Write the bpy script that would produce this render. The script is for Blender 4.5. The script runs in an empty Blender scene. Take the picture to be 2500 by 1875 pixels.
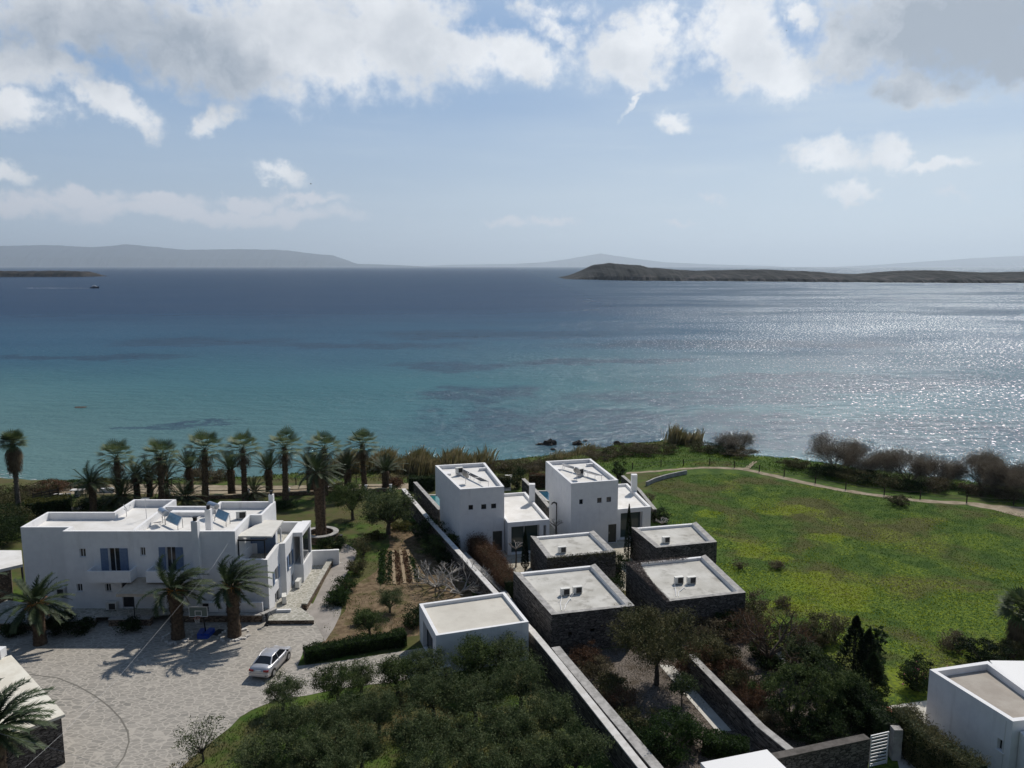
import bpy, math, random
import numpy as np
from mathutils import Vector
rad = math.radians
rnd = random.Random(7)
SC = bpy.context.scene
# ------------------------------------------------------------------ camera
F, CAMH = 1933.0, 28.0
TH = math.atan((937.5 - 650) / F)
cam_d = bpy.data.cameras.new('camera'); cam = bpy.data.objects.new('camera', cam_d)
SC.collection.objects.link(cam); SC.camera = cam
cam.location = (0, 0, CAMH); cam.rotation_euler = (rad(90) - TH, 0, 0)
cam_d.sensor_width = 36.0; cam_d.lens = 36.0 * F / 2500.0
cam_d.clip_start = 0.5; cam_d.clip_end = 120000
# ------------------------------------------------------------------ world, sun, exposure
SUN_AZ, SUN_EL = rad(28), rad(47)          # azimuth measured from +Y towards +X
SC.view_settings.view_transform = 'Standard'; SC.view_settings.look = 'None'
SC.view_settings.exposure = 0.0; SC.view_settings.gamma = 1.0
SC.cycles.volume_bounces = 0; SC.cycles.max_bounces = 6; SC.cycles.transparent_max_bounces = 8
sun_d = bpy.data.lights.new('sun', 'SUN'); sun = bpy.data.objects.new('sun', sun_d)
SC.collection.objects.link(sun)
sun_d.energy = 4.3; sun_d.angle = rad(0.5); sun_d.color = (1.0, 0.94, 0.855)
sun_dir = Vector((math.sin(SUN_AZ) * math.cos(SUN_EL), math.cos(SUN_AZ) * math.cos(SUN_EL), math.sin(SUN_EL)))
sun.rotation_euler = sun_dir.to_track_quat('Z', 'Y').to_euler(); sun.location = (40, 60, 80)

class NT:
    """tiny node-graph helper"""
    def __init__(s, tree): s.t = tree; s.n = tree.nodes; s.l = tree.links
    def _in(s, sock, v):
        if v is None: return
        if isinstance(v, bpy.types.NodeSocket): s.l.new(v, sock)
        else:
            try: sock.default_value = v
            except Exception: sock.default_value = tuple(v)[:len(sock.default_value)]
    def node(s, typ, inputs=None, **kw):
        nd = s.n.new(typ)
        for k, v in kw.items(): setattr(nd, k, v)
        for k, v in (inputs or {}).items(): s._in(nd.inputs[k], v)
        return nd
    def m(s, op, a, b=None, c=None, clamp=False):
        nd = s.n.new('ShaderNodeMath'); nd.operation = op; nd.use_clamp = clamp
        for i, v in enumerate((a, b, c)): s._in(nd.inputs[i], v)
        return nd.outputs[0]
    def vm(s, op, a, b=None, out=0):
        nd = s.n.new('ShaderNodeVectorMath'); nd.operation = op
        s._in(nd.inputs[0], a); s._in(nd.inputs[1], b)
        return nd.outputs['Value'] if out else nd.outputs[0]
    def mix(s, f, a, b):
        nd = s.n.new('ShaderNodeMix'); nd.data_type = 'RGBA'
        s._in(nd.inputs[0], f); s._in(nd.inputs[6], col4(a)); s._in(nd.inputs[7], col4(b))
        return nd.outputs[2]
    def ramp(s, v, a, b, lo=0.0, hi=1.0, smooth=True):
        nd = s.n.new('ShaderNodeMapRange'); nd.interpolation_type = 'SMOOTHSTEP' if smooth else 'LINEAR'
        s._in(nd.inputs[0], v); s._in(nd.inputs[1], a); s._in(nd.inputs[2], b); s._in(nd.inputs[3], lo); s._in(nd.inputs[4], hi)
        return nd.outputs[0]
    def noise(s, vec, scale, detail=4, rough=0.55, dist=0.0, color=False):
        nd = s.n.new('ShaderNodeTexNoise'); s._in(nd.inputs['Vector'], vec)
        nd.inputs['Scale'].default_value = scale; nd.inputs['Detail'].default_value = detail
        nd.inputs['Roughness'].default_value = rough; nd.inputs['Distortion'].default_value = dist
        return nd.outputs['Color' if color else 'Fac']
    def comb(s, x, y, z):
        nd = s.n.new('ShaderNodeCombineXYZ'); s._in(nd.inputs[0], x); s._in(nd.inputs[1], y); s._in(nd.inputs[2], z)
        return nd.outputs[0]
    def sep(s, v):
        nd = s.n.new('ShaderNodeSeparateXYZ'); s._in(nd.inputs[0], v); return nd.outputs
    def blob(s, vec, cx, cy, rx, ry, rot=0.0):
        """1 at an ellipse's centre, 0 on its rim, negative outside"""
        mp = s.n.new('ShaderNodeMapping'); mp.vector_type = 'TEXTURE'
        s._in(mp.inputs['Vector'], vec)
        mp.inputs['Location'].default_value = (cx, cy, 0); mp.inputs['Rotation'].default_value = (0, 0, rot)
        mp.inputs['Scale'].default_value = (rx, ry, 1)
        return s.m('SUBTRACT', 1.0, s.vm('LENGTH', mp.outputs[0], out=1))
def col4(c):
    if isinstance(c, (tuple, list)) and len(c) == 3: return (*c, 1.0)
    return c
def pxdir(px, py):
    """pixel of the photograph (2500 wide) -> azimuth, elevation of the sky there"""
    u = (px - 1250) / F; v = (937.5 - py) / F
    d = Vector((u, math.cos(TH) + v * math.sin(TH), -math.sin(TH) + v * math.cos(TH))).normalized()
    return math.atan2(d.x, d.y), math.asin(d.z)

world = bpy.data.worlds.new('World'); SC.world = world; world.use_nodes = True
def build_world():
    t = NT(world.node_tree); t.n.clear()
    out = t.node('ShaderNodeOutputWorld')
    sky = t.node('ShaderNodeTexSky', sky_type='NISHITA', sun_disc=False, sun_elevation=SUN_EL, sun_rotation=SUN_AZ,
                 altitude=30.0, air_density=1.0, dust_density=1.6, ozone_density=2.2)
    tc = t.node('ShaderNodeTexCoord')
    x, y, z = t.sep(tc.outputs['Generated'])
    az = t.m('ARCTAN2', x, y); el = t.m('ARCSINE', z)
    p = t.comb(az, el, 0.0)
    nz = t.noise(p, 9.0, 5, 0.6, color=True)
    nv = t.vm('MULTIPLY', t.vm('SUBTRACT', nz, (0.5, 0.5, 0.5)), (0.085, 0.06, 0.0))
    nz2 = t.noise(p, 42.0, 6, 0.62, color=True)
    nv2 = t.vm('MULTIPLY', t.vm('SUBTRACT', nz2, (0.5, 0.5, 0.5)), (0.042, 0.030, 0.0))
    q = t.vm('ADD', t.vm('ADD', p, nv), nv2)
    k = 2500 / 2212
    # cx, cy, rx, ry (in the 2212-wide view), rotation in degrees (y up), weight
    blobs = [(200, 40, 250, 75, 0, 1), (430, 95, 230, 105, -8, 1), (650, 80, 230, 130, 0, 1), (860, 70, 170, 120, -10, 1), (560, 175, 130, 50, 0, .8),
             (990, 120, 95, 55, -20, .9), (1130, 130, 120, 48, 0, .85), (1370, 105, 115, 75, 20, 1), (1420, 60, 50, 60, 0, .9), (1590, 60, 90, 80, 0, 1),
             (1640, 140, 105, 70, -20, 1), (1700, 175, 70, 45, 0, .9), (1730, 50, 30, 60, 35, .8), (1830, 120, 85, 60, 0, .9), (1960, 60, 180, 110, 0, 1),
             (2100, 40, 200, 120, 0, 1), (1990, 185, 110, 42, -5, 1), (2180, 120, 90, 60, 0, .9),
             (50, 120, 140, 60, 0, .9), (120, 140, 100, 45, -20, .9), (40, 225, 85, 50, 0, .85), (240, 225, 100, 40, -25, .9), (465, 250, 50, 30, 15, .85),
             (20, 365, 48, 24, -30, .8), (600, 380, 62, 20, -15, .65), (1455, 252, 52, 24, -10, .75), (1800, 345, 82, 36, -10, .9), (1925, 345, 62, 32, -35, .85),
             (2005, 372, 65, 16, 8, .8), (1852, 414, 58, 18, 5, .8), (1200, 60, 70, 26, -35, .5), (1360, 215, 8, 42, -40, .45), (1200, 20, 90, 24, 0, .45)]
    acc = None
    for cx, cy, rx, ry, rot, w in blobs:
        a, e = pxdir(cx * k, cy * k); s_ = k / F * math.cos(a) ** 1.2
        b = t.m('MULTIPLY', t.blob(q, a, e, rx * 1.10 * s_, ry * 1.12 * s_, rad(rot)), w)
        acc = b if acc is None else t.m('SMOOTH_MAX', acc, b, 0.12)
    det = t.noise(p, 26.0, 7, 0.62)
    dens = t.m('ADD', acc, t.m('MULTIPLY', t.m('SUBTRACT', det, 0.5), 1.5))
    alpha = t.m('MULTIPLY', t.m('POWER', t.ramp(dens, -0.10, 0.52), 1.1), 0.98)
    # low bank of cumulus heads above the horizon on the left, and veils of thin cloud
    bank = None
    for cx, cy, rx, ry, w in [(60, 440, 120, 24, .8), (180, 425, 110, 22, .9), (360, 430, 110, 22, .9), (520, 428, 75, 20, .9), (660, 425, 120, 17, .7), (420, 455, 420, 26, .8), (1090, 475, 75, 14, .65), (1185, 470, 60, 16, .7), (1460, 490, 60, 10, .45), (1535, 428, 26, 14, .4), (2060, 425, 60, 12, .3)]:
        a, e = pxdir(cx * k, cy * k)
        b = t.m('MULTIPLY', t.blob(q, a, e, rx * k / F, ry * k / F), w)
        bank = b if bank is None else t.m('SMOOTH_MAX', bank, b, 0.1)
    bdens = t.m('ADD', bank, t.m('MULTIPLY', t.m('SUBTRACT', det, 0.5), 1.0))
    balpha = t.m('MULTIPLY', t.ramp(bdens, -0.02, 0.55), 0.70)
    veil = t.noise(t.comb(t.m('MULTIPLY', az, 1.0), t.m('MULTIPLY', el, 7.0), 3.0), 2.2, 4, 0.5)
    right = t.ramp(az, -0.35, 0.55)
    valpha = t.m('MULTIPLY', t.m('MULTIPLY', t.ramp(veil, 0.38, 0.72), t.ramp(el, 0.55, 0.12)), t.m('ADD', 0.10, t.m('MULTIPLY', right, 0.50)))
    # cloud brightness: thick parts grey underneath, thin edges bright
    thick = None
    for cx, cy, rx, ry, w in [(260, 90, 300, 95, .95), (450, 150, 190, 90, .9), (60, 60, 120, 60, .4), (2090, 60, 280, 125, 1.25), (1960, 185, 120, 50, .75), (690, 60, 190, 80, .35), (900, 100, 140, 80, .3), (1400, 130, 90, 40, .2), (1620, 150, 90, 40, .2)]:
        a, e = pxdir(cx * k, cy * k)
        b = t.m('MULTIPLY', t.ramp(t.blob(q, a, e, rx * 1.15 * k / F, ry * 1.15 * k / F), -0.12, 0.75), w)
        thick = b if thick is None else t.m('MAXIMUM', thick, b)
    soft = t.noise(p, 13.0, 5, 0.55)
    var = t.ramp(t.noise(q, 16.0, 6, 0.62, 0.5), 0.30, 0.72, 0.68, 1.08)
    shade = t.m('ADD', t.m('MULTIPLY', thick, var), t.m('MULTIPLY', t.ramp(soft, 0.38, 0.70), 0.30), clamp=True)
    ccol = t.mix(shade, (0.90, 0.92, 0.95), (0.35, 0.405, 0.48))
    skyc = t.vm('MULTIPLY', sky.outputs[0], (0.095, 0.095, 0.095))
    desat = t.mix(0.75, skyc, (0.175, 0.335, 0.60))
    low = t.ramp(el, 0.0, 0.30, 1.0, 0.0)
    hz = t.mix(right, (0.47, 0.57, 0.67), (0.66, 0.77, 0.85))
    c0 = t.mix(t.m('MULTIPLY', t.m('POWER', low, 1.5), 0.95), desat, hz)
    wisp = t.noise(t.comb(t.m('ADD', az, t.m('MULTIPLY', el, 1.5)), t.m('MULTIPLY', el, 9.0), 8.0), 4.5, 6, 0.62, 0.4)
    c0 = t.mix(t.m('MULTIPLY', t.ramp(wisp, 0.50, 0.80), t.m('ADD', 0.12, t.m('MULTIPLY', right, 0.18))), c0, (0.66, 0.73, 0.80))
    c1 = t.mix(valpha, c0, (0.62, 0.71, 0.79))
    c2 = t.mix(balpha, c1, (0.78, 0.77, 0.81))
    c3 = t.mix(alpha, c2, ccol)
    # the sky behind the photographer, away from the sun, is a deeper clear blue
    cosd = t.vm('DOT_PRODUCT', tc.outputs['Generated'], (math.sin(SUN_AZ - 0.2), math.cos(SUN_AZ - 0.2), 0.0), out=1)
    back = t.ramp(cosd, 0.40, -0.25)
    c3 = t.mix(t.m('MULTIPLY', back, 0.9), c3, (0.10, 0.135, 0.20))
    over = t.ramp(z, 0.50, 0.85); c3 = t.mix(t.m('MULTIPLY', over, 0.8), c3, (0.085, 0.14, 0.25))
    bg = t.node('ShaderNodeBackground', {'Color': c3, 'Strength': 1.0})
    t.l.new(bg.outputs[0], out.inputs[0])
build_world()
# ------------------------------------------------------------------ photograph geometry helpers
RG = {0:(0,0,2500/2212),1:(0,1000,.31646),2:(400,1000,.31646),3:(950,1050,.31646),4:(1450,1000,.31646),5:(1900,1000,.27125),
 6:(0,1400,.2863),7:(500,1400,.2863),8:(1000,1400,.2863),9:(1500,1400,.2863),10:(1900,1400,.28626),11:(0,550,.5651),12:(1250,550,.5651),
 13:(0,1180,.18083),14:(300,1180,.18083),15:(500,1180,.18083),16:(300,1400,.18083),17:(0,1400,.18083),18:(550,1550,.09042),
 19:(1040,1100,.14467),20:(1300,1100,.14467),21:(950,1150,.18083),22:(1300,1250,.18083),23:(1700,1450,.22604),24:(2100,1400,.18083),
 25:(0,1100,.14467),26:(1350,1500,.22604)}
def ray(k, X, Y):
    a, b, s = RG[k]; u = (a + s * X - 1250) / F; v = (937.5 - b - s * Y) / F
    return Vector((u, math.cos(TH) + v * math.sin(TH), -math.sin(TH) + v * math.cos(TH)))
def W(k, X, Y, z=0.0):
    """world point at height z seen at (X, Y) of crop k of the photograph"""
    d = ray(k, X, Y); t = (z - CAMH) / d.z
    return Vector((d.x * t, d.y * t, z))
def onwall(k, X, Y, A, B):
    """(s, z) where that pixel meets the vertical wall plane through A, B"""
    d = ray(k, X, Y); ex, ey = B[0] - A[0], B[1] - A[1]; L = math.hypot(ex, ey); ex /= L; ey /= L
    nx, ny = ey, -ex; t = (A[0] * nx + A[1] * ny) / (d.x * nx + d.y * ny)
    return ((d.x * t - A[0]) * ex + (d.y * t - A[1]) * ey, CAMH + d.z * t)
# ------------------------------------------------------------------ materials
MATS = {}
def pmat(name, c1, c2=None, scale=1.0, rough=0.85, bump=0.0, bscale=None, metal=0.0, detail=5, lo=0.35, hi=0.65, spec=0.3, trans=None, extra=None):
    if name in MATS: return MATS[name]
    m = bpy.data.materials.new(name); m.use_nodes = True; t = NT(m.node_tree); t.n.clear()
    out = t.node('ShaderNodeOutputMaterial'); b = t.node('ShaderNodeBsdfPrincipled')
    b.inputs['Roughness'].default_value = rough; b.inputs['Metallic'].default_value = metal
    b.inputs['Specular IOR Level'].default_value = spec
    geo = t.node('ShaderNodeNewGeometry'); pos = geo.outputs['Position']
    if c2 is not None:
        n = t.noise(pos, scale, detail, 0.6)
        c = t.mix(t.ramp(n, lo, hi), c1, c2)
    else:
        c = t.mix(0.0, c1, c1)
    if extra: c = extra(t, pos, c)
    t._in(b.inputs['Base Color'], c)
    if bump:
        bn = t.node('ShaderNodeBump', {'Strength': bump, 'Distance': 0.05})
        t.l.new(t.noise(pos, bscale or scale * 6, 5, 0.65), bn.inputs['Height']); t.l.new(bn.outputs[0], b.inputs['Normal'])
    s = b.outputs[0]
    if trans:
        tr = t.node('ShaderNodeBsdfTranslucent'); t._in(tr.inputs['Color'], c)
        mx = t.node('ShaderNodeMixShader', {0: trans}); t.l.new(s, mx.inputs[1]); t.l.new(tr.outputs[0], mx.inputs[2]); s = mx.outputs[0]
    t.l.new(s, out.inputs[0]); MATS[name] = m; return m
def stains(amount, tone, scale=0.35, th=(0.55, 0.75), streak=False):
    def f(t, pos, c):
        v = t.vm('MULTIPLY', pos, (3.0, 3.0, 0.35)) if streak else pos
        n = t.noise(v, scale, 6, 0.65)
        return t.mix(t.m('MULTIPLY', t.ramp(n, *th), amount), c, tone)
    return f
# ------------------------------------------------------------------ mesh builder
class MB:
    def __init__(s): s.V = []; s.F = []; s.n = 0; s.mi = []
    def add(s, verts, faces, m=0):
        verts = np.asarray(verts, dtype=np.float64).reshape(-1, 3)
        for f in faces: s.F.append((np.asarray(f, dtype=np.int64).reshape(1, -1) + s.n, m))
        s.V.append(verts); s.n += len(verts); return s
    def addarr(s, verts, faces, m=0):
        s.V.append(np.asarray(verts, dtype=np.float64)); s.F.append((np.asarray(faces, dtype=np.int64) + s.n, m)); s.n += len(verts); return s
    def quad(s, a, b, c, d, m=0): return s.add([a, b, c, d], [(0, 1, 2, 3)], m)
    def prism(s, poly, z0, z1, m=0, top=True, bottom=False, mt=None):
        n = len(poly); v = [(p[0], p[1], z0) for p in poly] + [(p[0], p[1], z1) for p in poly]
        f = [(i, (i + 1) % n, n + (i + 1) % n, n + i) for i in range(n)]
        s.add(v, f, m)
        if top: s.add([(p[0], p[1], z1) for p in poly], [tuple(range(n))], m if mt is None else mt)
        if bottom: s.add([(p[0], p[1], z0) for p in poly], [tuple(range(n))[::-1]], m)
        return s
    def box(s, cx, cy, cz, sx, sy, sz, rz=0.0, m=0, M=None):
        """box centred on cx, cy resting with its middle at cz"""
        c, q = math.cos(rz), math.sin(rz); v = []
        for dz in (-sz / 2, sz / 2):
            for dx, dy in ((-sx / 2, -sy / 2), (sx / 2, -sy / 2), (sx / 2, sy / 2), (-sx / 2, sy / 2)):
                v.append((cx + dx * c - dy * q, cy + dx * q + dy * c, cz + dz))
        if M is not None: v = [tuple(M @ Vector(p)) for p in v]
        return s.add(v, [(3, 2, 1, 0), (4, 5, 6, 7), (0, 1, 5, 4), (1, 2, 6, 5), (2, 3, 7, 6), (3, 0, 4, 7)], m)
    def wbox(s, A, B, s0, s1, z0, z1, n0, n1, m=0):
        """box along the wall A->B; n is the distance out of the wall (right of A->B)"""
        ex, ey = B[0] - A[0], B[1] - A[1]; L = math.hypot(ex, ey); ex /= L; ey /= L; nx, ny = ey, -ex
        P = lambda a, n, z: (A[0] + ex * a + nx * n, A[1] + ey * a + ny * n, z)
        v = [P(s0, n1, z0), P(s1, n1, z0), P(s1, n0, z0), P(s0, n0, z0), P(s0, n1, z1), P(s1, n1, z1), P(s1, n0, z1), P(s0, n0, z1)]
        return s.add(v, [(3, 2, 1, 0), (4, 5, 6, 7), (0, 1, 5, 4), (1, 2, 6, 5), (2, 3, 7, 6), (3, 0, 4, 7)], m)
    def wall(s, A, B, z0, z1, holes=(), depth=0.18, m=0, mr=None):
        """outer face of a wall A->B with real openings and their reveals"""
        ex, ey = B[0] - A[0], B[1] - A[1]; L = math.hypot(ex, ey); ex /= L; ey /= L; nx, ny = ey, -ex
        P = lambda a, z, n=0.0: (A[0] + ex * a + nx * n, A[1] + ey * a + ny * n, z)
        ss = sorted({0.0, L, *[h[0] for h in holes], *[h[1] for h in holes]}); zz = sorted({z0, z1, *[max(h[2], z0) for h in holes], *[h[3] for h in holes]})
        for i in range(len(ss) - 1):
            for j in range(len(zz) - 1):
                a, b, c, d = ss[i], ss[i + 1], zz[j], zz[j + 1]
                if any(h[0] - 1e-6 <= a and b <= h[1] + 1e-6 and h[2] - 1e-6 <= c and d <= h[3] + 1e-6 for h in holes): continue
                s.quad(P(a, c), P(b, c), P(b, d), P(a, d), m)
        for h in holes:
            a, b, c, d = h[:4]; c = max(c, z0); D = -depth; r = m if mr is None else mr
            s.quad(P(a, c), P(a, c, D), P(b, c, D), P(b, c), r); s.quad(P(a, d), P(b, d), P(b, d, D), P(a, d, D), r)
            s.quad(P(a, c), P(a, d), P(a, d, D), P(a, c, D), r); s.quad(P(b, c), P(b, c, D), P(b, d, D), P(b, d), r)
        return s
    def tube(s, pts, rads, n=6, m=0, cap=True):
        pts = [Vector(p) for p in pts]; k = len(pts)
        if not hasattr(rads, '__len__'): rads = [rads] * k
        v = []; up = Vector((0, 0, 1))
        for i, p in enumerate(pts):
            t = (pts[min(i + 1, k - 1)] - pts[max(i - 1, 0)]).normalized()
            a = t.cross(up if abs(t.z) < 0.95 else Vector((1, 0, 0))).normalized(); b = t.cross(a)
            for j in range(n):
                q = 2 * math.pi * j / n; v.append(tuple(p + (a * math.cos(q) + b * math.sin(q)) * rads[i]))
        idx = np.arange(n); f = []
        for i in range(k - 1):
            a0 = i * n + idx; a1 = i * n + (idx + 1) % n
            f.append(np.stack([a0, a1, a1 + n, a0 + n], 1))
        s.addarr(v, np.concatenate(f), m)
        if cap: s.add(v[:n], [tuple(range(n))], m); s.add(v[-n:], [tuple(range(n))[::-1]], m)
        return s
    def build(s, name, mats, parent=None, smooth=False, origin=None):
        if not isinstance(mats, (list, tuple)): mats = [mats]
        me = bpy.data.meshes.new(name); V = np.concatenate(s.V)
        base = Vector((0, 0, 0))
        if parent is not None: base = Vector(BASE[parent.name])
        if origin is not None and parent is None: base = Vector(origin)
        V = V - np.array(base[:])
        lt = []; li = []; mi = []
        for f, m in s.F:
            lt.append(np.full(len(f), f.shape[1])); li.append(f.ravel()); mi.append(np.full(len(f), m))
        lt = np.concatenate(lt); li = np.concatenate(li); mi = np.concatenate(mi)
        me.vertices.add(len(V)); me.vertices.foreach_set('co', V.ravel().astype(np.float32))
        me.loops.add(len(li)); me.loops.foreach_set('vertex_index', li.astype(np.int32))
        me.polygons.add(len(lt)); me.polygons.foreach_set('loop_start', np.concatenate([[0], np.cumsum(lt)[:-1]]).astype(np.int32))
        me.polygons.foreach_set('loop_total', lt.astype(np.int32))
        me.polygons.foreach_set('material_index', mi.astype(np.int32))
        me.polygons.foreach_set('use_smooth', np.full(len(lt), bool(smooth)))
        for q in mats: me.materials.append(q)
        me.update(calc_edges=True)
        o = bpy.data.objects.new(name, me); SC.collection.objects.link(o)
        BASE[o.name] = tuple(base)
        if parent is not None: o.parent = parent
        else: o.location = base
        return o
BASE = {}
def tag(o, label=None, cat=None, group=None, kind=None):
    if label: o['label'] = label
    if cat: o['category'] = cat
    if group: o['group'] = group
    if kind: o['kind'] = kind
    return o
def thing(name, label, cat, loc=(0, 0, 0), group=None, rz=0.0):
    o = bpy.data.objects.new(name, None); SC.collection.objects.link(o); o.location = loc; o.rotation_euler = (0, 0, rz)
    o.empty_display_size = 0.3; BASE[o.name] = tuple(loc) if rz == 0 else (0, 0, 0)
    return tag(o, label, cat, group)
def local_thing(name, label, cat, loc, rz=0.0, group=None, scale=1.0):
    """an Empty whose parts are built round their own origin"""
    o = thing(name, label, cat, loc, group); BASE[o.name] = (0, 0, 0); o.rotation_euler = (0, 0, rz); o.scale = (scale,) * 3
    return o
def dup(o, loc, rz=0.0, label=None, group=None, scale=None):
    r = o.copy(); SC.collection.objects.link(r); r.location = loc; r.rotation_euler = (0, 0, rz)
    if scale is not None: r.scale = (scale,) * 3 if not hasattr(scale, '__len__') else scale
    if label: r['label'] = label
    if group: r['group'] = group
    for ch in list(o.children):
        c = ch.copy(); SC.collection.objects.link(c); c.parent = r
        for g in list(ch.children):
            e = g.copy(); SC.collection.objects.link(e); e.parent = c
    return r
def inset(poly, w):
    """inward offset of a counter-clockwise polygon"""
    n = len(poly); L = []
    for i in range(n):
        a, b = poly[i], poly[(i + 1) % n]; ex, ey = b[0] - a[0], b[1] - a[1]; l = math.hypot(ex, ey); nx, ny = -ey / l, ex / l
        wi = w[i] if hasattr(w, '__len__') else w
        L.append((a[0] + nx * wi, a[1] + ny * wi, ex / l, ey / l))
    out = []
    for i in range(n):
        x1, y1, a1, b1 = L[i - 1]; x2, y2, a2, b2 = L[i]; d = a1 * b2 - b1 * a2
        t = ((x2 - x1) * b2 - (y2 - y1) * a2) / d; out.append((x1 + a1 * t, y1 + b1 * t))
    return out
def parapet(mw, mr, poly, zt, zr, w, cm=0, rm=0, wm=0):
    """rim, inner faces (into mw) and roof sheet (into mr)"""
    q = inset(poly, w); n = len(poly)
    for i in range(n):
        j = (i + 1) % n
        mw.quad((*poly[i][:2], zt), (*poly[j][:2], zt), (*q[j], zt), (*q[i], zt), cm)
        mw.quad((*q[i], zt), (*q[j], zt), (*q[j], zr), (*q[i], zr), wm)
    mr.add([(*p, zr) for p in q], [tuple(range(n))], rm)
    return q
# ------------------------------------------------------------------ terrain
SHORE = [(-500, 190), (-200, 142), (-110, 121), (-76, 115.5), (-62, 112), (-48, 112.5), (-36, 114), (-20, 118), (-6, 122), (6, 127), (16, 134), (27, 137),
         (35, 133), (39, 127), (41.5, 124.5), (46, 124), (54, 117), (64, 111), (74, 105), (90, 101), (130, 96), (200, 90), (500, 60)]
SEA = -3.5
def shore_d(x, y):
    """signed distance to the shore, positive inland"""
    x = np.asarray(x, float); y = np.asarray(y, float); best = np.full(x.shape, 1e9); side = np.ones(x.shape)
    for (ax, ay), (bx, by) in zip(SHORE[:-1], SHORE[1:]):
        dx, dy = bx - ax, by - ay; t = np.clip(((x - ax) * dx + (y - ay) * dy) / (dx * dx + dy * dy), 0, 1)
        d = np.hypot(x - ax - t * dx, y - ay - t * dy)
        cr = dx * (y - ay) - dy * (x - ax); m = d < best
        best = np.where(m, d, best); side = np.where(m, np.where(cr > 0, -1, 1), side)
    return best * side
def hash2(x, y, s):
    return np.sin(x * 0.37 * s + 1.3) * np.cos(y * 0.29 * s + 0.7) + 0.5 * np.sin(x * 0.91 * s + y * 0.63 * s) + 0.3 * np.cos(x * 1.9 * s - y * 1.4 * s + 2)
def terr(x, y):
    d = shore_d(x, y) + 0.5 * hash2(np.asarray(x, float), np.asarray(y, float), 1.6)
    t = np.clip(d / 12.0, 0, 1); z = SEA - 0.15 + 3.65 * (t * t * (3 - 2 * t)) ** 0.8
    z = np.where(d < 0, SEA - 0.15 + d * 0.12, z)
    return np.maximum(z, -10)
def tz(x, y): return float(terr(np.array([x]), np.array([y]))[0])
def grid_axis(a, b, step, far):
    inner = np.arange(a, b + 1e-6, step); g = [inner[0]]; st = step
    lo = []; v = a
    while v > -far: st *= 1.35; v -= st; lo.append(v)
    hi = []; v = b; st = step
    while v < far: st *= 1.35; v += st; hi.append(v)
    return np.array(lo[::-1] + list(inner) + hi)
YB = [(*W(4, X_, Y_)[:2], a_, b_) for X_, Y_, a_, b_ in ((1470, 775, 4.5, 1.8), (930, 800, 2, 1.2), (1230, 1090, 2.4, 2.2), (1430, 1160, 1.8, 1.2), (1830, 990, 2.2, 1.6), (1700, 1300, 3.0, 2.0), (1900, 1400, 5.5, 3.0), (1500, 1520, 3.5, 1.6))] + [(*W(10, X_, Y_)[:2], a_, b_) for X_, Y_, a_, b_ in ((300, 120, 4, 2.2), (560, 240, 3, 1.5), (1000, 900, 2.6, 1.6), (1650, 640, 2, 1))]
# ---- meadow / ground colours
def ground_extra(t, pos, c):
    x, y, z = t.sep(pos)
    big = t.noise(pos, 0.09, 5, 0.6, 0.6); mid = t.noise(pos, 0.55, 5, 0.65); fine = t.noise(pos, 6.0, 5, 0.7)
    green = t.mix(t.ramp(mid, .35, .65), (0.036, 0.074, 0.013), (0.076, 0.122, 0.022))
    brown = t.mix(t.ramp(mid, .3, .7), (0.074, 0.070, 0.026), (0.100, 0.094, 0.036))
    c = t.mix(t.ramp(big, .47, .60, 0.0, 0.85), green, brown)
    leftm = t.m('MULTIPLY', t.ramp(x, 14, 8), t.ramp(t.noise(pos, 0.34, 6, 0.65), .40, .60))
    c = t.mix(t.m('MULTIPLY', leftm, 0.75), c, (0.098, 0.080, 0.040))
    # yellow oxalis drifts, densest in the front of the meadow
    yb = t.noise(pos, 0.16, 4, 0.6, 0.4)
    front = t.ramp(y, 84, 62)
    yf = t.noise(pos, 3.2, 5, 0.75)
    ym = t.m('MULTIPLY', t.ramp(t.m('ADD', yb, t.m('MULTIPLY', front, 0.12)), .52, .62), t.ramp(yf, .46, .62))
    ym = t.m('MULTIPLY', ym, t.ramp(x, 13, 20))
    acc = None
    for cx, cy, rx, ry in YB:
        b = t.blob(t.vm('ADD', pos, t.vm('MULTIPLY', t.vm('SUBTRACT', t.noise(pos, .3, 4, .6, color=True), (.5, .5, .5)), (7, 7, 0))), cx, cy, rx, ry); acc = b if acc is None else t.m('MAXIMUM', acc, b)
    ym = t.m('MAXIMUM', ym, t.m('MULTIPLY', t.ramp(acc, 0.0, .5), t.ramp(yf, .36, .58)))
    c = t.mix(t.m('MULTIPLY', ym, 0.80), c, (0.19, 0.24, 0.018))
    dry = t.ramp(t.noise(pos, 0.22, 5, 0.6), .56, .7)
    grove = t.m('MULTIPLY', t.ramp(x, 16, 12), t.ramp(y, 62, 56))
    c = t.mix(t.m('MULTIPLY', dry, t.m('MULTIPLY', grove, 0.8)), c, (0.16, 0.12, 0.055))
    c = t.mix(t.ramp(z, -1.0, -2.6, 0.0, 0.9), c, t.mix(t.ramp(mid, .3, .7), (0.16, 0.12, 0.075), (0.26, 0.22, 0.15)))
    c = t.mix(t.ramp(fine, .3, .75, 0.0, 0.28), c, t.vm('MULTIPLY', c, (0.35, 0.4, 0.4)))
    return c
M_ground = pmat('ground_grass', (.05, .09, .02), None, rough=0.95, bump=0.5, bscale=2.6, spec=0.1, extra=ground_extra)
xs = grid_axis(-130, 130, 1.3, 3000); ys_ = grid_axis(-30, 142, 1.3, 3000)
ys_ = ys_[ys_ < 420]
X, Y = np.meshgrid(xs, ys_); Z = terr(X, Y)
nx_, ny_ = len(xs), len(ys_)
idx = np.arange(nx_ * ny_).reshape(ny_, nx_)
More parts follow.
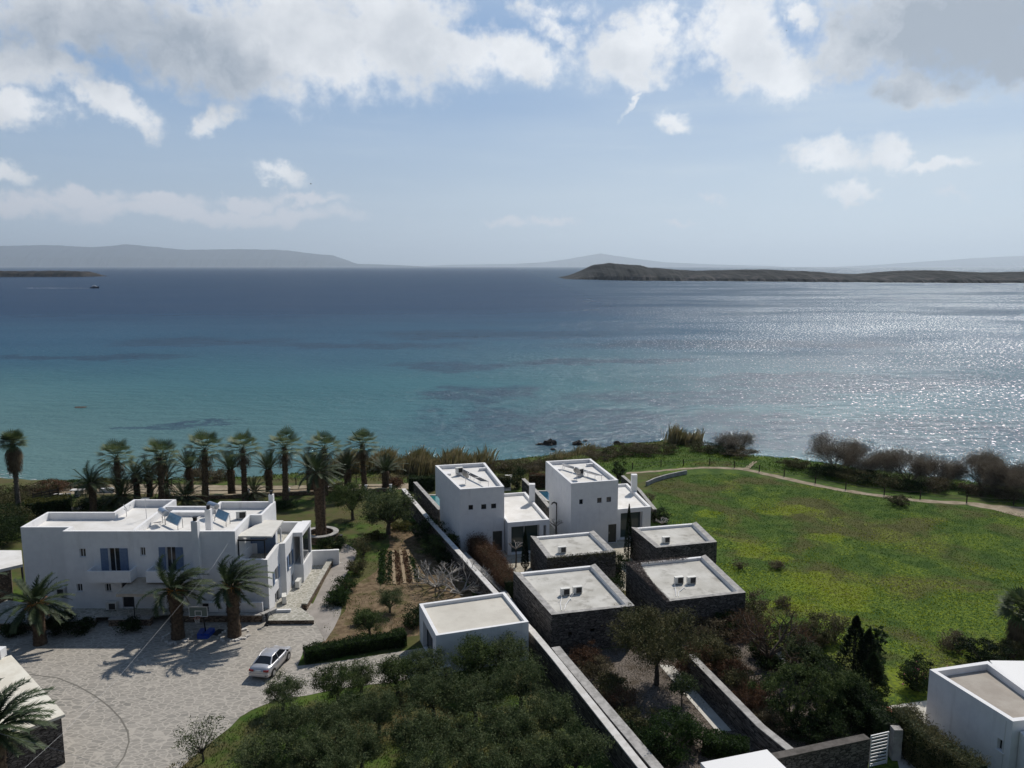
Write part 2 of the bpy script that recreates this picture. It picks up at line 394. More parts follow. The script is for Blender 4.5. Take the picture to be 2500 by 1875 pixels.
g = MB(); g.addarr(np.stack([X.ravel(), Y.ravel(), Z.ravel()], 1), np.stack([idx[:-1, :-1].ravel(), idx[:-1, 1:].ravel(), idx[1:, 1:].ravel(), idx[1:, :-1].ravel()], 1))
tag(g.build('ground', M_ground, smooth=True), kind='structure')
# ------------------------------------------------------------------ sea
def sea_mat():
    m = bpy.data.materials.new('sea_water'); m.use_nodes = True; t = NT(m.node_tree); t.n.clear()
    out = t.node('ShaderNodeOutputMaterial'); geo = t.node('ShaderNodeNewGeometry'); pos = geo.outputs['Position']
    x, y, z = t.sep(pos); flat = t.comb(x, y, 0.0)
    wob = t.vm('MULTIPLY', t.vm('SUBTRACT', t.noise(flat, 0.012, 5, 0.6, color=True), (.5, .5, .5)), (170, 120, 0))
    q = t.vm('ADD', flat, wob); qx, qy, qz = t.sep(q)
    deep, mid, teal, pale, reef = (0.012, 0.036, 0.078), (0.022, 0.072, 0.120), (0.036, 0.120, 0.138), (0.095, 0.172, 0.160), (0.018, 0.042, 0.072)
    # depth grows with distance; the shallow side lies on the left
    sh = t.m('SUBTRACT', qy, t.m('MULTIPLY', qx, 0.10))
    c = t.mix(t.ramp(sh, 190, 350), teal, mid)
    c = t.mix(t.ramp(sh, 330, 620), c, deep)
    # pale sand near the left beach
    c = t.mix(t.m('MULTIPLY', t.ramp(t.m('SUBTRACT', y, t.m('MULTIPLY', x, -0.5)), 190, 60), t.ramp(x, 10, -50)), c, pale)
    rs = t.ramp(x, 20, 140); c = t.mix(t.m('MULTIPLY', rs, 0.72), c, (0.024, 0.056, 0.095))
    # sea-grass and reef patches
    w2 = t.vm('MULTIPLY', t.vm('SUBTRACT', t.noise(flat, 0.035, 6, 0.66, color=True), (.5, .5, .5)), (60, 70, 0)); r = t.vm('ADD', flat, w2)
    acc = None
    for cx, cy, rx, ry, rot in [(22, 152, 52, 24, 0), (60, 150, 60, 26, 0), (-8, 165, 15, 20, 0), (-4, 196, 16, 18, 0), (48, 190, 46, 16, .2), (90, 215, 70, 24, 0), (-20, 250, 26, 14, 0), (30, 262, 40, 12, .1), (-130, 330, 50, 22, 0),
                                (-60, 320, 50, 18, .1), (-150, 275, 40, 12, 0), (-68, 152, 14, 3.5, .3), (90, 320, 90, 24, .05), (-10, 370, 70, 26, 0), (105, 150, 26, 12, 0)]:
        b = t.blob(r, cx, cy, rx, ry, rot); acc = b if acc is None else t.m('MAXIMUM', acc, b)
    pn = t.ramp(t.noise(flat, 0.16, 5, 0.7), .3, .6)
    c = t.mix(t.m('MULTIPLY', t.ramp(acc, -0.10, 0.55), t.m('ADD', 0.42, t.m('MULTIPLY', pn, 0.38))), c, reef)
    streak = t.noise(t.vm('MULTIPLY', flat, (0.35, 1.0, 0)), 0.035, 5, 0.6)
    c = t.mix(t.ramp(streak, .35, .7, 0, .35), c, t.vm('MULTIPLY', c, (.7, .75, .8)))
    # foam where the water meets the stones
    # waves
    wv = t.vm('MULTIPLY', flat, (0.75, 1.35, 1.0))
    n1 = t.noise(wv, 1.15, 4, 0.62, 0.3); n2 = t.noise(wv, 0.22, 3, 0.55, 0.2); n3 = t.noise(wv, 4.2, 3, 0.6)
    far = t.ramp(y, 120, 900)
    h = t.m('ADD', t.m('MULTIPLY', n1, 0.55), t.m('ADD', t.m('MULTIPLY', n2, 1.5), t.m('MULTIPLY', n3, 0.16)))
    gust = t.noise(t.vm('MULTIPLY', flat, (0.5, 1.0, 0)), 0.011, 4, 0.6, 0.5)
    bn = t.node('ShaderNodeBump', {'Strength': t.ramp(gust, .3, .7, .55, 1.0), 'Distance': 0.62, 'Height': h})
    dif = t.node('ShaderNodeBsdfDiffuse', {'Color': c}); t.l.new(bn.outputs[0], dif.inputs['Normal'])
    gl = t.node('ShaderNodeBsdfGlossy', {'Color': (0.9, 0.95, 1, 1), 'Roughness': 0.17}); t.l.new(bn.outputs[0], gl.inputs['Normal'])
    fr = t.node('ShaderNodeFresnel', {'IOR': 1.33}); t.l.new(bn.outputs[0], fr.inputs['Normal'])
    fac = t.m('MINIMUM', fr.outputs[0], 0.13)
    mx = t.node('ShaderNodeMixShader', {0: fac}); t.l.new(dif.outputs[0], mx.inputs[1]); t.l.new(gl.outputs[0], mx.inputs[2])
    # steep wavelets: a broad glossy lobe, its sun sparkles masked in by noise
    s1 = t.noise(t.vm('MULTIPLY', flat, (1.0, 0.55, 1.0)), 1.35, 2, 0.7); s2 = t.noise(t.vm('MULTIPLY', flat, (1.0, 0.5, 1.0)), 0.5, 2, 0.6)
    spk = t.m('MULTIPLY', t.ramp(s1, .585, .70), t.ramp(s2, .36, .62, .35, 1.0))
    gustw = t.ramp(t.noise(t.vm('MULTIPLY', flat, (0.30, 1.0, 0)), 0.014, 5, 0.6, 0.8), .38, .60, .22, 1.25)
    g2 = t.node('ShaderNodeBsdfGlossy', {'Color': (0.86, 0.94, 1, 1), 'Roughness': 0.45})
    glint_side = t.m('MULTIPLY', t.ramp(t.m('DIVIDE', t.m('SUBTRACT', x, 5.0), t.m('ADD', 40.0, t.m('MULTIPLY', y, 0.30))), 0.0, 1.6, 0.04, 1.45), t.ramp(y, 120, 420, 0.8, 2.2))  # sun glint painted by position: faint on the left, stronger right and offshore
    w2_ = t.m('MULTIPLY', t.m('MULTIPLY', t.m('ADD', t.m('MULTIPLY', spk, 0.95), 0.006), gustw), glint_side, clamp=True)
    mx2 = t.node('ShaderNodeMixShader', {0: w2_}); t.l.new(mx.outputs[0], mx2.inputs[1]); t.l.new(g2.outputs[0], mx2.inputs[2])
    t.l.new(mx2.outputs[0], out.inputs[0]); return m
s_ = MB(); rr = [0, 100, 200, 400, 900, 2000, 5000, 12000, 30000, 60000]; na = 48
v = [(0, 0, SEA)]
for r_ in rr[1:]:
    for a in range(na): q = 2 * math.pi * a / na; v.append((r_ * math.cos(q), r_ * math.sin(q), SEA))
fq = []
s_.addarr(v, [(0, 1 + a, 1 + (a + 1) % na) for a in range(na)])
v2 = np.array(v)
for i in range(len(rr) - 2):
    for a in range(na):
        p0 = 1 + i * na + a; p1 = 1 + i * na + (a + 1) % na; fq.append((p0, p0 + na, p1 + na, p1))
s_.F.append((np.array(fq), 0))
M_sea = sea_mat(); tag(s_.build('water', M_sea), kind='structure')
# ------------------------------------------------------------------ islands and far hills
def fbm1(x, seed, octs=5):
    r = 0.0; a = 1.0; f = 1.0
    for i in range(octs): r = r + a * np.sin(x * f + seed * (i + 1) * 1.7) * np.cos(x * f * 0.61 + seed * 2.3 + i); a *= 0.5; f *= 2.07
    return r
def ridge(name, prof, depth, mat, seed=1, n=260, rows=26, rough=1.0, steep=0.35):
    """a hill massif: prof = [(x, y_front, top height above the sea)], depth = its width front to back"""
    px = np.array([p[0] for p in prof]); py = np.array([p[1] for p in prof]); ph = np.array([p[2] for p in prof])
    xx = np.linspace(px[0], px[-1], n); fy = np.interp(xx, px, py); fh = np.interp(xx, px, ph)
    span = (px[-1] - px[0]); V = []
    for j in range(rows):
        v = j / (rows - 1.0)
        prof_v = np.clip(v / steep, 0, 1) ** 0.55 * np.clip((1 - v) / 0.5, 0, 1) ** 0.7
        zz = fh * prof_v * (1 + 0.05 * rough * fbm1(xx * 40 / span + v * 9, seed + v * 3)) + fh * 0.05 * rough * fbm1(xx * 120 / span + v * 20, seed + 5) * prof_v
        yy = fy + v * depth + depth * 0.04 * fbm1(xx * 70 / span, seed + 2) * (v < 0.9)
        V.append(np.stack([xx, yy, SEA + zz - (0.8 if j in (0, rows - 1) else 0)], 1))
    V = np.concatenate(V); idn = np.arange(n * rows).reshape(rows, n)
    m = MB(); m.addarr(V, np.stack([idn[:-1, :-1].ravel(), idn[:-1, 1:].ravel(), idn[1:, 1:].ravel(), idn[1:, :-1].ravel()], 1))
    return tag(m.build(name, mat, smooth=False), kind='structure')
def island_extra(t, pos, c):
    x, y, z = t.sep(pos); n = t.noise(pos, 0.03, 6, 0.7)
    rock = t.m('MULTIPLY', t.ramp(z, 16, 2), t.ramp(n, .45, .62))
    c = t.mix(rock, c, (0.055, 0.052, 0.052)); return t.mix(t.ramp(t.noise(pos, 0.15, 5, .7), .5, .75), c, (0.016, 0.017, 0.011))
M_isl = pmat('island_scrub', (0.005, 0.008, 0.010), (0.010, 0.012, 0.013), scale=0.012, rough=0.95, bump=0.5, bscale=0.2, spec=0.1, extra=island_extra)  # scrub colour darkened below its real tone to paint the backlit look
K = 1 / 1933.0
def D(px, y): return (px - 1250) * K * y
ridge('island', [(D(1381, 1960), 1960, 0.5), (D(1405, 1930), 1930, 8), (D(1440, 1890), 1880, 22), (D(1470, 1850), 1840, 33), (D(1510, 1800), 1800, 37), (D(1570, 1760), 1760, 33), (D(1650, 1740), 1730, 25),
                 (D(1730, 1720), 1710, 21), (D(1800, 1690), 1690, 21.5), (D(1930, 1640), 1640, 23), (D(2030, 1600), 1600, 20), (D(2110, 1570), 1570, 15.5), (D(2180, 1550), 1550, 14), (D(2260, 1540), 1540, 19),
                 (D(2340, 1520), 1520, 23), (D(2420, 1505), 1505, 22), (D(2520, 1500), 1500, 17), (D(2640, 1490), 1490, 20), (D(2800, 1480), 1480, 10), (D(2900, 1480), 1480, .5)], 420, M_isl, 3, 420, 40)
M_isl2 = pmat('islet_rock', (0.012, 0.012, 0.012), (0.045, 0.038, 0.034), scale=0.05, rough=0.95, bump=0.5, bscale=0.3, spec=0.1)
ridge('islet', [(-2300, 2300, 8), (-1700, 2330, 15), (-1550, 2350, 16.5), (D(180, 2380), 2380, 16), (D(200, 2400), 2400, 13), (D(212, 2400), 2400, 0.3)], 160, M_isl2, 5, 260, 20, 1.4, 0.15)
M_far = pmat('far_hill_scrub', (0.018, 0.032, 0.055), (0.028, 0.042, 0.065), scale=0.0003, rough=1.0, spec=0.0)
yh = 28000.0
def hp(px, ypx): return (D(px, yh), yh, (650.5 - ypx) * K * yh * 1.02 + 36)
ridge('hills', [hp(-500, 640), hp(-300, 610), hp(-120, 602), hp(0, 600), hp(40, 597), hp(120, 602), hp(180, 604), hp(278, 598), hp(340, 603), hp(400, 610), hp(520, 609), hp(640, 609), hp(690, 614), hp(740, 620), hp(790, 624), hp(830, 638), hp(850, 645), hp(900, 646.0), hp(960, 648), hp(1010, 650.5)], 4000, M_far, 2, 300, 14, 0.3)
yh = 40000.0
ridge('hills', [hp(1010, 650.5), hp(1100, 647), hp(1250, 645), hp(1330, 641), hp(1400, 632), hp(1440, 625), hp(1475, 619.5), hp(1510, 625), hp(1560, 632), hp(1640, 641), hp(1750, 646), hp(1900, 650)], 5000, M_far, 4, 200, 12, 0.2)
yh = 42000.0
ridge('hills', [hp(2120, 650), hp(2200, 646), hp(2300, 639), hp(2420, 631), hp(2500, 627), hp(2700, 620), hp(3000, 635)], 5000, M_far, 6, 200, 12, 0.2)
# ------------------------------------------------------------------ air
hz = MB(); hz.box(0, 27500, 640, 130000, 65000, 1310)
mh = bpy.data.materials.new('haze_air'); mh.use_nodes = True; th = NT(mh.node_tree); th.n.clear()
ho = th.node('ShaderNodeOutputMaterial'); hv = th.node('ShaderNodeVolumePrincipled', {'Color': (0.76, 0.88, 1.0, 1), 'Density': 3.9e-5, 'Anisotropy': 0.38})
th.l.new(hv.outputs[0], ho.inputs['Volume'])
tag(hz.build('haze', mh), kind='stuff')
# ------------------------------------------------------------------ surfaces laid on the ground
def flag_mat(name, c1, c2, grout, size, gw=0.05, stretch=(1, 1), rough=0.8):
    def ex(t, pos, c):
        v = t.vm('MULTIPLY', pos, (stretch[0] / size, stretch[1] / size, 0.0))
        v = t.vm('ADD', v, t.vm('MULTIPLY', t.vm('SUBTRACT', t.noise(v, 1.4, 3, color=True), (.5, .5, .5)), (0.35, 0.35, 0)))
        vo = t.node('ShaderNodeTexVoronoi', {'Vector': v, 'Scale': 1.0}, feature='DISTANCE_TO_EDGE')
        vc = t.node('ShaderNodeTexVoronoi', {'Vector': v, 'Scale': 1.0}, feature='F1')
        r = t.sep(vc.outputs['Color'])[0]
        st = t.mix(r, c1, c2); st = t.mix(t.ramp(t.noise(pos, 3.0, 5, .7), .3, .8, 0, .35), st, t.vm('MULTIPLY', st, (.6, .6, .62)))
        big = t.noise(pos, 0.12, 4, .6)
        st = t.mix(t.ramp(big, .35, .7, 0, .45), st, t.mix(.5, grout, c2))
        return t.mix(t.ramp(vo.outputs['Distance'], gw * .35, gw, 1, 0), st, grout)
    return pmat(name, c1, None, rough=rough, bump=0.35, bscale=5.0, spec=0.25, extra=ex)
M_pave = flag_mat('courtyard_flagstone', (0.215, 0.203, 0.180), (0.315, 0.292, 0.258), (0.385, 0.355, 0.31), 0.37, 0.10, (0.70, 1.15))
M_pave2 = flag_mat('terrace_flagstone', (0.25, 0.243, 0.20), (0.35, 0.335, 0.28), (0.47, 0.45, 0.40), 0.42, 0.09)
M_walk = pmat('worn_stone_walk', (0.25, 0.225, 0.20), (0.32, 0.29, 0.26), scale=0.9, rough=0.9, bump=0.4, bscale=6, extra=stains(.5, (0.17, 0.155, 0.14), 1.2))
M_soil = pmat('garden_soil', (0.110, 0.078, 0.048), (0.195, 0.145, 0.092), scale=1.6, rough=1.0, bump=1.0, bscale=2.6, spec=0.05, detail=8, extra=stains(.6, (0.065, 0.068, 0.022), 0.7, (.50, .64)))
M_gravel = pmat('garden_gravel', (0.060, 0.052, 0.045), (0.20, 0.170, 0.145), scale=9.0, extra=stains(.7, (0.055, 0.042, 0.028), 0.7, (.45, .65)), rough=1.0, bump=1.0, bscale=14, spec=0.1)
M_sand = pmat('path_earth', (0.24, 0.195, 0.14), (0.34, 0.29, 0.215), scale=0.9, rough=1.0, bump=0.7, bscale=5, spec=0.05, extra=stains(.6, (0.10, 0.105, 0.035), 0.8, (.55, .68)))
M_concrete = pmat('pale_concrete', (0.44, 0.42, 0.375), (0.56, 0.54, 0.49), scale=0.7, rough=0.9, bump=0.15, extra=stains(.5, (0.28, 0.265, 0.235), .8))
def sheet(name, poly, z, mat):
    m = MB(); m.add([(p[0], p[1], z) for p in poly], [tuple(range(len(poly)))]); return tag(m.build(name, mat), kind='structure')
def strip(name, left, right, mat, lift=0.05, sub=40):
    """a strip draped on the terrain between two polylines with the same number of points"""
    def res(pl, n):
        pl = [np.array(p[:2]) for p in pl]; d = np.cumsum([0] + [np.linalg.norm(b - a) for a, b in zip(pl[:-1], pl[1:])]); s = np.linspace(0, d[-1], n)
        return np.stack([np.interp(s, d, [p[i] for p in pl]) for i in (0, 1)], 1)
    a, b = res(left, sub), res(right, sub); k = 6; V = []
    for i in range(sub):
        w = 0.12 * math.sin(i * 1.7) + .1 * math.sin(i * .6 + 1)
        for j in range(k):
            p = a[i] + (b[i] - a[i]) * j / (k - 1) + np.array([0, w * (1 if j in (0, k - 1) else 0)])
            V.append((p[0], p[1], tz(p[0], p[1]) + lift - (0.0)))
    idn = np.arange(sub * k).reshape(sub, k); m = MB()
    m.addarr(V, np.stack([idn[:-1, :-1].ravel(), idn[1:, :-1].ravel(), idn[1:, 1:].ravel(), idn[:-1, 1:].ravel()], 1))
    return tag(m.build(name, mat), kind='structure')
cy = [(-60, 20), (-20.8, 20), W(6, 1540, 1659), W(7, 0, 1480), W(7, 220, 1310), W(7, 300, 1225), W(7, 400, 1165), W(7, 560, 1100), W(7, 720, 1062), W(7, 880, 1040), W(7, 1100, 990), W(7, 1400, 950), W(7, 1640, 925), (-5.4, 51.6), (-6.6, 55.2),
      W(7, 1700, 660), W(7, 1140, 750), W(7, 790, 790), W(7, 850, 650), W(7, 1010, 580), W(7, 1120, 420), W(7, 1160, 340), (-14.2, 62.6), (-16.4, 63.0), (-60, 63)]
sheet('courtyard', cy, 0.012, M_pave)
wk = [W(7, 1160, 345), W(7, 1060, 292), W(15, 1690, 1650), W(15, 1870, 1300), W(15, 1990, 1090), W(15, 2060, 950), W(15, 2040, 900), W(15, 1960, 850), W(15, 1870, 800), W(15, 1800, 990), (-16.9, 68), (-16.6, 61.0), (-15.6, 59.4), (-14.1, 56.2), W(7, 1100, 470)]
sheet('side_path', wk[::-1], 0.022, M_walk)
sheet('garden_soil', [(-13.7, 61.5), (-14.6, 56.8), (-14.9, 55.0), (-7.2, 57.2), (-6.9, 60), (-2.2, 60.4), (-4.6, 69), (-8.6, 79.2), (-11.5, 84.5), (-13.6, 83), (-12.4, 77), (-12.6, 70), (-14.3, 66)], 0.008, M_soil)
sheet('promenade', [(-62, 95.0), (-41.9, 95.4), (-27.3, 95.4), (-12.6, 97.6), (-12.6, 100.2), (-24, 99.4), (-30, 99.0), (-45, 99.6), (-62, 101)], 0.02, M_sand)
for z_, pl in ((0.03, [W(25, 1000, 790, 0), W(25, 1750, 730, 0), W(25, 1890, 640, 0), W(25, 1050, 770, 0)]),):
    pass
strip('path', [W(4, 250, 500), W(4, 560, 474), W(4, 870, 452), W(4, 1170, 470), W(4, 1480, 545), W(4, 1900, 632), W(5, 1210, 828), W(5, 1700, 862), W(5, 1950, 905), W(5, 2200, 975), (66, 78)],
      [W(4, 250, 488), W(4, 560, 462), W(4, 870, 440), W(4, 1170, 452), W(4, 1480, 522), W(4, 1900, 612), W(5, 1210, 805), W(5, 1700, 832), W(5, 1950, 862), W(5, 2200, 875), (72, 83)], M_sand, 0.025, 90)
strip('path', [W(4, 1150, 462), W(4, 1190, 430), W(4, 1235, 402)], [W(4, 1195, 468), W(4, 1225, 432), W(4, 1270, 402)], M_sand, 0.07, 14)
sheet('gravel_garden', [(3.4, 54.2), (7.4, 39.0), (9.0, 35), (15.6, 35), (15.4, 40.2), (12.6, 50.8), (11.4, 56.0)], 0.016, M_gravel)
sheet('gravel_garden', [(11.9, 56.2), (13.0, 51.0), (15.2, 42.6), (15.8, 40.2), (21.5, 41.8), (22.0, 44), (18.6, 57.5), (18.3, 58)], 0.017, M_gravel)
sheet('garden_path', [W(9, 380, 780), W(9, 880, 1362), W(9, 1000, 1345), W(9, 500, 790)], 0.035, M_concrete)
sheet('garden_path', [W(9, 1330, 650), W(9, 1690, 1050), W(9, 1770, 1060), W(9, 1410, 655)], 0.036, M_concrete)
sheet('yard_paving', [(2.3, 64.0), (9.6, 65.6), (19.5, 68.0), (17.6, 76.5), (14.9, 80), (13.2, 88.9), (3.4, 86.2), (-2.8, 84.6), (-8.9, 83.6), (-5.2, 73.6)], 0.014, pmat('yard_stone', (0.32, 0.29, 0.235), (0.42, 0.385, 0.31), scale=1.5, rough=.9, bump=.3))
# ------------------------------------------------------------------ building materials
M_white = pmat('white_plaster', (0.70, 0.695, 0.695), (0.75, 0.745, 0.74), scale=1.6, rough=0.9, bump=0.10, bscale=9, spec=0.2, extra=stains(.42, (0.47, 0.455, 0.44), 0.6, (.54, .78), streak=True))
M_rooftop = pmat('white_roof_screed', (0.60, 0.58, 0.545), (0.69, 0.675, 0.65), scale=0.6, rough=0.9, bump=0.12, extra=stains(.5, (0.46, 0.44, 0.40), 0.9, (.5, .75)))
M_roofgrey = pmat('concrete_roof', (0.42, 0.405, 0.365), (0.53, 0.515, 0.475), scale=0.5, rough=0.95, bump=0.2, extra=stains(.75, (0.24, 0.225, 0.195), 0.8, (.50, .70)))
M_coping = pmat('weathered_coping', (0.27, 0.26, 0.245), (0.40, 0.385, 0.365), scale=2.2, rough=0.95, bump=0.6, bscale=8, extra=stains(.6, (0.17, 0.165, 0.155), 2.5, (.5, .7)))
def stone_mat(name, c1, c2, joint, sx=0.42, sz=0.11):
    def ex(t, pos, c):
        x, y, z = t.sep(pos); h = t.m('ADD', t.m('MULTIPLY', x, 1.0), t.m('MULTIPLY', y, 0.83))
        v = t.comb(t.m('DIVIDE', h, sx), t.m('DIVIDE', z, sz), 0.0)
        v = t.vm('ADD', v, t.vm('MULTIPLY', t.vm('SUBTRACT', t.noise(v, .8, 3, color=True), (.5, .5, .5)), (.5, .5, 0)))
        vo = t.node('ShaderNodeTexVoronoi', {'Vector': v, 'Scale': 1.0}, feature='DISTANCE_TO_EDGE'); vc = t.node('ShaderNodeTexVoronoi', {'Vector': v, 'Scale': 1.0}, feature='F1')
        st = t.mix(t.sep(vc.outputs['Color'])[0], c1, c2); st = t.mix(t.ramp(t.noise(pos, 5, 4, .7), .35, .75, 0, .4), st, t.vm('MULTIPLY', st, (.6, .6, .6)))
        return t.mix(t.ramp(vo.outputs['Distance'], .02, .12, 1, 0), st, joint)
    return pmat(name, c1, None, rough=0.95, bump=0.9, bscale=7, spec=0.15, extra=ex)
M_stone = stone_mat('dark_dry_stone', (0.085, 0.075, 0.068), (0.21, 0.19, 0.17), (0.03, 0.027, 0.025))
M_stone2 = stone_mat('brown_field_stone', (0.12, 0.085, 0.06), (0.27, 0.205, 0.15), (0.06, 0.045, 0.035), 0.4, 0.16)
M_glass = pmat('dark_glass', (0.018, 0.022, 0.026), rough=0.06, spec=0.5)
M_glass2 = pmat('green_glass', (0.035, 0.060, 0.058), rough=0.08, spec=0.5)
M_blue = pmat('blue_shutter', (0.115, 0.165, 0.26), (0.15, 0.205, 0.30), scale=6, rough=0.6)
M_frame = pmat('white_frame', (0.62, 0.62, 0.62), rough=0.5)
M_dark = pmat('dark_metal', (0.03, 0.032, 0.038), rough=0.5, metal=0.3)
M_doorg = pmat('grey_green_door', (0.055, 0.056, 0.047), (0.070, 0.070, 0.058), scale=4, rough=0.6)
M_void = pmat('dim_interior', (0.035, 0.033, 0.032), rough=1.0)
M_canvas = pmat('canvas_awning', (0.43, 0.36, 0.28), (0.50, 0.43, 0.345), scale=3, rough=0.95, trans=0.12)
M_canopy = pmat('terrace_canopy', (0.56, 0.54, 0.49), (0.62, 0.60, 0.55), scale=2, rough=0.9)
M_acw = pmat('unit_casing', (0.60, 0.59, 0.55), (0.66, 0.65, 0.61), scale=5, rough=0.5)
M_steel = pmat('steel', (0.45, 0.46, 0.48), rough=0.3, metal=0.9)
M_black = pmat('black_paint', (0.015, 0.015, 0.016), rough=0.5)
def window(par, A, B, h, depth=0.16, shut=None, mat=M_glass, frame=M_frame, mull=1, name='window', sill=True):
    """frame, pane, sill (and shutters) in an opening (s0, s1, z0, z1) of wall A->B"""
    s0, s1, z0, z1 = h; f = MB(); w = 0.05
    f.wbox(A, B, s0, s0 + w, z0, z1, -depth, -depth + .05); f.wbox(A, B, s1 - w, s1, z0, z1, -depth, -depth + .05)
    f.wbox(A, B, s0 + w, s1 - w, z0, z0 + w, -depth, -depth + .05); f.wbox(A, B, s0 + w, s1 - w, z1 - w, z1, -depth, -depth + .05)
    for i in range(1, mull + 1):
        c = s0 + (s1 - s0) * i / (mull + 1); f.wbox(A, B, c - .025, c + .025, z0 + w, z1 - w, -depth + .002, -depth + .048)
    o = f.build(name, frame, par)
    g = MB(); g.wbox(A, B, s0 + .01, s1 - .01, z0 + .01, z1 - .01, -depth - .04, -depth + .012); g.build('pane', mat, o)
    if sill:
        g = MB(); g.wbox(A, B, s0 - .06, s1 + .06, z0 - .05, z0 - .002, -.1, .06); g.build('sill', M_white, o)
    if shut:
        for a, b in shut:
            q = MB(); q.wbox(A, B, a, b, z0 + .01, z1 - .01, 0.015, 0.055)
            n = 14
            for i in range(n):
                zc = z0 + .1 + (z1 - z0 - .2) * (i + .5) / n; q.wbox(A, B, a + .06, b - .06, zc - .02, zc + .02, 0.056, 0.07)
            q.build('shutter', M_blue, o)
    return o
def door(par, A, B, h, depth=0.14, mat=M_doorg):
    s0, s1, z0, z1 = h; d = MB(); d.wbox(A, B, s0 + .01, s1 - .01, z0 + .01, z1 - .01, -depth - .05, -depth); o = d.build('door', mat, par)
    k = MB(); k.wbox(A, B, s0 + .12, s0 + .15, z0 + .95, z0 + 1.15, -depth + .001, -depth + .06); k.build('handle', M_steel, o); return o
def hole(k, x0, y0, x1, y1, A, B):
    a, zt = onwall(k, x0, y0, A, B); b, _ = onwall(k, x1, y0, A, B); _, zb = onwall(k, (x0 + x1) / 2, y1, A, B)
    return (a, b, zb, zt)
def face_normal_fix(o): return o
# ------------------------------------------------------------------ the large white villa on the left
ZB, ZT = 0.0, 7.05
villa = thing('white_villa', 'large two storey white villa with blue shutters, balconies and stepped flat roof', 'villa', (-30, 61, 0))
vp = [(-39.9, 61.85), (-35.95, 61.85), (-35.95, 60.85), (-22.15, 60.85), (-22.3, 65.0), (-21.3, 65.0), (-21.3, 69.0), (-26.3, 69.0), (-26.3, 67.6), (-30.5, 67.6), (-30.5, 69.6), (-34.35, 69.6), (-34.35, 65.9), (-40.05, 65.9)]
A1, B1 = vp[2], vp[3]
hw = [hole(13, 1068, 882, 1152, 998, A1, B1), hole(13, 1888, 865, 1958, 980, A1, B1), hole(13, 1032, 1357, 1108, 1463, A1, B1), hole(13, 1418, 1355, 1494, 1463, A1, B1)]
d1 = hole(13, 1458, 875, 1608, 1200, A1, B1); d2 = hole(14, 575, 860, 705, 1180, A1, B1); d3 = hole(17, 1640, 150, 1790, 470, A1, B1)
d1 = (d1[0], d1[1], 3.45, d1[3]); d2 = (d2[0], d2[1], 3.45, d2[3]); d3 = (d3[0], d3[1], 0.62, 2.75)
hs = hw + [d1, d2, d3]
w = MB(); n = len(vp)
for i in range(n):
    a, b = vp[i], vp[(i + 1) % n]
    w.wall(a, b, ZB, ZT, hs if i == 2 else (), .2)
r = MB(); parapet(w, r, vp, ZT, 6.45, 0.24)
w.wbox((-30.35, 61.1), (-30.6, 67.4), 0, 6.3, 6.452, 7.06, -.12, .12)          # wall between the two roofs
w.wbox((-29.8, 66.5), (-26.6, 66.5), 0, 3.2, 6.452, 6.82, -1.05, 0)             # raised slab at the back
w.build('wall', M_white, villa); r.build('roof', M_rooftop, villa)
window(villa, A1, B1, hw[0], mull=1); window(villa, A1, B1, hw[1], mull=1); window(villa, A1, B1, hw[2]); window(villa, A1, B1, hw[3])
for dd, sh in ((d1, ((-0.62, -0.02), (0.02, 0.68))), (d2, ((-0.55, -0.02), (0.02, 0.62)))):
    window(villa, A1, B1, dd, .2, shut=((dd[0] + sh[0][0], dd[0] + sh[0][1]), (dd[1] + sh[1][0], dd[1] + sh[1][1])), mull=1, name='balcony_door', sill=False)
door(villa, A1, B1, d3, mat=M_dark)
for (k, x0, x1, yt) in ((13, 1165, 1757, 1155), (14, 303, 940, 1140)):
    A2, B2 = (-35.95, 59.75), (-22.15, 59.75)
    s0, zt = onwall(k, x0, yt, A2, B2); s1, _ = onwall(k, x1, yt, A2, B2); zt = 4.15; b = MB()
    b.wbox(A2, B2, s0, s1, 3.2, 3.4, -1.1, -.1)
    b.wbox(A2, B2, s0, s1, 3.2, zt, -.1, 0.02); b.wbox(A2, B2, s0, s0 + .12, 3.401, zt, -1.1, -.1); b.wbox(A2, B2, s1 - .12, s1, 3.401, zt, -1.1, -.1)
    b.build('balcony', M_white, villa)
# awning over the ground floor door
aw = MB(); p0, p1, p2, p3 = W(13, 1565, 1505, 2.75), W(14, 560, 1500, 2.75), (-25.6, 60.83, 3.15), (-30.55, 60.83, 3.15)
aw.add([p0, p1, p2, p3, *[(q[0], q[1], q[2] + .05) for q in (p0, p1, p2, p3)]], [(3, 2, 1, 0), (4, 5, 6, 7), (0, 1, 5, 4), (1, 2, 6, 5), (2, 3, 7, 6), (3, 0, 4, 7)])
aw.add([p0, p1, (p1[0], p1[1] - .04, p1[2] - .16), (p0[0], p0[1] - .04, p0[2] - .16)], [(0, 3, 2, 1)])
aw.build('awning', M_canvas, villa)
for (kx, ky) in ((1822, 600),):
    po = MB(); q = W(17, kx, ky, .6); po.tube([(q.x, q.y, 0), (q.x, q.y, 2.74)], .045, 8); po.build('awning_post', M_dark, villa)
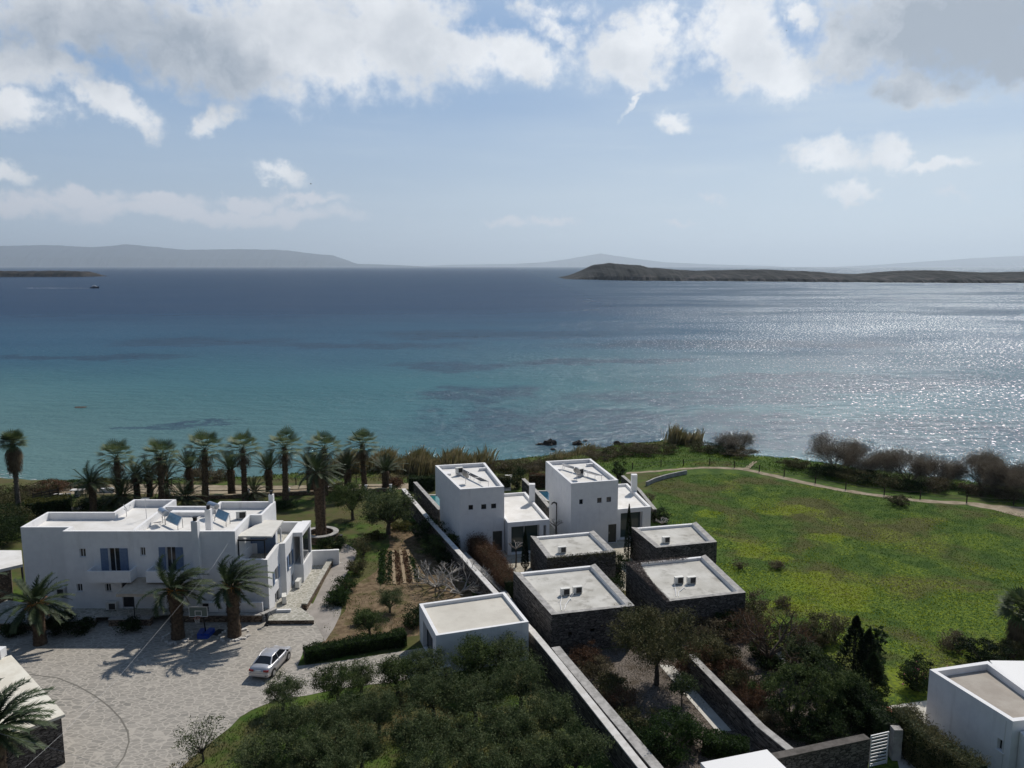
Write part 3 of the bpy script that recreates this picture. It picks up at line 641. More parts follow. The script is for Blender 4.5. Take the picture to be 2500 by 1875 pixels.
# chimneys
def chim(par, x, y, z0, z1, sx, sy, cap=None, nm='chimney'):
    c = MB(); c.box(x, y, (z0 + z1) / 2, sx, sy, z1 - z0); o = c.build(nm, M_white, par)
    if cap: q = MB(); q.box(x, y, z1 + .14, sx * .5, sy * .5, .28); q.box(x, y, z1 + .31, sx * .66, sy * .66, .05); q.build('chimney_cap', M_black, o)
    return o
s_, z_ = onwall(14, 985, 480, A1, B1); chim(villa, -35.95 + s_, 60.68, 0, z_ - .1, .50, .52, True)
q = W(14, 1170, 640, 6.45); s_, z_ = onwall(14, 1160, 360, (-40, q.y - .25), (-20, q.y - .25)); chim(villa, q.x, q.y, 6.3, z_, .46, .46, True)
s_, z_ = onwall(14, 2000, 150, (-40, 68.75), (-20, 68.75)); chim(villa, -40 + s_, 68.8, 6.3, z_, .40, .40, True)
# terrace wing
wp = [(-22.4, 60.93), (-19.68, 60.90), (-19.8, 64.6), (-19.35, 64.72), (-19.47, 70.6), (-22.0, 70.6), (-22.0, 64.9), (-22.4, 64.9)]
A3, B3 = wp[1], wp[2]; A4, B4 = wp[3], wp[4]
h3 = [hole(15, 935, 1150, 985, 1330, A3, B3)]; h3 = [(h3[0][0], h3[0][1] if h3[0][1] > h3[0][0] + .6 else h3[0][0] + .9, max(h3[0][2], 1.6), 3.0)]
h3.append((h3[0][0] - .1, h3[0][1] + .3, -0.02, 1.0))
h4 = [(0.9, 1.9, 2.0, 3.3), (1.7, 2.5, 0.25, 1.1), (3.6, 4.3, 0.6, 1.5)]
w = MB()
for i in range(len(wp)):
    w.wall(wp[i], wp[(i + 1) % len(wp)], ZB, 4.65, h3 if i == 1 else (h4 if i == 3 else ()), .16)
r = MB(); q4 = inset(wp, .28)
for i in range(len(wp)):
    j = (i + 1) % len(wp); w.quad((*wp[i], 4.65), (*wp[j], 4.65), (*q4[j], 4.65), (*q4[i], 4.65)); w.quad((*q4[i], 4.65), (*q4[j], 4.65), (*q4[j], 3.75), (*q4[i], 3.75))
r.add([(*p, 3.75) for p in q4], [tuple(range(len(q4)))]); w.build('wall', M_white, villa); r.build('terrace_floor', M_pave2, villa)
for i, h in enumerate(h3): window(villa, A3, B3, h, .14, shut=((h[0] - .5, h[0] - .02), (h[1] + .02, h[1] + .45)) if i == 0 else None, sill=False)
for i, h in enumerate(h4): window(villa, A4, B4, h, .14, shut=((h[0] - .5, h[0] - .02), (h[1] + .02, h[1] + .5)) if i == 0 else None, sill=i == 0)
# porch beyond the wing with a dark opening
pp = [(-19.46, 67.4), (-18.6, 67.5), (-18.67, 70.85), (-19.46, 70.75)]
w = MB(); w.prism(pp, 0, 1.7); w.prism(pp, 4.3, 4.66, bottom=True)
w.box(-18.74, 67.62, 3.0, .2, .2, 2.6); w.box(-18.8, 70.68, 3.0, .2, .2, 2.6); w.build('porch', M_white, villa)
g = MB(); g.wbox((-18.74, 67.72), (-18.8, 70.58), 0, 2.86, 1.7, 4.3, -.06, -.02); g.build('porch_glass', M_glass, villa)
# glazed room and canopy on the terrace
c0, c1, c2, c3 = W(15, 410, 725, 6.3), W(15, 905, 728, 6.3), W(15, 1060, 512, 6.3), W(15, 760, 505, 6.3)
m = MB(); c4 = [tuple(c0), tuple(c1), tuple(c2), (c3[0] + .3, c3[1], 6.3)]
m.prism([(p[0], p[1]) for p in c4], 6.26, 6.38, bottom=True); m.build('canopy', M_canopy, villa)
m = MB(); m.wbox((-22.25, 64.7), (-20.1, 64.75), 0, 2.1, 3.76, 6.2, -.1, 0); m.build('glass_partition', M_blue, villa)
for px_, py_ in ((-19.95, 61.25), (-22.05, 61.2)):
    m = MB(); m.box(px_, py_, 5.0, .09, .09, 2.5); m.build('canopy_post', M_dark, villa)
m = MB(); m.wbox((-22.1, 61.2), (-19.95, 61.25), 0, 2.1, 6.12, 6.25, -.05, .05); m.wbox((-19.95, 61.25), (-20.0, 65.4), 0, 4.0, 6.12, 6.25, -.05, .05); m.build('canopy_beam', M_dark, villa)
m = MB(); m.wbox((-19.72, 65.0), (-19.8, 68.6), 0, .12, 4.66, 5.9, -.12, 0); m.wbox((-21.2, 65.1), (-20.5, 65.1), 0, .7, 3.76, 6.1, -1.4, 0); m.build('stair_wall', M_white, villa)
# low walls and planters round the villa
def lowwall(name, label, pts, w, z0, z1, mat, cap=None, capm=None, cat='wall', group=None, per_terrain=False):
    th_ = thing(name, label, cat, (pts[0][0], pts[0][1], 0), group); m = MB(); c = MB()
    L = []; n = len(pts)
    for i, p in enumerate(pts):
        a = np.array(pts[max(i - 1, 0)][:2]); b = np.array(pts[min(i + 1, n - 1)][:2]); d = (b - a) / np.linalg.norm(b - a); nn = np.array([d[1], -d[0]]) * w / 2
        L.append((np.array(p[:2]) + nn, np.array(p[:2]) - nn))
    capt = cap or 0
    for i in range(n - 1):
        (a0, a1), (b0, b1) = L[i], L[i + 1]; za = z0; 
        m.prism([tuple(a0), tuple(b0), tuple(b1), tuple(a1)][::-1] if False else [tuple(a0), tuple(b0), tuple(b1), tuple(a1)], z0, z1 - capt, top=not cap)
        if cap:
            e = .04; ca = (a0 - a1) / w * e; cb = (b0 - b1) / w * e
            c.prism([tuple(a0 + ca), tuple(b0 + cb), tuple(b1 - cb), tuple(a1 - ca)], z1 - capt, z1, bottom=True)
    if cap:
        m.build('wall', mat, th_); c.build('coping', capm, th_)
    else:
        bpy.data.objects.remove(th_); o = m.build(name, mat, None, origin=(pts[0][0], pts[0][1], 0)); tag(o, label, cat, group); return o
    return th_
lowwall('retaining_wall', 'low stone terrace wall behind the left courtyard palm', [W(6, -300, 425, .6), W(6, 0, 412, .6), W(6, 290, 417, .6), W(6, 815, 382, .6)], .5, 0, .62, M_stone2, .07, M_coping)
lowwall('retaining_wall', 'short stone planter wall under the brown awning', [W(6, 935, 380, .6), W(6, 1290, 374, .6)], .5, 0, .62, M_stone2, .07, M_coping)
lowwall('retaining_wall', 'brown stone terrace wall behind the basketball hoop', [W(6, 1560, 345, .6), W(6, 1700, 345, .6), W(16, 1880, 548, .6)], .45, 0, .62, M_stone2, .07, M_coping)
sheet('villa_terrace', [W(6, -300, 405, .6), W(6, 0, 395, .6), W(6, 815, 370, .6), W(6, 940, 366, .6), W(6, 1290, 362, .6), W(6, 1560, 338, .6), (-20.2, 60.0), (-19.8, 60.9), (-36.5, 60.9), (-42, 62.5)], .55, M_pave2)
st = MB(); q0 = W(16, 1900, 560, .62); st.wbox((q0.x, q0.y), (q0.x + .75, q0.y + 1.15), 0, 1.35, 0, .66, -.42, 0)
tag(st.build('stone_block', M_coping, origin=(q0.x, q0.y, 0)), 'sloping stone wall end with pale coping beside the villa steps', 'wall')
lowwall('white_wall', 'low white plaster wall along the front corner of the villa', [(-24.3, 60.2), (-20.0, 60.25)], .18, .3, 1.35, M_white)
lowwall('white_wall', 'low white wall closing the paved side terrace', [(-19.55, 60.55), (-17.9, 60.7)], .2, 0, .55, M_white)
tt = MB(); tt.prism([W(7, 540, 400, .35), W(7, 930, 398, .35), W(7, 925, 372, .35), W(7, 820, 292, .35), W(7, 560, 300, .35)][::1], 0, .34, 1, mt=0); 
tag(tt.build('entrance_step', [M_pave2, M_stone2], origin=(-17, 60, 0)), 'low paved stone step in front of the side terrace', 'step')
sheet('side_terrace', [(-19.9, 60.9), (-17.0, 60.9), W(15, 1610, 1112, .1), (-16.0, 72.3), (-19.4, 72.3)], .04, M_pave2)
lowwall('side_terrace_wall', 'long low stone wall between the side terrace and the path', [W(15, 1340, 1625, .6), W(15, 1775, 885, .6)], .42, 0, .6, M_stone2, .08, M_pave2)
lowwall('white_wall', 'white wall at the far end of the side terrace', [(-19.2, 71.6), (-16.4, 71.9)], .25, 0, 1.45, M_white)
# ------------------------------------------------------------------ white roofs at the far left edge
lb = thing('white_outbuilding', 'low white flat roofed building at the left edge beside the villa', 'building', (-42, 62, 0))
pl = [W(1, -420, 1330, 3.0), W(1, 175, 1192, 3.0), W(1, 165, 1085, 3.0), W(1, -420, 1085, 3.0)]; pl = [(p.x, p.y) for p in pl]
m = MB(); m.prism(pl, 2.75, 3.0, bottom=True); m.build('roof', M_rooftop, lb)
m = MB(); m.prism(inset(pl, [.1, .9, .1, .1]), 0, 2.75, top=False); m.build('wall', M_stone2, lb)
m = MB()
for s in (.05, .55): m.box(pl[1][0] - .15, pl[1][1] + s * 1.5, 1.4, .12, .12, 2.7)
m.build('porch_post', M_dark, lb)
# ------------------------------------------------------------------ the two tower villas
def tower(label, up, tfrac, annex, winp, doorp, glz, ck, chim_px):
    o = thing('tower_house', label, 'house', (up[0].x, up[0].y, 0), 'white tower houses by the sea')
    P = [(p[0], p[1]) for p in up]; FL, FR, BR, BL = P
    lerp = lambda a, b, t: (a[0] + (b[0] - a[0]) * t, a[1] + (b[1] - a[1]) * t)
    low = [FL, FR, lerp(FR, BR, tfrac), lerp(FL, BL, tfrac)]
    zs = 3.35; hl = [hole(*h, FL, FR) for h in winp]; hd = hole(*doorp, FL, FR); hd = (hd[0], hd[1], 0.03, hd[3])
    hd_top = min(hd[3], 2.4); hd = (hd[0], hd[1], .03, hd_top)
    w = MB(); r = MB()
    w.wall(FL, FR, 0, 6.6, hl + [hd], .16)
    for a, b in ((FR, BR), (BR, BL), (BL, FL)): w.wall(a, b, zs, 6.6)
    for a, b in ((low[1], low[2]), (low[2], low[3]), (low[3], low[0])): w.wall(a, b, 0, zs)
    w.add([(*low[3], zs), (*low[2], zs), (*BR, zs), (*BL, zs)], [(0, 1, 2, 3)][::-1])
    parapet(w, r, P, 6.6, 6.22, 0.27)
    w.build('wall', M_white, o); r.build('roof', M_rooftop, o)
    # notch blocks on the roof
    k = MB(); a = lerp(FL, BL, .80); b = lerp(FL, BL, .70); ins = lambda p, d: (p[0] + d, p[1] + d * .1)
    k.prism([ins(b, .35), ins(b, .95), ins(a, .95), ins(a, .35)], 6.221, 6.40); k.build('roof_hatch', M_white, o)
    k = MB(); c = lerp(FR, BR, .80); k.prism([(c[0] - 1.0, c[1] - .35), (c[0] - .25, c[1] - .15), (c[0] - .3, c[1] + .15), (c[0] - 1.05, c[1] - .05)], 6.221, 6.52); k.build('roof_hatch', M_white, o)
    for h in hl: window(o, FL, FR, h, .12, frame=M_dark, mull=0, sill=False)
    door(o, FL, FR, hd)
    # annex
    a = [(p[0], p[1]) for p in annex]; hg = [hole(*g_, a[0], a[1]) for g_ in glz]; hg = [(h[0], h[1], .03, h[3]) for h in hg]
    w = MB(); r = MB()
    for i in range(4): w.wall(a[i], a[(i + 1) % 4], 0, 3.3, hg if i == 0 else (), .55)
    parapet(w, r, a, 3.3, 3.02, .26); ao = w.build('annex_wall', M_white, o); r.build('annex_roof', M_rooftop, o)
    for i, h in enumerate(hg): window(o, a[0], a[1], h, .55, mat=M_glass2, mull=1 if h[1] - h[0] > 1.5 else 0, name='glass_front', sill=False)
    q = W(*chim_px[0], 3.02); s_, z_ = onwall(*chim_px[1], (-50, q.y), (50, q.y)); chim(o, q.x, q.y + .25, 3.0, z_, .62, .60)
    return o
T1 = [W(3, 548, 457, 6.6), W(3, 888, 435, 6.6), W(3, 740, 250, 6.6), W(3, 355, 272, 6.6)]
tower('left white tower house with dark door and solar panels on its roof', T1, .82, [(-0.42, 74.25), (3.7, 75.3), (1.5, 84.9), (-2.5, 83.9)],
      [(19, 718, 922, 795, 1000), (19, 933, 910, 1017, 990), (19, 1100, 899, 1184, 977)], (19, 1127, 1365, 1288, 1659), [(19, 1440, 1290, 1915, 1700), (19, 1985, 1262, 2030, 1700)], 19, ((19, 1790, 900), (19, 1800, 572)))
T2 = [W(3, 1405, 412, 6.6), W(3, 1768, 385, 6.6), W(3, 1555, 220, 6.6), W(3, 1207, 240, 6.6)]
tower('right white tower house with grey door beside the green meadow', T2, .84, [(10.45, 78.45), (14.44, 79.5), (13.27, 88.4), (8.7, 87.25)],
      [(20, 790, 826, 850, 905), (20, 1093, 800, 1168, 883), (20, 1250, 786, 1326, 868)], (20, 1280, 1250, 1422, 1600), [(20, 1490, 1060, 1860, 1500)], 20, ((20, 1715, 725), (20, 1720, 412)))
# pools beside the towers
M_pool = pmat('pool_water', (0.02, 0.13, 0.14), (0.03, 0.17, 0.17), scale=1.2, rough=0.05, bump=0.15, bscale=3, spec=.5)
M_pool2 = pmat('pool_water_blue', (0.02, 0.075, 0.12), (0.03, 0.095, 0.15), scale=1.2, rough=0.05, bump=0.15, bscale=3, spec=.5)
for lab, pts, mt in (('green swimming pool behind the left tower house', [W(19, 40, 760, .12), W(19, 240, 760, .12), W(19, 330, 1000, .12), W(19, 215, 960, .12)], M_pool),
                     ('blue swimming pool behind the right tower house', [W(20, 95, 690, .12), W(20, 330, 690, .12), W(20, 400, 860, .12), W(20, 260, 850, .12)], M_pool2)):
    o = thing('swimming_pool', lab, 'pool', (pts[0].x, pts[0].y, 0), 'pools behind the towers')
    pg = [(p.x, p.y) for p in pts][::-1]
    m = MB(); m.prism(pg, .0, .12); m.build('water_surface', mt, o)
    m = MB()
    for i in range(4): m.wbox(pg[i], pg[(i + 1) % 4], -.2, math.dist(pg[i], pg[(i + 1) % 4]), .0, .2, .0, .25)
    m.build('edge', M_concrete, o)
# ------------------------------------------------------------------ stone houses
def stonehouse(label, quad, zt, acs, back_white=True, holes=(), group='flat roofed stone houses'):
    FL, FR, BR, BL = [(p.x, p.y) for p in quad]; o = thing('stone_house', label, 'house', (FL[0], FL[1], 0), group)
    zr = zt - .34; w = MB(); P = [FL, FR, BR, BL]
    for i in range(4): w.wall(P[i], P[(i + 1) % 4], 0, zr, holes if i == 0 else (), .2)
    cw = [.36, .55, .3, .50]; q = inset(P, cw); zts = [zt, zt, zt - .12, zt]
    w2 = MB(); c = MB(); wb = MB()
    for i in range(4):
        j = (i + 1) % 4; tgt = wb if i == 2 else c
        a, b, d, e = P[i], P[j], q[j], q[i]
        (w if i != 2 else wb).quad((*a, zr), (*b, zr), (*b, zts[i]), (*a, zts[i])); tgt.quad((*a, zts[i]), (*b, zts[i]), (*d, zts[i]), (*e, zts[i])); wb.quad((*e, zts[i]), (*d, zts[i]), (*d, zr), (*e, zr))
    c.quad((*P[2], zt - .12), (*P[2], zt), (*q[2], zt), (*q[2], zt - .12)); c.quad((*P[3], zt - .12), (*q[3], zt - .12), (*q[3], zt), (*P[3], zt))
    r = MB(); r.add([(*p, zr) for p in q], [(0, 1, 2, 3)])
    w.build('wall', M_stone, o); c.build('coping', M_coping, o); wb.build('parapet', M_white, o); r.build('roof', M_roofgrey, o)
    return o
HC = [W(3, 1252, 1425, 3.1), W(3, 1895, 1355, 3.1), W(3, 1590, 1030, 3.1), W(3, 958, 1092, 3.1)]
HD = [W(4, 560, 1480, 3.1), W(4, 1172, 1410, 3.1), W(4, 860, 1118, 3.1), W(4, 250, 1180, 3.1)]
HA = [W(3, 1220, 988, 3.1), W(3, 1750, 937, 3.1), W(3, 1578, 773, 3.1), W(3, 1090, 815, 3.1)]
HB = [W(4, 480, 1065, 3.1), W(4, 950, 1020, 3.1), W(4, 790, 865, 3.1), W(4, 285, 905, 3.1)]
stonehouse('dark stone house with pale flat roof, nearest to the long boundary wall', HC, 3.1, 2, holes=((1.3, 1.6, 1.3, 1.6), (3.0, 3.35, 1.4, 1.7)))
stonehouse('dark stone house with a dry creeper along its left roof edge', HD, 3.1, 2)
stonehouse('small stone house in front of the left tower house', HA, 3.1, 1)
stonehouse('small stone house beside the meadow in front of the right tower house', HB, 3.1, 1)
# ------------------------------------------------------------------ white hut, outbuildings
hut = thing('white_hut', 'single storey white hut with flat cream roof above the olive trees', 'hut', (-5.2, 51.3, 0))
hp_ = [W(3, 362, 1585, 2.9), W(3, 1077, 1478, 2.9), W(3, 890, 1248, 2.9), W(3, 232, 1340, 2.9)]; hp_ = [(p.x, p.y) for p in hp_]
hh = hole(3, 340, 1500, 256, 1440, hp_[3], hp_[0]); L_ = math.dist(hp_[3], hp_[0]); hh = (L_ * .22, L_ * .80, .04, 2.15)
w = MB(); r = MB()
for i in range(4): w.wall(hp_[i], hp_[(i + 1) % 4], 0, 2.9, [hh] if i == 3 else (), .35)
parapet(w, r, hp_, 2.9, 2.66, .24); w.build('wall', M_white, hut)
M_hutroof = pmat('cream_roof_screed', (0.50, 0.47, 0.41), (0.56, 0.53, 0.465), scale=0.6, rough=.9, bump=.1, extra=stains(.4, (0.42, 0.39, 0.335), 1.4, (.5, .7)))
r.build('roof', M_hutroof, hut); window(hut, hp_[3], hp_[0], hh, .35, frame=M_dark, name='glass_door', sill=False)
bl = thing('stone_outbuilding', 'stone outbuilding with sloping white slab roof in the lower left corner', 'building', (-30, 43, 0))
rp = [W(6, 555, 1200, 3.0), W(6, 95, 695, 3.0)]; a, b = (rp[0].x, rp[0].y), (rp[1].x, rp[1].y); c = W(6, 160, 1350, 3.0); dv = (c.x - a[0], c.y - a[1]); dl = math.hypot(*dv); dv = (dv[0] / dl * 6.5, dv[1] / dl * 6.5)
pl = [a, b, (b[0] + dv[0], b[1] + dv[1]), (a[0] + dv[0], a[1] + dv[1])]
m = MB(); m.prism(pl, 2.84, 3.0, bottom=True); m.build('roof', pmat('limewashed_slab', (0.60, 0.56, 0.47), (0.70, 0.67, 0.58), scale=.8, rough=.9, extra=stains(.4, (.45, .42, .35), 1.0)), bl)
m = MB(); m.prism(inset(pl, .16), 0, 2.84, top=False); m.build('wall', M_stone, bl)
q = W(6, 20, 720, 3.0); m = MB(); m.box(q.x - .3, q.y + .1, 3.3, .7, .6, .6); m.build('chimney', M_white, bl)
# lower right house
rh = thing('white_house', 'white house with parapet roof cut by the right edge of the photo', 'house', (27, 42, 0))
hz3 = 3.6; pl = [(27.15, 39.75), (30.3, 40.3), (29.75, 46.4), (25.55, 45.35)]
fw = hole(10, 1868, 1400, 1932, 1530, pl[3], pl[0]); L_ = math.dist(pl[3], pl[0])
s0_, z0_ = onwall(10, 1872, 1400, pl[3], pl[0]); s1_, _ = onwall(10, 1930, 1420, pl[3], pl[0]); _, zb_ = onwall(10, 1900, 1520, pl[3], pl[0])
fw = (s0_, min(s1_, L_ - .2), zb_, z0_)
w = MB(); r = MB()
for i in range(4): w.wall(pl[i], pl[(i + 1) % 4], 0, hz3, [fw] if i == 3 else (), .2)
parapet(w, r, pl, hz3, 3.2, .3); w.build('wall', M_white, rh); r.build('roof', pmat('sandy_roof', (0.31, 0.275, 0.235), (0.38, 0.345, 0.30), scale=.7, rough=.95, bump=.2, extra=stains(.4, (.22, .2, .17), 1.0)), rh)
window(rh, pl[3], pl[0], fw, .18)
m = MB(); m.prism([(27.35, 37.2), (31.5, 38.0), (31.0, 40.35), (27.6, 39.78)], 0, 3.0); m.build('front_wing', M_white, rh)
m = MB(); m.tube([(27.05, 40.15, .1), (27.05, 40.15, 3.4)], .04, 6); m.build('drainpipe', M_frame, rh)
ob = thing('white_outbuilding', 'bright white flat roof behind the lower right house', 'building', (31, 45, 0))
pl2 = [W(10, 1862, 800, 2.4), W(10, 2120, 1010, 2.4), W(10, 2500, 900, 2.4), W(10, 2420, 735, 2.4)]; pl2 = [(29.9, 42.5), (36, 42.8), (37, 48.6), (pl2[0].x + .1, pl2[0].y + .9)]
m = MB(); m.prism(pl2, 2.2, 2.4, bottom=True); m.build('roof', M_frame, ob); m = MB(); m.prism(inset(pl2, .1), 0, 2.2, top=False); m.build('wall', M_white, ob)
ob = thing('white_outbuilding', 'plain white flat roof rising from the bottom edge of the photo', 'building', (12, 35, 0))
pl2 = [W(9, 735, 1612, 3.0), W(9, 1300, 1500, 3.0), W(9, 1465, 1659, 3.0)]; pl2 = [(p.x, p.y) for p in pl2]
e = (pl2[2][0] + (pl2[2][0] - pl2[1][0]) * 1.4, pl2[2][1] + (pl2[2][1] - pl2[1][1]) * 1.4); pl2 = [(e[0] + pl2[0][0] - pl2[1][0], e[1] + pl2[0][1] - pl2[1][1]), e, pl2[1], pl2[0]]
m = MB(); m.prism(pl2, 2.8, 3.0, bottom=True); m.build('roof', M_frame, ob); m = MB(); m.prism(inset(pl2, .12), 0, 2.8, top=False); m.build('wall', M_white, ob)
sheet('yard_paving', [W(10, 880, 1140), W(10, 1270, 1085), W(10, 1265, 1290), (25.4, 40), (23, 36), (21, 38.5), W(10, 930, 1230)][::-1], .02, M_concrete)
# ------------------------------------------------------------------ boundary walls
M_wtop = pmat('wall_top_plaster', (0.50, 0.48, 0.45), (0.60, 0.585, 0.56), scale=2.0, rough=.95, bump=.3, extra=stains(.6, (.30, .29, .27), 1.2))
lowwall('boundary_wall', 'long dark stone boundary wall with pale rounded top running past the hut', [W(3, 110, 450, 1.8), W(3, 310, 690, 1.8), W(3, 530, 930, 1.8), W(3, 820, 1250, 1.8), W(8, 1040, 480, 1.8), W(8, 1255, 738, 1.8), W(8, 1990, 1659, 1.8), (8.6, 33.5)], .40, 0, 1.8, M_stone, .08, M_wtop)
lowwall('boundary_wall', 'rough dark stone wall along the gravel garden, beside the long pale topped wall', [W(8, 1245, 625, 1.75), W(8, 1310, 708, 1.75), W(8, 2100, 1640, 1.75), (9.1, 33.8)], .55, 0, 1.75, M_stone, .07, M_coping)
lowwall('boundary_wall', 'pebble topped stone wall left of the left tower house', [W(21, 350, 145, 1.8), W(21, 690, 520, 1.8)], .38, 0, 1.8, M_stone, .06, M_coping)
lowwall('boundary_wall', 'low dark stone wall under the rust coloured hedge', [W(21, 1010, 1100, 1.0), W(21, 1560, 1640, 1.0), (0.9, 57.6)], .4, 0, 1.0, M_stone, .06, M_coping)
lowwall('boundary_wall', 'pebble topped stone wall between the two tower houses', [W(19, 1640, 470, 1.7), W(19, 1860, 680, 1.7), W(19, 2090, 960, 1.7)], .38, 0, 1.7, M_stone, .06, M_coping)
lowwall('boundary_wall', 'stone wall between the right tower house and the meadow', [W(20, 1520, 420, 1.5), W(20, 1800, 660, 1.5), W(20, 2070, 990, 1.5)], .34, 0, 1.5, M_stone, .06, M_coping)
lowwall('boundary_wall', 'frosty topped stone wall between the two gravel gardens', [W(9, 650, 690, 1.6), W(9, 1250, 1300, 1.6), W(9, 1500, 1500, 1.6)], .42, 0, 1.6, M_stone, .06, M_coping)
lowwall('boundary_wall', 'stone wall facing the camera beside the white slatted gate', [W(9, 1340, 1560, 1.8), W(9, 2155, 1388, 1.8)], .45, 0, 1.8, M_stone, .06, pmat('shaded_coping', (.07, .063, .056), (.12, .108, .098), scale=3, rough=1))  # coping colour darkened to paint shade onto this wall top
lowwall('curved_wall', 'short pale curved wall at the upper edge of the meadow', [W(4, 405, 560, .5), W(4, 470, 530, .5), W(4, 560, 503, .5), W(4, 640, 485, .5), W(4, 715, 470, .5)], .22, 0, .55, M_coping)
lowwall('promenade_wall', 'low stone wall behind the row of tall palms', [W(2, 20, 672, .3), W(2, 480, 665, .3), W(2, 1000, 640, .3), W(2, 1500, 625, .3), W(2, 1750, 610, .3)], .35, 0, .45, M_stone2, .06, M_sand)
# ------------------------------------------------------------------ plants
def leafmat(name, c1, c2, scale=1.2, trans=0.3, rough=0.75, spec=.12):
    return pmat(name, c1, c2, scale=scale, rough=rough, spec=spec, trans=trans, detail=4, lo=.4, hi=.6)
M_olive = leafmat('olive_leaves', (0.028, 0.050, 0.014), (0.095, 0.125, 0.042), 1.8)
M_olive2 = leafmat('silvery_olive_leaves', (0.036, 0.058, 0.020), (0.128, 0.155, 0.072), 2.2)
M_green = leafmat('dark_shrub_leaves', (0.014, 0.026, 0.010), (0.034, 0.056, 0.018), 2.0)
M_hedge = leafmat('hedge_leaves', (0.016, 0.034, 0.010), (0.040, 0.072, 0.018), 2.5)
M_hedgey = leafmat('yellowing_hedge_leaves', (0.050, 0.055, 0.014), (0.105, 0.105, 0.030), 2.5)
M_rust = leafmat('rust_brown_twigs', (0.085, 0.048, 0.028), (0.155, 0.088, 0.052), 2.0, .2)
M_brown = leafmat('dry_brown_scrub', (0.090, 0.076, 0.044), (0.165, 0.138, 0.085), 1.0, .2)
M_brgrn = leafmat('brown_green_scrub', (0.056, 0.062, 0.024), (0.120, 0.110, 0.052), 1.0, .2)
M_tam = leafmat('tamarisk_twigs', (0.135, 0.112, 0.084), (0.21, 0.18, 0.138), 1.4, .25)
M_reed = leafmat('reed_blades', (0.13, 0.12, 0.05), (0.28, 0.235, 0.13), 0.6, .3)
M_frond = leafmat('palm_fronds', (0.026, 0.044, 0.018), (0.055, 0.078, 0.032), 1.5, .18, .6, .25)
M_fan = leafmat('fan_palm_leaves', (0.045, 0.074, 0.026), (0.115, 0.145, 0.060), 1.2, .25, .6, .25)
M_dead = leafmat('dead_palm_leaves', (0.085, 0.062, 0.038), (0.15, 0.115, 0.072), 1.5, .15)
M_fruit = pmat('orange_date_stalks', (0.36, 0.16, 0.03), (0.48, 0.24, 0.05), scale=4, rough=.7)
M_bark = pmat('tree_bark', (0.055, 0.045, 0.035), (0.105, 0.088, 0.070), scale=4, rough=1.0, bump=.8, bscale=14)
M_palmtr = pmat('palm_trunk', (0.060, 0.040, 0.026), (0.135, 0.095, 0.062), scale=5, rough=1.0, bump=1.0, bscale=12)
M_palmgr = pmat('grey_palm_trunk', (0.085, 0.072, 0.058), (0.155, 0.132, 0.108), scale=4, rough=1.0, bump=1.0, bscale=10)
M_fig = pmat('pale_fig_bark', (0.27, 0.25, 0.225), (0.38, 0.355, 0.32), scale=4, rough=.9)
M_cyp = leafmat('cypress_leaves', (0.010, 0.020, 0.009), (0.024, 0.040, 0.015), 3.0, .1)
rg = np.random.default_rng(11)
def unit(n):
    v = rg.normal(size=(n, 3)); return v / np.linalg.norm(v, axis=1)[:, None]
def leaves(mb, C, L, Wd, m=0, axis=None, jit=1.0):
    """one rhombic leaf at each centre"""
    n = len(C); a = unit(n)
    if axis is not None: a = axis + a * jit; a /= np.linalg.norm(a, axis=1)[:, None]
    b = np.cross(a, unit(n)); b /= np.linalg.norm(b, axis=1)[:, None] + 1e-9
    s = rg.uniform(.65, 1.25, (n, 1)); l = a * L * .5 * s; w = b * Wd * .5 * s
    V = np.stack([C - l, C + w, C + l, C - w], 1).reshape(-1, 3)
    mb.addarr(V, np.arange(n * 4).reshape(n, 4), m)
def crown_pts(n, r, h, clumps, cr, seed=None, flat=0.0):
    """leaf centres in uneven clumps spread through an ellipsoid (r, r, h/2) centred on the origin"""
    d = unit(clumps); rad_ = rg.uniform(.35, 1.0, (clumps, 1)) ** .6
    lump = 1 + .22 * np.sin(d[:, :1] * 3 + d[:, 1:2] * 4.1 + rg.uniform(0, 6)) + .15 * np.sin(d[:, 2:] * 7 + d[:, :1] * 5)
    c = d * rad_ * lump * np.array([r, r, h / 2]); c[:, 2] = np.maximum(c[:, 2], -h * .42)
    k = rg.integers(0, clumps, n); size = rg.uniform(.6, 1.3, (clumps, 1))
    return c[k] + rg.normal(size=(n, 3)) * cr * size[k] * np.array([1, 1, .75]), c
def limbs(mb, base, tips, r0, m=0, wob=.12):
    base = Vector(base)
    for tpt in tips:
        tpt = Vector(tpt); d = tpt - base; k = 5; P = []
        for i in range(k):
            t = i / (k - 1); P.append(base + d * t + Vector((rnd.uniform(-1, 1), rnd.uniform(-1, 1), rnd.uniform(-.4, .4))) * wob * math.sin(t * 3.14) + Vector((0, 0, .25 * d.length * math.sin(t * 3.14) * .25)))
        mb.tube(P, [r0 * (1 - .8 * i / (k - 1)) for i in range(k)], 5, m, cap=False)
def tree_mesh(parent, r, h, z0, n, leafL, leafW, mat, clumps=60, cr=.3, trunk_r=.13, bark=None, nl=6, lean=(0, 0), tname='trunk', cname='crown'):
    pts, c = crown_pts(n, r, h, clumps, cr); pts += np.array([lean[0], lean[1], z0 + h / 2]); c += np.array([lean[0], lean[1], z0 + h / 2])
    t = MB(); fork = Vector((lean[0] * .3, lean[1] * .3, max(z0 * .75, .25)))
    t.tube([(0, 0, -.15), (lean[0] * .1 + .03, .02, fork.z * .5), fork], [trunk_r * 1.35, trunk_r, trunk_r * .8], 7, cap=False)
    sel = [c[i] for i in rg.choice(len(c), min(nl * 2, len(c)), replace=False)]
    limbs(t, fork, sel, trunk_r * .55)
    t.build(tname, bark or M_bark, parent); m = MB(); leaves(m, pts, leafL, leafW); m.build(cname, mat, parent)
def variants(fn, n): return [fn(i) for i in range(n)]
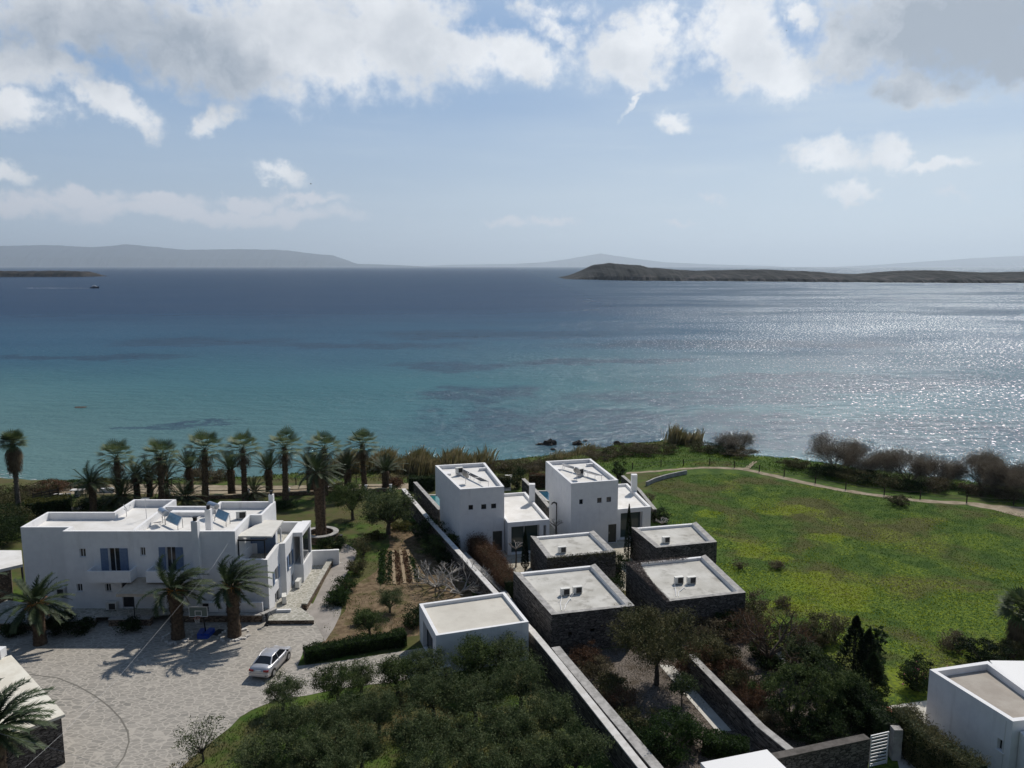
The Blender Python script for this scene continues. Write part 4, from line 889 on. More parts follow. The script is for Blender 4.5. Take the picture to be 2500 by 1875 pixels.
# ---- the olive grove: variants are built where the first trees of each kind stand
OL = []
def olive(x, y, label, scale=1.0, var=None, group='olive trees of the grove', name='olive_tree', z=0):
    k = var if var is not None else len(OL) % 6
    if k >= len(OL):
        o = local_thing(name, label, 'tree', (x, y, z), rnd.uniform(0, 6.28), group, scale)
        r = 1.75 + .25 * math.sin(k * 2.1); hgt = 2.15 + .25 * math.cos(k * 1.3)
        tree_mesh(o, r, hgt, 1.05 + .15 * (k % 2), 9000, .17, .055, M_olive if k % 2 else M_olive2, 85, .24, .15, lean=(rnd.uniform(-.2, .2), rnd.uniform(-.2, .2)))
        OL.append(o); return o
    return dup(OL[k], (x, y, z), rnd.uniform(0, 6.28), label, group, (scale * rnd.uniform(.92, 1.1), scale * rnd.uniform(.92, 1.1), scale * rnd.uniform(.88, 1.06)))
G = [(7, 660, 970, .82, 'small olive tree standing alone at the courtyard edge, in front of the car', 1.6),
     (7, 1130, 880, .95, 'olive tree over the paved way, next right of the lone small one', 1.9), (7, 1330, 790, .85, 'olive tree between the paved way and the clipped hedge', 1.9),
     (7, 1640, 800, 1.0, 'olive tree leaning over the paved way, left of the hut', 2.0), (7, 1850, 720, .95, 'olive tree touching the left corner of the white hut', 2.0),
     (8, 560, 700, 1.15, 'large olive tree in front of the white hut wall', 2.2), (8, 850, 640, 1.05, 'olive tree before the right end of the hut wall', 2.2),
     (8, 950, 900, 1.1, 'olive tree behind the pale topped wall, just below the hut corner', 2.0), (8, 560, 1010, 1.15, 'olive tree directly below the one at the hut wall', 2.0),
     (8, 200, 980, 1.1, 'olive tree under the air conditioner corner of the hut', 2.0), (7, 1480, 1120, 1.0, 'olive tree in the second row, level with the car rear', 1.9),
     (7, 1120, 1190, 1.0, 'olive tree in the second row behind the lone small tree', 1.9), (7, 700, 1250, .95, 'olive tree at the left of the second row near the paving', 1.8),
     (8, 1220, 1180, 1.05, 'olive tree close to the boundary wall in the third row', 2.0), (8, 870, 1300, 1.15, 'broad olive tree in the middle of the lower grove', 2.0),
     (8, 430, 1380, 1.1, 'olive tree in the lower grove, under the hut centre', 2.0), (8, 60, 1330, 1.05, 'olive tree in the lower grove below the hut door', 2.0),
     (7, 1330, 1420, 1.0, 'olive tree with a bald patch of straw to its right', 1.9), (7, 900, 1500, 1.05, 'olive tree in the front row, left half', 1.9),
     (7, 480, 1480, .95, 'olive tree at the lower left of the grove', 1.8), (8, 1420, 1480, 1.0, 'olive tree squeezed against the lower boundary wall', 1.8),
     (8, 1120, 1570, 1.05, 'olive tree at the bottom edge near the boundary wall', 1.8), (8, 650, 1620, 1.0, 'olive tree at the bottom edge in the middle of the grove', 1.8),
     (8, 180, 1640, 1.0, 'olive tree at the bottom edge left of the middle', 1.8), (7, 1150, 1650, .95, 'leftmost olive tree cut by the bottom edge', 1.7)]
for i, (k, X_, Y_, s_, lab, zc) in enumerate(G):
    p = W(k, X_, Y_, zc); olive(p.x, p.y, lab, s_ * .80)
p = W(6, 1720, 1430, 1.3); sp = local_thing('olive_tree', 'thin sparse olive sapling over the courtyard edge', 'tree', (p.x, p.y, 0), .4, 'olive trees of the grove')
tree_mesh(sp, 1.15, 1.7, .7, 1500, .15, .05, M_olive2, 34, .2, .06, nl=8)
# garden trees with trunks and dark crowns
p = W(2, 1460, 852, 0); o = olive(p.x, p.y, 'round olive tree on a bare trunk behind the planter palm', 1.12, 1, 'olive trees in the kitchen garden')
p = W(2, 1735, 960, 0); olive(p.x, p.y, 'largest olive tree, near the boundary wall behind the vegetable rows', 1.5, 2, 'olive trees in the kitchen garden')
p = W(7, 1580, 335, 0); olive(p.x, p.y, 'small open olive tree in the middle of the soil', .62, 0, 'olive trees in the kitchen garden')
p = W(7, 1405, 535, 0); olive(p.x, p.y, 'small olive tree just behind the clipped hedge', .66, 3, 'olive trees in the kitchen garden')
def bush(name, label, cat, x, y, r, h, mat, n=2500, leafL=.14, leafW=.07, z=None, group=None, ry=None, clumps=30, cr=.22, rz=0, stems=True, flatb=True, bark=None):
    z = tz(x, y) if z is None else z
    o = local_thing(name, label, cat, (x, y, z), rz, group)
    P, c = crown_pts(n, 1.0, 2.0, clumps, cr / max(r, .3)); P = P * np.array([r, ry or r, h / 2]); c = c * np.array([r, ry or r, h / 2])
    P[:, 2] += h * .5; P[:, 2] = np.abs(P[:, 2]); c[:, 2] += h * .5
    m = MB(); leaves(m, P, leafL, leafW); m.build('foliage', mat, o)
    if stems:
        t = MB(); limbs(t, (0, 0, -.05), [c[i] for i in range(0, len(c), 3)], .035 + .012 * r); t.build('stems', bark or M_bark, o)
    return o
def hedge(name, label, pts, w, h, mat, dens=260, leafL=.13, leafW=.08, cat='hedge', mat2=None, rough_=.10, z=0, group=None):
    """a clipped hedge: leaves thick on its faces, some inside, over a dark twig core"""
    o = thing(name, label, cat, (pts[0][0], pts[0][1], z), group); m = MB(); mc = MB(); mt = MB()
    for a, b in zip(pts[:-1], pts[1:]):
        a = np.array(a[:2], float); b = np.array(b[:2], float); L = np.linalg.norm(b - a); e = (b - a) / L; nn = np.array([e[1], -e[0]])
        n = int(L * (2 * h + w) * dens); s = rg.uniform(0, L, n); f = rg.random(n); u = np.zeros(n); zz = np.zeros(n)
        ft = w / (2 * h + w); top = f < ft; l_ = (f >= ft) & (f < ft + (1 - ft) / 2)
        u = np.where(top, rg.uniform(-w / 2, w / 2, n), np.where(l_, -w / 2, w / 2)); zz = np.where(top, h, rg.uniform(0, h, n))
        bulge = .06 * np.sin(s * 2.1) + .05 * np.sin(s * 5.3 + zz * 3)
        u = u * (1 + bulge / w * 2) + rg.normal(size=n) * rough_ * .6; zz = zz + np.where(top, bulge, 0) + rg.normal(size=n) * rough_ * .6
        P = np.stack([a[0] + e[0] * s + nn[0] * u, a[1] + e[1] * s + nn[1] * u, z + np.abs(zz)], 1)
        if mat2 is not None:
            leaves(mt, P[top], leafL, leafW); leaves(m, P[~top], leafL, leafW)
        else: leaves(m, P, leafL, leafW)
        k = .10; q = [a - nn * (w / 2 - k), a + nn * (w / 2 - k), b + nn * (w / 2 - k), b - nn * (w / 2 - k)]
        mc.prism([tuple(v) for v in (q[0], q[1], q[2], q[3])], z, z + h - k)
    m.build('foliage', mat, o); mc.build('inner_twigs', M_cyp, o)
    if mat2 is not None: mt.build('clipped_top', mat2, o)
    return o
H7 = [W(7, 850, 740, .1), W(7, 1250, 660, .1), W(7, 1715, 585, .1)]
hedge('clipped_hedge', 'dark green clipped hedge between the soil garden and the paved way', H7, .95, .95, M_hedge, 420, .12, .08)
hedge('clipped_hedge', 'long shadowed hedge along the meadow side of the gravel garden', [W(10, 190, 560, 2.0), W(10, 890, 1180, 2.0), W(10, 960, 1300, 1.8)], 1.1, 2.0, M_green, 300, .13, .08)
hedge('clipped_hedge', 'low green hedge at the foot of the white garden path', [W(26, 1620, 1330, .8), W(26, 2120, 1420, .8)], 1.1, 1.0, M_hedge, 420)
hedge('russet_hedge', 'rust brown twiggy hedge running from the left tower house past the stone house', [W(21, 1150, 960, 1.3), W(21, 1420, 1230, 1.3), W(21, 1640, 1560, 1.3)], 1.1, 1.8, M_rust, 700, .34, .020, rough_=.42)
hedge('clipped_hedge', 'dark hedge at the far end of the left tower plot', [W(21, 260, 105, 1.5), W(21, 620, 95, 1.5)], 1.0, 1.7, M_green, 260)
hedge('brown_hedge', 'brown hedge at the far end beside the garden steps', [W(19, 1200, 455, 1.4), W(19, 1420, 455, 1.4)], .8, 1.5, M_brgrn, 260)
hedge('brown_hedge', 'brown hedge behind the pool between the towers', [W(19, 1740, 430, 1.5), W(19, 2060, 425, 1.5)], .9, 1.7, M_rust, 260)
hedge('clipped_hedge', 'hedge with a yellowing top left of the seafront railing', [W(25, 420, 900, 1.5), W(25, 1190, 800, 1.5)], 2.0, 1.7, M_green, 150, .2, .12, mat2=M_hedgey)
hedge('reed_hedge', 'ragged brown green hedge in front of the lower right house', [W(10, 1040, 1180, 1.8), W(10, 1250, 1400, 1.8), W(10, 1720, 1700, 1.8)], 1.2, 2.2, M_brgrn, 420, .26, .035, rough_=.28)
# narrow cypresses and conifers
def conic(name, label, x, y, r, h, mat=M_cyp, n=3600, group=None, droop=0.0, pw=.75, L=.16, Wd=.05):
    o = local_thing(name, label, 'tree', (x, y, 0), 0, group); t = rg.random(n) ** .8; zz = .25 + t * (h - .25)
    rr = r * (1 - t) ** pw * np.clip(t * 9, .5, 1) * (1 + .22 * np.sin(zz * 9) * (droop > 0) + .1 * rg.normal(size=n)) * rg.uniform(.55, 1, n) ** .4; a = rg.uniform(0, 6.283, n)
    P = np.stack([rr * np.cos(a), rr * np.sin(a), zz], 1); ax = np.stack([np.cos(a) * (.3 + droop), np.sin(a) * (.3 + droop), np.full(n, 1.0 - droop)], 1)
    m = MB(); leaves(m, P, L, Wd, axis=ax, jit=.6); m.build('foliage', mat, o); t_ = MB(); t_.tube([(0, 0, -.1), (0, 0, h * .8)], [.09, .03], 6); t_.build('trunk', M_bark, o); return o
p = W(21, 1835, 1360, 0); conic('cypress', 'narrow dark cypress in front of the left glass annex', p.x, p.y, .42, 4.2, group='narrow cypresses')
p = W(22, 1290, 655, 0); conic('cypress', 'taller narrow cypress in front of the right glass annex', p.x, p.y, .48, 5.6, group='narrow cypresses')
for X_, Y_, h_, r_, lab in ((1690, 900, 4.7, 1.3, 'taller dark conifer behind the shadowed hedge'), (1830, 960, 4.1, 1.2, 'shorter dark conifer right of the taller one'), (1890, 1090, 3.2, 1.2, 'squat grey green conifer near the brick block')):
    p = W(23, X_, Y_, 0.3); conic('conifer', lab, p.x, p.y, r_, h_, M_cyp if h_ > 4 else M_green, 5200, 'conifers at the meadow edge', .5, .8, .24, .06)
# round shrubs and bushes
B_ = [('topiary', 'dark rounded tree at the far end between the towers', 'shrub', 19, 1540, 640, .95, 2.7, M_green, 3200), ('topiary', 'dark rounded bush behind the right tower annex', 'shrub', 20, 1450, 480, .95, 2.3, M_green, 2600),
      ('topiary', 'clipped ball bush under the bare tree in the right gravel garden', 'shrub', 23, 690, 690, .80, 1.5, M_hedge, 3000),
      ('shrub', 'dark low bush beside the clipped ball bush', 'shrub', 23, 830, 800, .9, .9, M_green, 2200),
      ('shrub', 'big leafy green bush in the right gravel garden', 'shrub', 23, 1010, 1380, 2.0, 3.6, M_olive, 9000), ('shrub', 'tall bush with pale tips behind the big leafy one', 'shrub', 23, 1100, 960, 1.2, 2.9, M_olive2, 4500),
      ('shrub', 'bushy evergreen right of the big leafy bush', 'shrub', 23, 1420, 1330, 1.35, 2.9, M_olive, 4500), ('shrub', 'shaded bush before the slatted gate', 'shrub', 23, 1720, 1400, 1.6, 2.5, M_green, 5000),
      ('shrub', 'low dark bush left of the slatted gate', 'shrub', 23, 1440, 1540, 1.5, 1.6, M_green, 4000),
      ('shrub', 'broad green bush at the lower end of the left gravel garden', 'shrub', 26, 1260, 1560, 1.75, 3.0, M_hedge, 8000), ('shrub', 'brown green bush by the boundary wall in the left gravel garden', 'shrub', 26, 640, 960, .8, 1.1, M_brgrn, 1800),
      ('shrub', 'dim bush at the foot of the boundary wall, bottom of the gravel garden', 'shrub', 26, 1080, 1620, 1.3, 1.7, M_green, 3200),
      ('shrub', 'orange brown bush beyond the shadowed hedge', 'shrub', 23, 1290, 560, 1.3, 2.6, M_brgrn, 4500), ('shrub', 'small brown bush beside the orange brown one', 'shrub', 23, 1490, 500, .8, 2.0, M_brown, 2200),
      ('shrub', 'dark oleander with pink flowers left of the lower right house', 'shrub', 10, 1190, 990, 1.35, 2.0, M_green, 4500), ('shrub', 'dark domed bush behind the lower right house', 'shrub', 10, 1750, 770, 1.7, 1.7, M_cyp, 5000),
      ('shrub', 'small brown bush alone in the meadow near the dome', 'shrub', 10, 1490, 640, .95, 1.2, M_brown, 2000), ('shrub', 'grey brown bush under the right edge palm', 'shrub', 10, 1990, 720, 1.1, 1.3, M_brgrn, 2200),
      ('shrub', 'dark bush against the left side of the hut', 'shrub', 7, 1790, 440, .9, 1.5, M_green, 2600), ('shrub', 'yellow green low citrus bush beside the path', 'shrub', 7, 1160, 240, .9, 1.1, M_hedge, 2200),
      ('shrub', 'green citrus bush behind the first one along the path', 'shrub', 2, 1400, 1400, .95, 1.2, M_hedge, 2200), ('shrub', 'thin citrus tree where the path ends', 'shrub', 2, 1540, 1120, .85, 1.7, M_brgrn, 1500),
      ('shrub', 'grey bush on the soil left of the hut', 'shrub', 2, 1540, 1640, .75, 1.1, M_olive, 1800),
      ('shrub', 'dark evergreen leaning over the wall in front of the left tower', 'shrub', 21, 540, 960, 1.75, 2.4, M_green, 6500), ('shrub', 'dark evergreen between wall and vegetable rows', 'shrub', 21, 620, 1130, 1.5, 1.9, M_olive, 5000),
      ('shrub', 'evergreen bush against the base of the left tower', 'shrub', 21, 860, 1080, 1.25, 1.8, M_olive, 4200), ('shrub', 'olive green bush low between the evergreens and the fig', 'shrub', 21, 760, 1260, 1.2, 1.2, M_green, 2600),
      ('shrub', 'round dark shrub beside the left courtyard palm', 'shrub', 6, 510, 500, 1.05, 1.75, M_green, 4200), ('shrub', 'second low shrub right of the round one, in villa shade', 'shrub', 6, 690, 505, .9, .95, M_green, 2200),
      ('shrub', 'low dark shrub at the left courtyard edge', 'shrub', 6, 130, 520, 1.1, .95, M_green, 2600), ('shrub', 'dark shrub against the planter wall under the awning', 'shrub', 6, 1115, 490, .75, 1.0, M_green, 2000),
      ('shrub', 'clipped box bush on the right of the round planter', 'shrub', 15, 1760, 870, .95, 1.1, M_green, 2600), ('shrub', 'clipped box bush in front of the round planter', 'shrub', 15, 1585, 860, .6, .85, M_green, 1600),
      ('shrub', 'green bush behind the stone houses beside the cypress', 'shrub', 22, 1130, 900, 1.1, 2.0, M_green, 3600), ('shrub', 'dark bush between the two front stone houses', 'shrub', 22, 1080, 1130, .9, 1.9, M_green, 2600),
      ('shrub', 'dark creeper bush right of the right annex', 'shrub', 4, 500, 870, 1.3, 1.6, M_green, 3400), ('shrub', 'brown climber on the wall right of the right annex', 'shrub', 4, 420, 720, .7, 1.3, M_brown, 1500),
      ('shrub', 'reddish thorn bush at the corner of the meadow stone house', 'shrub', 23, 620, 250, 1.1, 2.0, M_brown, 2600),
      ('shrub', 'low spreading bush on the meadow bank by the rope fence', 'shrub', 5, 1090, 860, 1.5, 1.3, M_brgrn, 2600), ('shrub', 'small dark spot of scrub on the meadow slope', 'shrub', 4, 1410, 1225, .6, .7, M_brown, 900),
      ('shrub', 'bare thin scrub left of the dark spot of scrub', 'shrub', 4, 1130, 1225, .7, .9, M_brown, 500), ('shrub', 'dark tuft near the front stone houses on the meadow', 'shrub', 4, 1460, 1510, .7, .6, M_brown, 900)]
for nm, lab, ct, k, X_, Y_, r_, h_, mt, n_ in B_:
    p = W(k, X_, Y_, 0); bush(nm, lab, ct, p.x, p.y, r_, h_, mt, n_, .15 if r_ > .8 else .12, .07, clumps=int(20 + 16 * r_), cr=.20)
p = W(10, 1190, 990, 0); m = MB(); C_ = rg.normal(size=(60, 3)) * np.array([.7, .5, .45]) + np.array([p.x, p.y - .3, 1.35]); leaves(m, C_, .09, .09)
fl = m.build('flowers', pmat('pink_flowers', (.5, .12, .2), rough=.7), [o for o in SC.objects if o.get('label', '').startswith('dark oleander')][0]); fl.location = (-p.x, -p.y, 0)
# scrub along the shore
S_ = [(3, 820, 330, 2.6, 1.7, M_brown), (3, 960, 335, 2.6, 1.8, M_brgrn), (3, 1110, 330, 2.2, 1.6, M_brown), (3, 1230, 310, 2.4, 1.9, M_brgrn), (3, 1640, 235, 2.8, 1.8, M_brown), (3, 1780, 215, 3.0, 2.3, M_brgrn), (3, 1930, 205, 3.2, 2.4, M_brown), (3, 2070, 200, 2.8, 2.0, M_brgrn),
      (4, 850, 320, 2.4, 1.9, M_brgrn), (4, 1000, 335, 2.6, 2.0, M_green), (4, 1120, 355, 2.4, 1.9, M_brown), (5, 140, 520, 2.2, 1.3, M_brgrn), (5, 420, 590, 2.6, 1.5, M_green), (5, 640, 640, 2.6, 1.7, M_brgrn), (5, 820, 660, 2.5, 1.9, M_green), (5, 1010, 700, 2.4, 1.9, M_brgrn), (5, 1160, 720, 1.9, 1.5, M_green),
      (5, 1420, 730, 1.7, 2.0, M_brown), (5, 1760, 760, 1.6, 1.4, M_brown), (5, 2050, 800, 1.5, 1.2, M_brown),
      (25, 620, 720, 2.8, 1.5, M_brgrn), (25, 880, 690, 2.4, 1.6, M_rust), (25, 480, 760, 2.0, 1.2, M_brown), (25, 1400, 630, 2.2, 1.1, M_hedge), (25, 40, 800, 3.0, 1.6, M_brgrn), (25, 150, 950, 2.4, 2.0, M_brgrn), (2, 400, 545, 1.7, 1.7, M_brown), (25, 1700, 590, 1.8, .9, M_hedgey), (1, 1520, 520, 1.6, 1.6, M_brown),
      (25, 600, 1000, 2.2, 1.3, M_green), (25, 900, 985, 2.2, 1.3, M_olive), (25, 1450, 960, 1.2, 1.1, M_green), (25, 1720, 960, 1.8, 1.3, M_olive), (13, 60, 560, 2.6, 2.6, M_green), (13, 130, 760, 2.4, 3.2, M_green), (13, 20, 880, 2.6, 3.0, M_green), (13, 230, 560, 2.0, 2.2, M_brgrn),
      (2, 920, 760, 1.4, .8, M_green), (2, 1300, 640, 1.6, 1.4, M_brgrn), (21, 60, 200, 1.0, 1.2, M_rust)]
spots = ['above the left tower roof', 'between the towers, left clump', 'between the towers, middle clump', 'touching the right tower roof', 'right of the right tower, lowest clump', 'on the headland, second clump', 'on the headland, tallest clump', 'on the headland near the reeds',
         'under the headland tamarisk, left', 'under the headland tamarisk, middle', 'at the tip by the path end', 'at the left foot of the big tamarisk', 'below the big tamarisk, left part', 'below the big tamarisk, right part', 'between the first two tamarisks', 'under the second tamarisk', 'right of the second tamarisk',
         'tall and dry beside the yellow herbs', 'under the right tamarisks, left one', 'under the right tamarisks, right one', 'behind the tall lone palm on the left shore', 'reddish, left of the stone table', 'at the water left of the hedge', 'green, behind the leaning date palm', 'at the left edge by the water', 'left of the tall lone palm foot',
         'dry and rounded between the palms', 'low, right of the leaning date palm', 'behind the middle date palms', 'in front of the yellowing hedge, left', 'in front of the yellowing hedge, right', 'under the seafront railing', 'right of the leaning date palm foot', 'tall, left behind the villa', 'tallest, left of the villa wall', 'at the left edge beside the villa', 'behind the left parapet of the villa',
         'on the lawn under the tall palms', 'at the end of the promenade rail', 'rusty, at the end of the long boundary wall']
for (k, X_, Y_, r_, h_, mt), sp_ in zip(S_, spots):
    p = W(k, X_, Y_, 0 if k not in (3,) else -.5); d_ = float(shore_d(np.array([p.x]), np.array([p.y]))[0])
    bush('scrub', 'scrub bush ' + sp_, 'shrub', p.x, p.y, r_ * .92, h_ * (.62 if k in (3, 4) else .85), mt, int(1500 + 900 * r_), .19, .09, clumps=int(26 + 10 * r_), cr=.34, stems=False, group='scrub bushes along the shore')
# reeds: one mass nobody could count
def reeds(name, pts, n, h, w, label=None):
    m = MB(); P = []
    for a, b in zip(pts[:-1], pts[1:]):
        k = int(n * math.dist(a[:2], b[:2]) / sum(math.dist(u[:2], v[:2]) for u, v in zip(pts[:-1], pts[1:]))); s = rg.random((k, 1)); q = np.array(a[:2]) * (1 - s) + np.array(b[:2]) * s
        P.append(q + rg.normal(size=(k, 2)) * w * .45)
    P = np.concatenate(P); z = terr(P[:, 0], P[:, 1]); hh = h * rg.uniform(.45, 1.15, len(P)) * (1 + .25 * np.sin(P[:, 0] * 1.3)); a = rg.uniform(0, 6.28, len(P)); lean = rg.normal(size=(len(P), 2)) * .16 + np.array([.12, 0])
    wd = .045; V = np.stack([np.stack([P[:, 0] - np.cos(a) * wd, P[:, 1] - np.sin(a) * wd, z - .1], 1), np.stack([P[:, 0] + np.cos(a) * wd, P[:, 1] + np.sin(a) * wd, z - .1], 1),
                  np.stack([P[:, 0] + lean[:, 0] * hh * .5 + np.cos(a) * wd * .8, P[:, 1] + lean[:, 1] * hh * .5 + np.sin(a) * wd, z + hh * .7], 1), np.stack([P[:, 0] + lean[:, 0] * hh, P[:, 1] + lean[:, 1] * hh, z + hh], 1)], 1).reshape(-1, 3)
    m.addarr(V, np.arange(len(P) * 4).reshape(-1, 4)); k = len(P) // 2
    tips = np.stack([P[:k, 0] + lean[:k, 0] * hh[:k], P[:k, 1] + lean[:k, 1] * hh[:k], z[:k] + hh[:k]], 1); leaves(m, tips, .3, .08, axis=np.array([[.3, 0, 1.0]]), jit=.4)
    o = m.build(name, M_reed); o['kind'] = 'stuff'; o['label'] = label; o['category'] = 'reeds'; return o
reeds('reeds', [W(2, 1300, 480, 0), W(2, 1700, 440, 0), W(3, 350, 350, -.5), W(3, 700, 330, -1)], 5200, 2.3, 2.6, 'brown and green reeds along the shore left of the towers')
reeds('reeds', [W(4, 590, 285, -.5), W(4, 790, 290, -.5)], 650, 2.3, 1.3, 'dry reed clump on the headland')
reeds('reeds', [W(3, 1250, 290, -.8), W(3, 1600, 200, -1.5)], 600, 1.0, 1.2, 'thin reeds on the headland edge')
# ---- tamarisks and other bare trees
def bare_tree(label, x, y, h, spread, mat, twigs=2600, stems=5, group=None, name='tamarisk', tl=.38, tw=.022, z=None, lvl=3, thick=.12, bark=M_bark, twname='twigs', upz=1.0, lean=(0, 0)):
    z = tz(x, y) if z is None else z
    o = local_thing(name, label, 'tree', (x, y, z), 0, group); t = MB(); ends = []
    def grow(p, d, L, r, lv):
        q = p + d * L; mid = p + d * L * .5 + Vector((rnd.uniform(-1, 1), rnd.uniform(-1, 1), rnd.uniform(-.3, .6))) * L * .12
        t.tube([p, mid, q], [r, r * .8, r * .62], 5 if lv > 1 else 3, cap=False)
        if lv <= 0: ends.append((mid, q, d)); return
        for i in range(rnd.choice((2, 3, 3)) if lv > 1 else 3):
            nd = (d + Vector((rnd.gauss(0, 1), rnd.gauss(0, 1), rnd.gauss(.15, .5) * upz)) * .55).normalized(); grow(q, nd, L * rnd.uniform(.6, .85), r * .62, lv - 1)
        ends.append((p, q, d))
    for i in range(stems):
        a = 6.283 * i / stems + rnd.uniform(-.4, .4); d = Vector((math.cos(a) * spread + lean[0], math.sin(a) * spread * .8 + lean[1], 1)).normalized(); grow(Vector((0, 0, -.1)), d, h * .36, thick, lvl)
    t.build('branches', bark, o)
    if twigs:
        k = rg.integers(0, len(ends), twigs); A_ = np.array([e[0][:] for e in ends])[k]; B__ = np.array([e[1][:] for e in ends])[k]; D_ = np.array([e[2][:] for e in ends])[k]; s = rg.random((twigs, 1))
        P = A_ + (B__ - A_) * s + rg.normal(size=(twigs, 3)) * (.22 if twigs < 9000 else .42); m = MB(); leaves(m, P, tl, tw, axis=D_, jit=.7); m.build(twname, mat, o)
    return o
TM = [(4, 1090, 350, 4.6, .6, 'bare grey tamarisk on the headland above the path end'), (5, 520, 580, 7.0, .75, 'largest tamarisk, left of the row on the right shore'), (5, 780, 620, 5.2, .7, 'tamarisk leaning out right of the largest one'),
      (5, 1180, 690, 6.0, .7, 'second big tamarisk of the row'), (5, 1440, 700, 4.2, .7, 'lower tamarisk between the second big one and the gap'), (5, 1820, 730, 5.8, .55, 'dark stemmed tamarisk right of the gap'), (5, 1990, 790, 5.2, .6, 'crooked tamarisk beside the dark stemmed one'), (5, 2170, 830, 6.2, .6, 'rightmost tamarisk cut by the photo edge')]
for k, X_, Y_, h_, s_, lab in TM:
    p = W(k, X_, Y_, -.6); bare_tree(lab, p.x, p.y, h_ * .79, s_ * 1.7, M_tam, 24000 if h_ > 5 else 13000, 7, 'tamarisks on the right shore', tl=.36, tw=.026, thick=.085)
for X_, Y_, h_, lab in ((640, 1560, 2.6, 'white branched leafless fig tree in the soil garden'), (960, 1640, 3.0, 'second leafless fig tree beside the boundary wall')):
    p = W(21, X_, Y_, 0); bare_tree(lab, p.x, p.y, h_ * 1.15, 1.7, M_fig, 0, 9, 'leafless fig trees', 'fig_tree', lvl=3, thick=.085, bark=M_fig, upz=1.4)
for k, X_, Y_, lab in ((21, 1710, 1300, 'pollarded leafless tree before the left annex'), (20, 390, 1560, 'pollarded leafless tree left of the right tower'), (4, 520, 1010, 'pollarded leafless tree right of the right annex')):
    p = W(k, X_, Y_, 0); o = bare_tree(lab, p.x, p.y, 1.1, 1.6, M_fig, 0, 7, 'pollarded trees', 'pollarded_tree', lvl=2, thick=.06, bark=M_fig, upz=.6, z=1.9)
    t = MB(); t.tube([(0, 0, -2.0), (.05, 0, -.9), (0, 0, .02)], [.09, .07, .08], 6); t.build('trunk', M_bark, o)
p = W(23, 775, 800, 0); bare_tree('purple brown leafless tree in the right gravel garden', p.x, p.y, 4.0, 1.1, M_rust, 5000, 7, None, 'leafless_tree', tl=.3, tw=.02, z=.9)
p = W(26, 760, 1100, 0); bare_tree('thin dark leafless shrub in the left gravel garden', p.x, p.y, 2.2, .8, M_brown, 250, 6, None, 'leafless_shrub', lvl=2, thick=.03)
p = W(26, 620, 800, 0); bare_tree('twiggy leafless shrub beside the boundary wall', p.x, p.y, 1.6, .8, M_brown, 200, 6, None, 'leafless_shrub', lvl=2, thick=.025)
p = W(8, 1530, 680, 0); bare_tree('small white blossoming twig bush before the dark stone house', p.x, p.y, 1.2, .8, M_fig, 260, 6, None, 'blossoming_shrub', lvl=2, thick=.02, bark=M_fig, tl=.06, tw=.04)
p = W(23, 600, 1200, 0); bare_tree('rusty leafless shrub between the wall and the big leafy bush', p.x, p.y, 1.9, 1.0, M_rust, 1500, 7, None, 'leafless_shrub', lvl=2, thick=.03)
p = W(20, 960, 1440, 0); bare_tree('thin upright bare shrub against the right tower wall', p.x, p.y, 2.4, .5, M_brown, 500, 7, None, 'leafless_shrub', lvl=2, thick=.02)
p = W(26, 1115, 760, 0); o = local_thing('garden_tree', 'round crowned tree in the left gravel garden, orange tinged on top', 'tree', (p.x, p.y, 0)); tree_mesh(o, 3.0, 3.3, 1.9, 22000, .16, .06, M_brgrn, 130, .34, .16)
p = W(26, 1385, 1030, 0); o = local_thing('garden_tree', 'small standard tree beside the white garden path', 'tree', (p.x, p.y, 0)); tree_mesh(o, .75, 1.1, 1.3, 2200, .14, .07, M_olive2, 26, .17, .05)
p = W(23, 1960, 640, 0); o = local_thing('big_leaved_shrub', 'shrub with large glossy leaves right of the conifers', 'shrub', (p.x, p.y, 0)); tree_mesh(o, .8, 1.4, .3, 130, .42, .24, M_green, 20, .2, .05, tname='stems', cname='foliage')
p = W(12, 955, 1040, -.5)
# ---- palms
def frond(m, base, az, el, L, droop, wind, n=26, lw=.42, wid=.045, mi=0, rm=None):
    """a feather leaf: arched rib with two rows of leaflets"""
    d = Vector((math.cos(az) * math.cos(el), math.sin(az) * math.cos(el), math.sin(el))); p = Vector(base); P = [p.copy()]; k = 9
    for i in range(k):
        t = (i + 1) / k; d = (d + Vector((wind[0], wind[1], -droop)) * (.10 + .16 * t)).normalized(); p = p + d * (L / k); P.append(p.copy())
    m.tube(P, [.035 * (1 - i / (k + 1)) + .006 for i in range(k + 1)], 3, mi, cap=False)
    V = []; nf = 0
    for j in range(n):
        t = .16 + .84 * j / n; f = t * k; i = min(int(f), k - 1); q = P[i].lerp(P[i + 1], f - i); tg = (P[i + 1] - P[i]).normalized(); sd = tg.cross(Vector((0, 0, 1)))
        sd = sd.normalized() if sd.length > .05 else Vector((-math.sin(az), math.cos(az), 0)); up = sd.cross(tg).normalized(); ll = lw * (math.sin(min(t * 1.25, 1) * 2.6) * .75 + .3)
        for s in (-1, 1):
            dr = (sd * s * .80 + tg * .62 + up * rnd.uniform(.02, .35) + Vector((wind[0] * .25, wind[1] * .25, -.12))).normalized(); e = q + dr * ll; w = tg * wid
            V += [q - w, q + w, e + w * .15, e - w * .15]; nf += 1
    m.addarr(np.array([v[:] for v in V]), np.arange(nf * 4).reshape(nf, 4), mi)
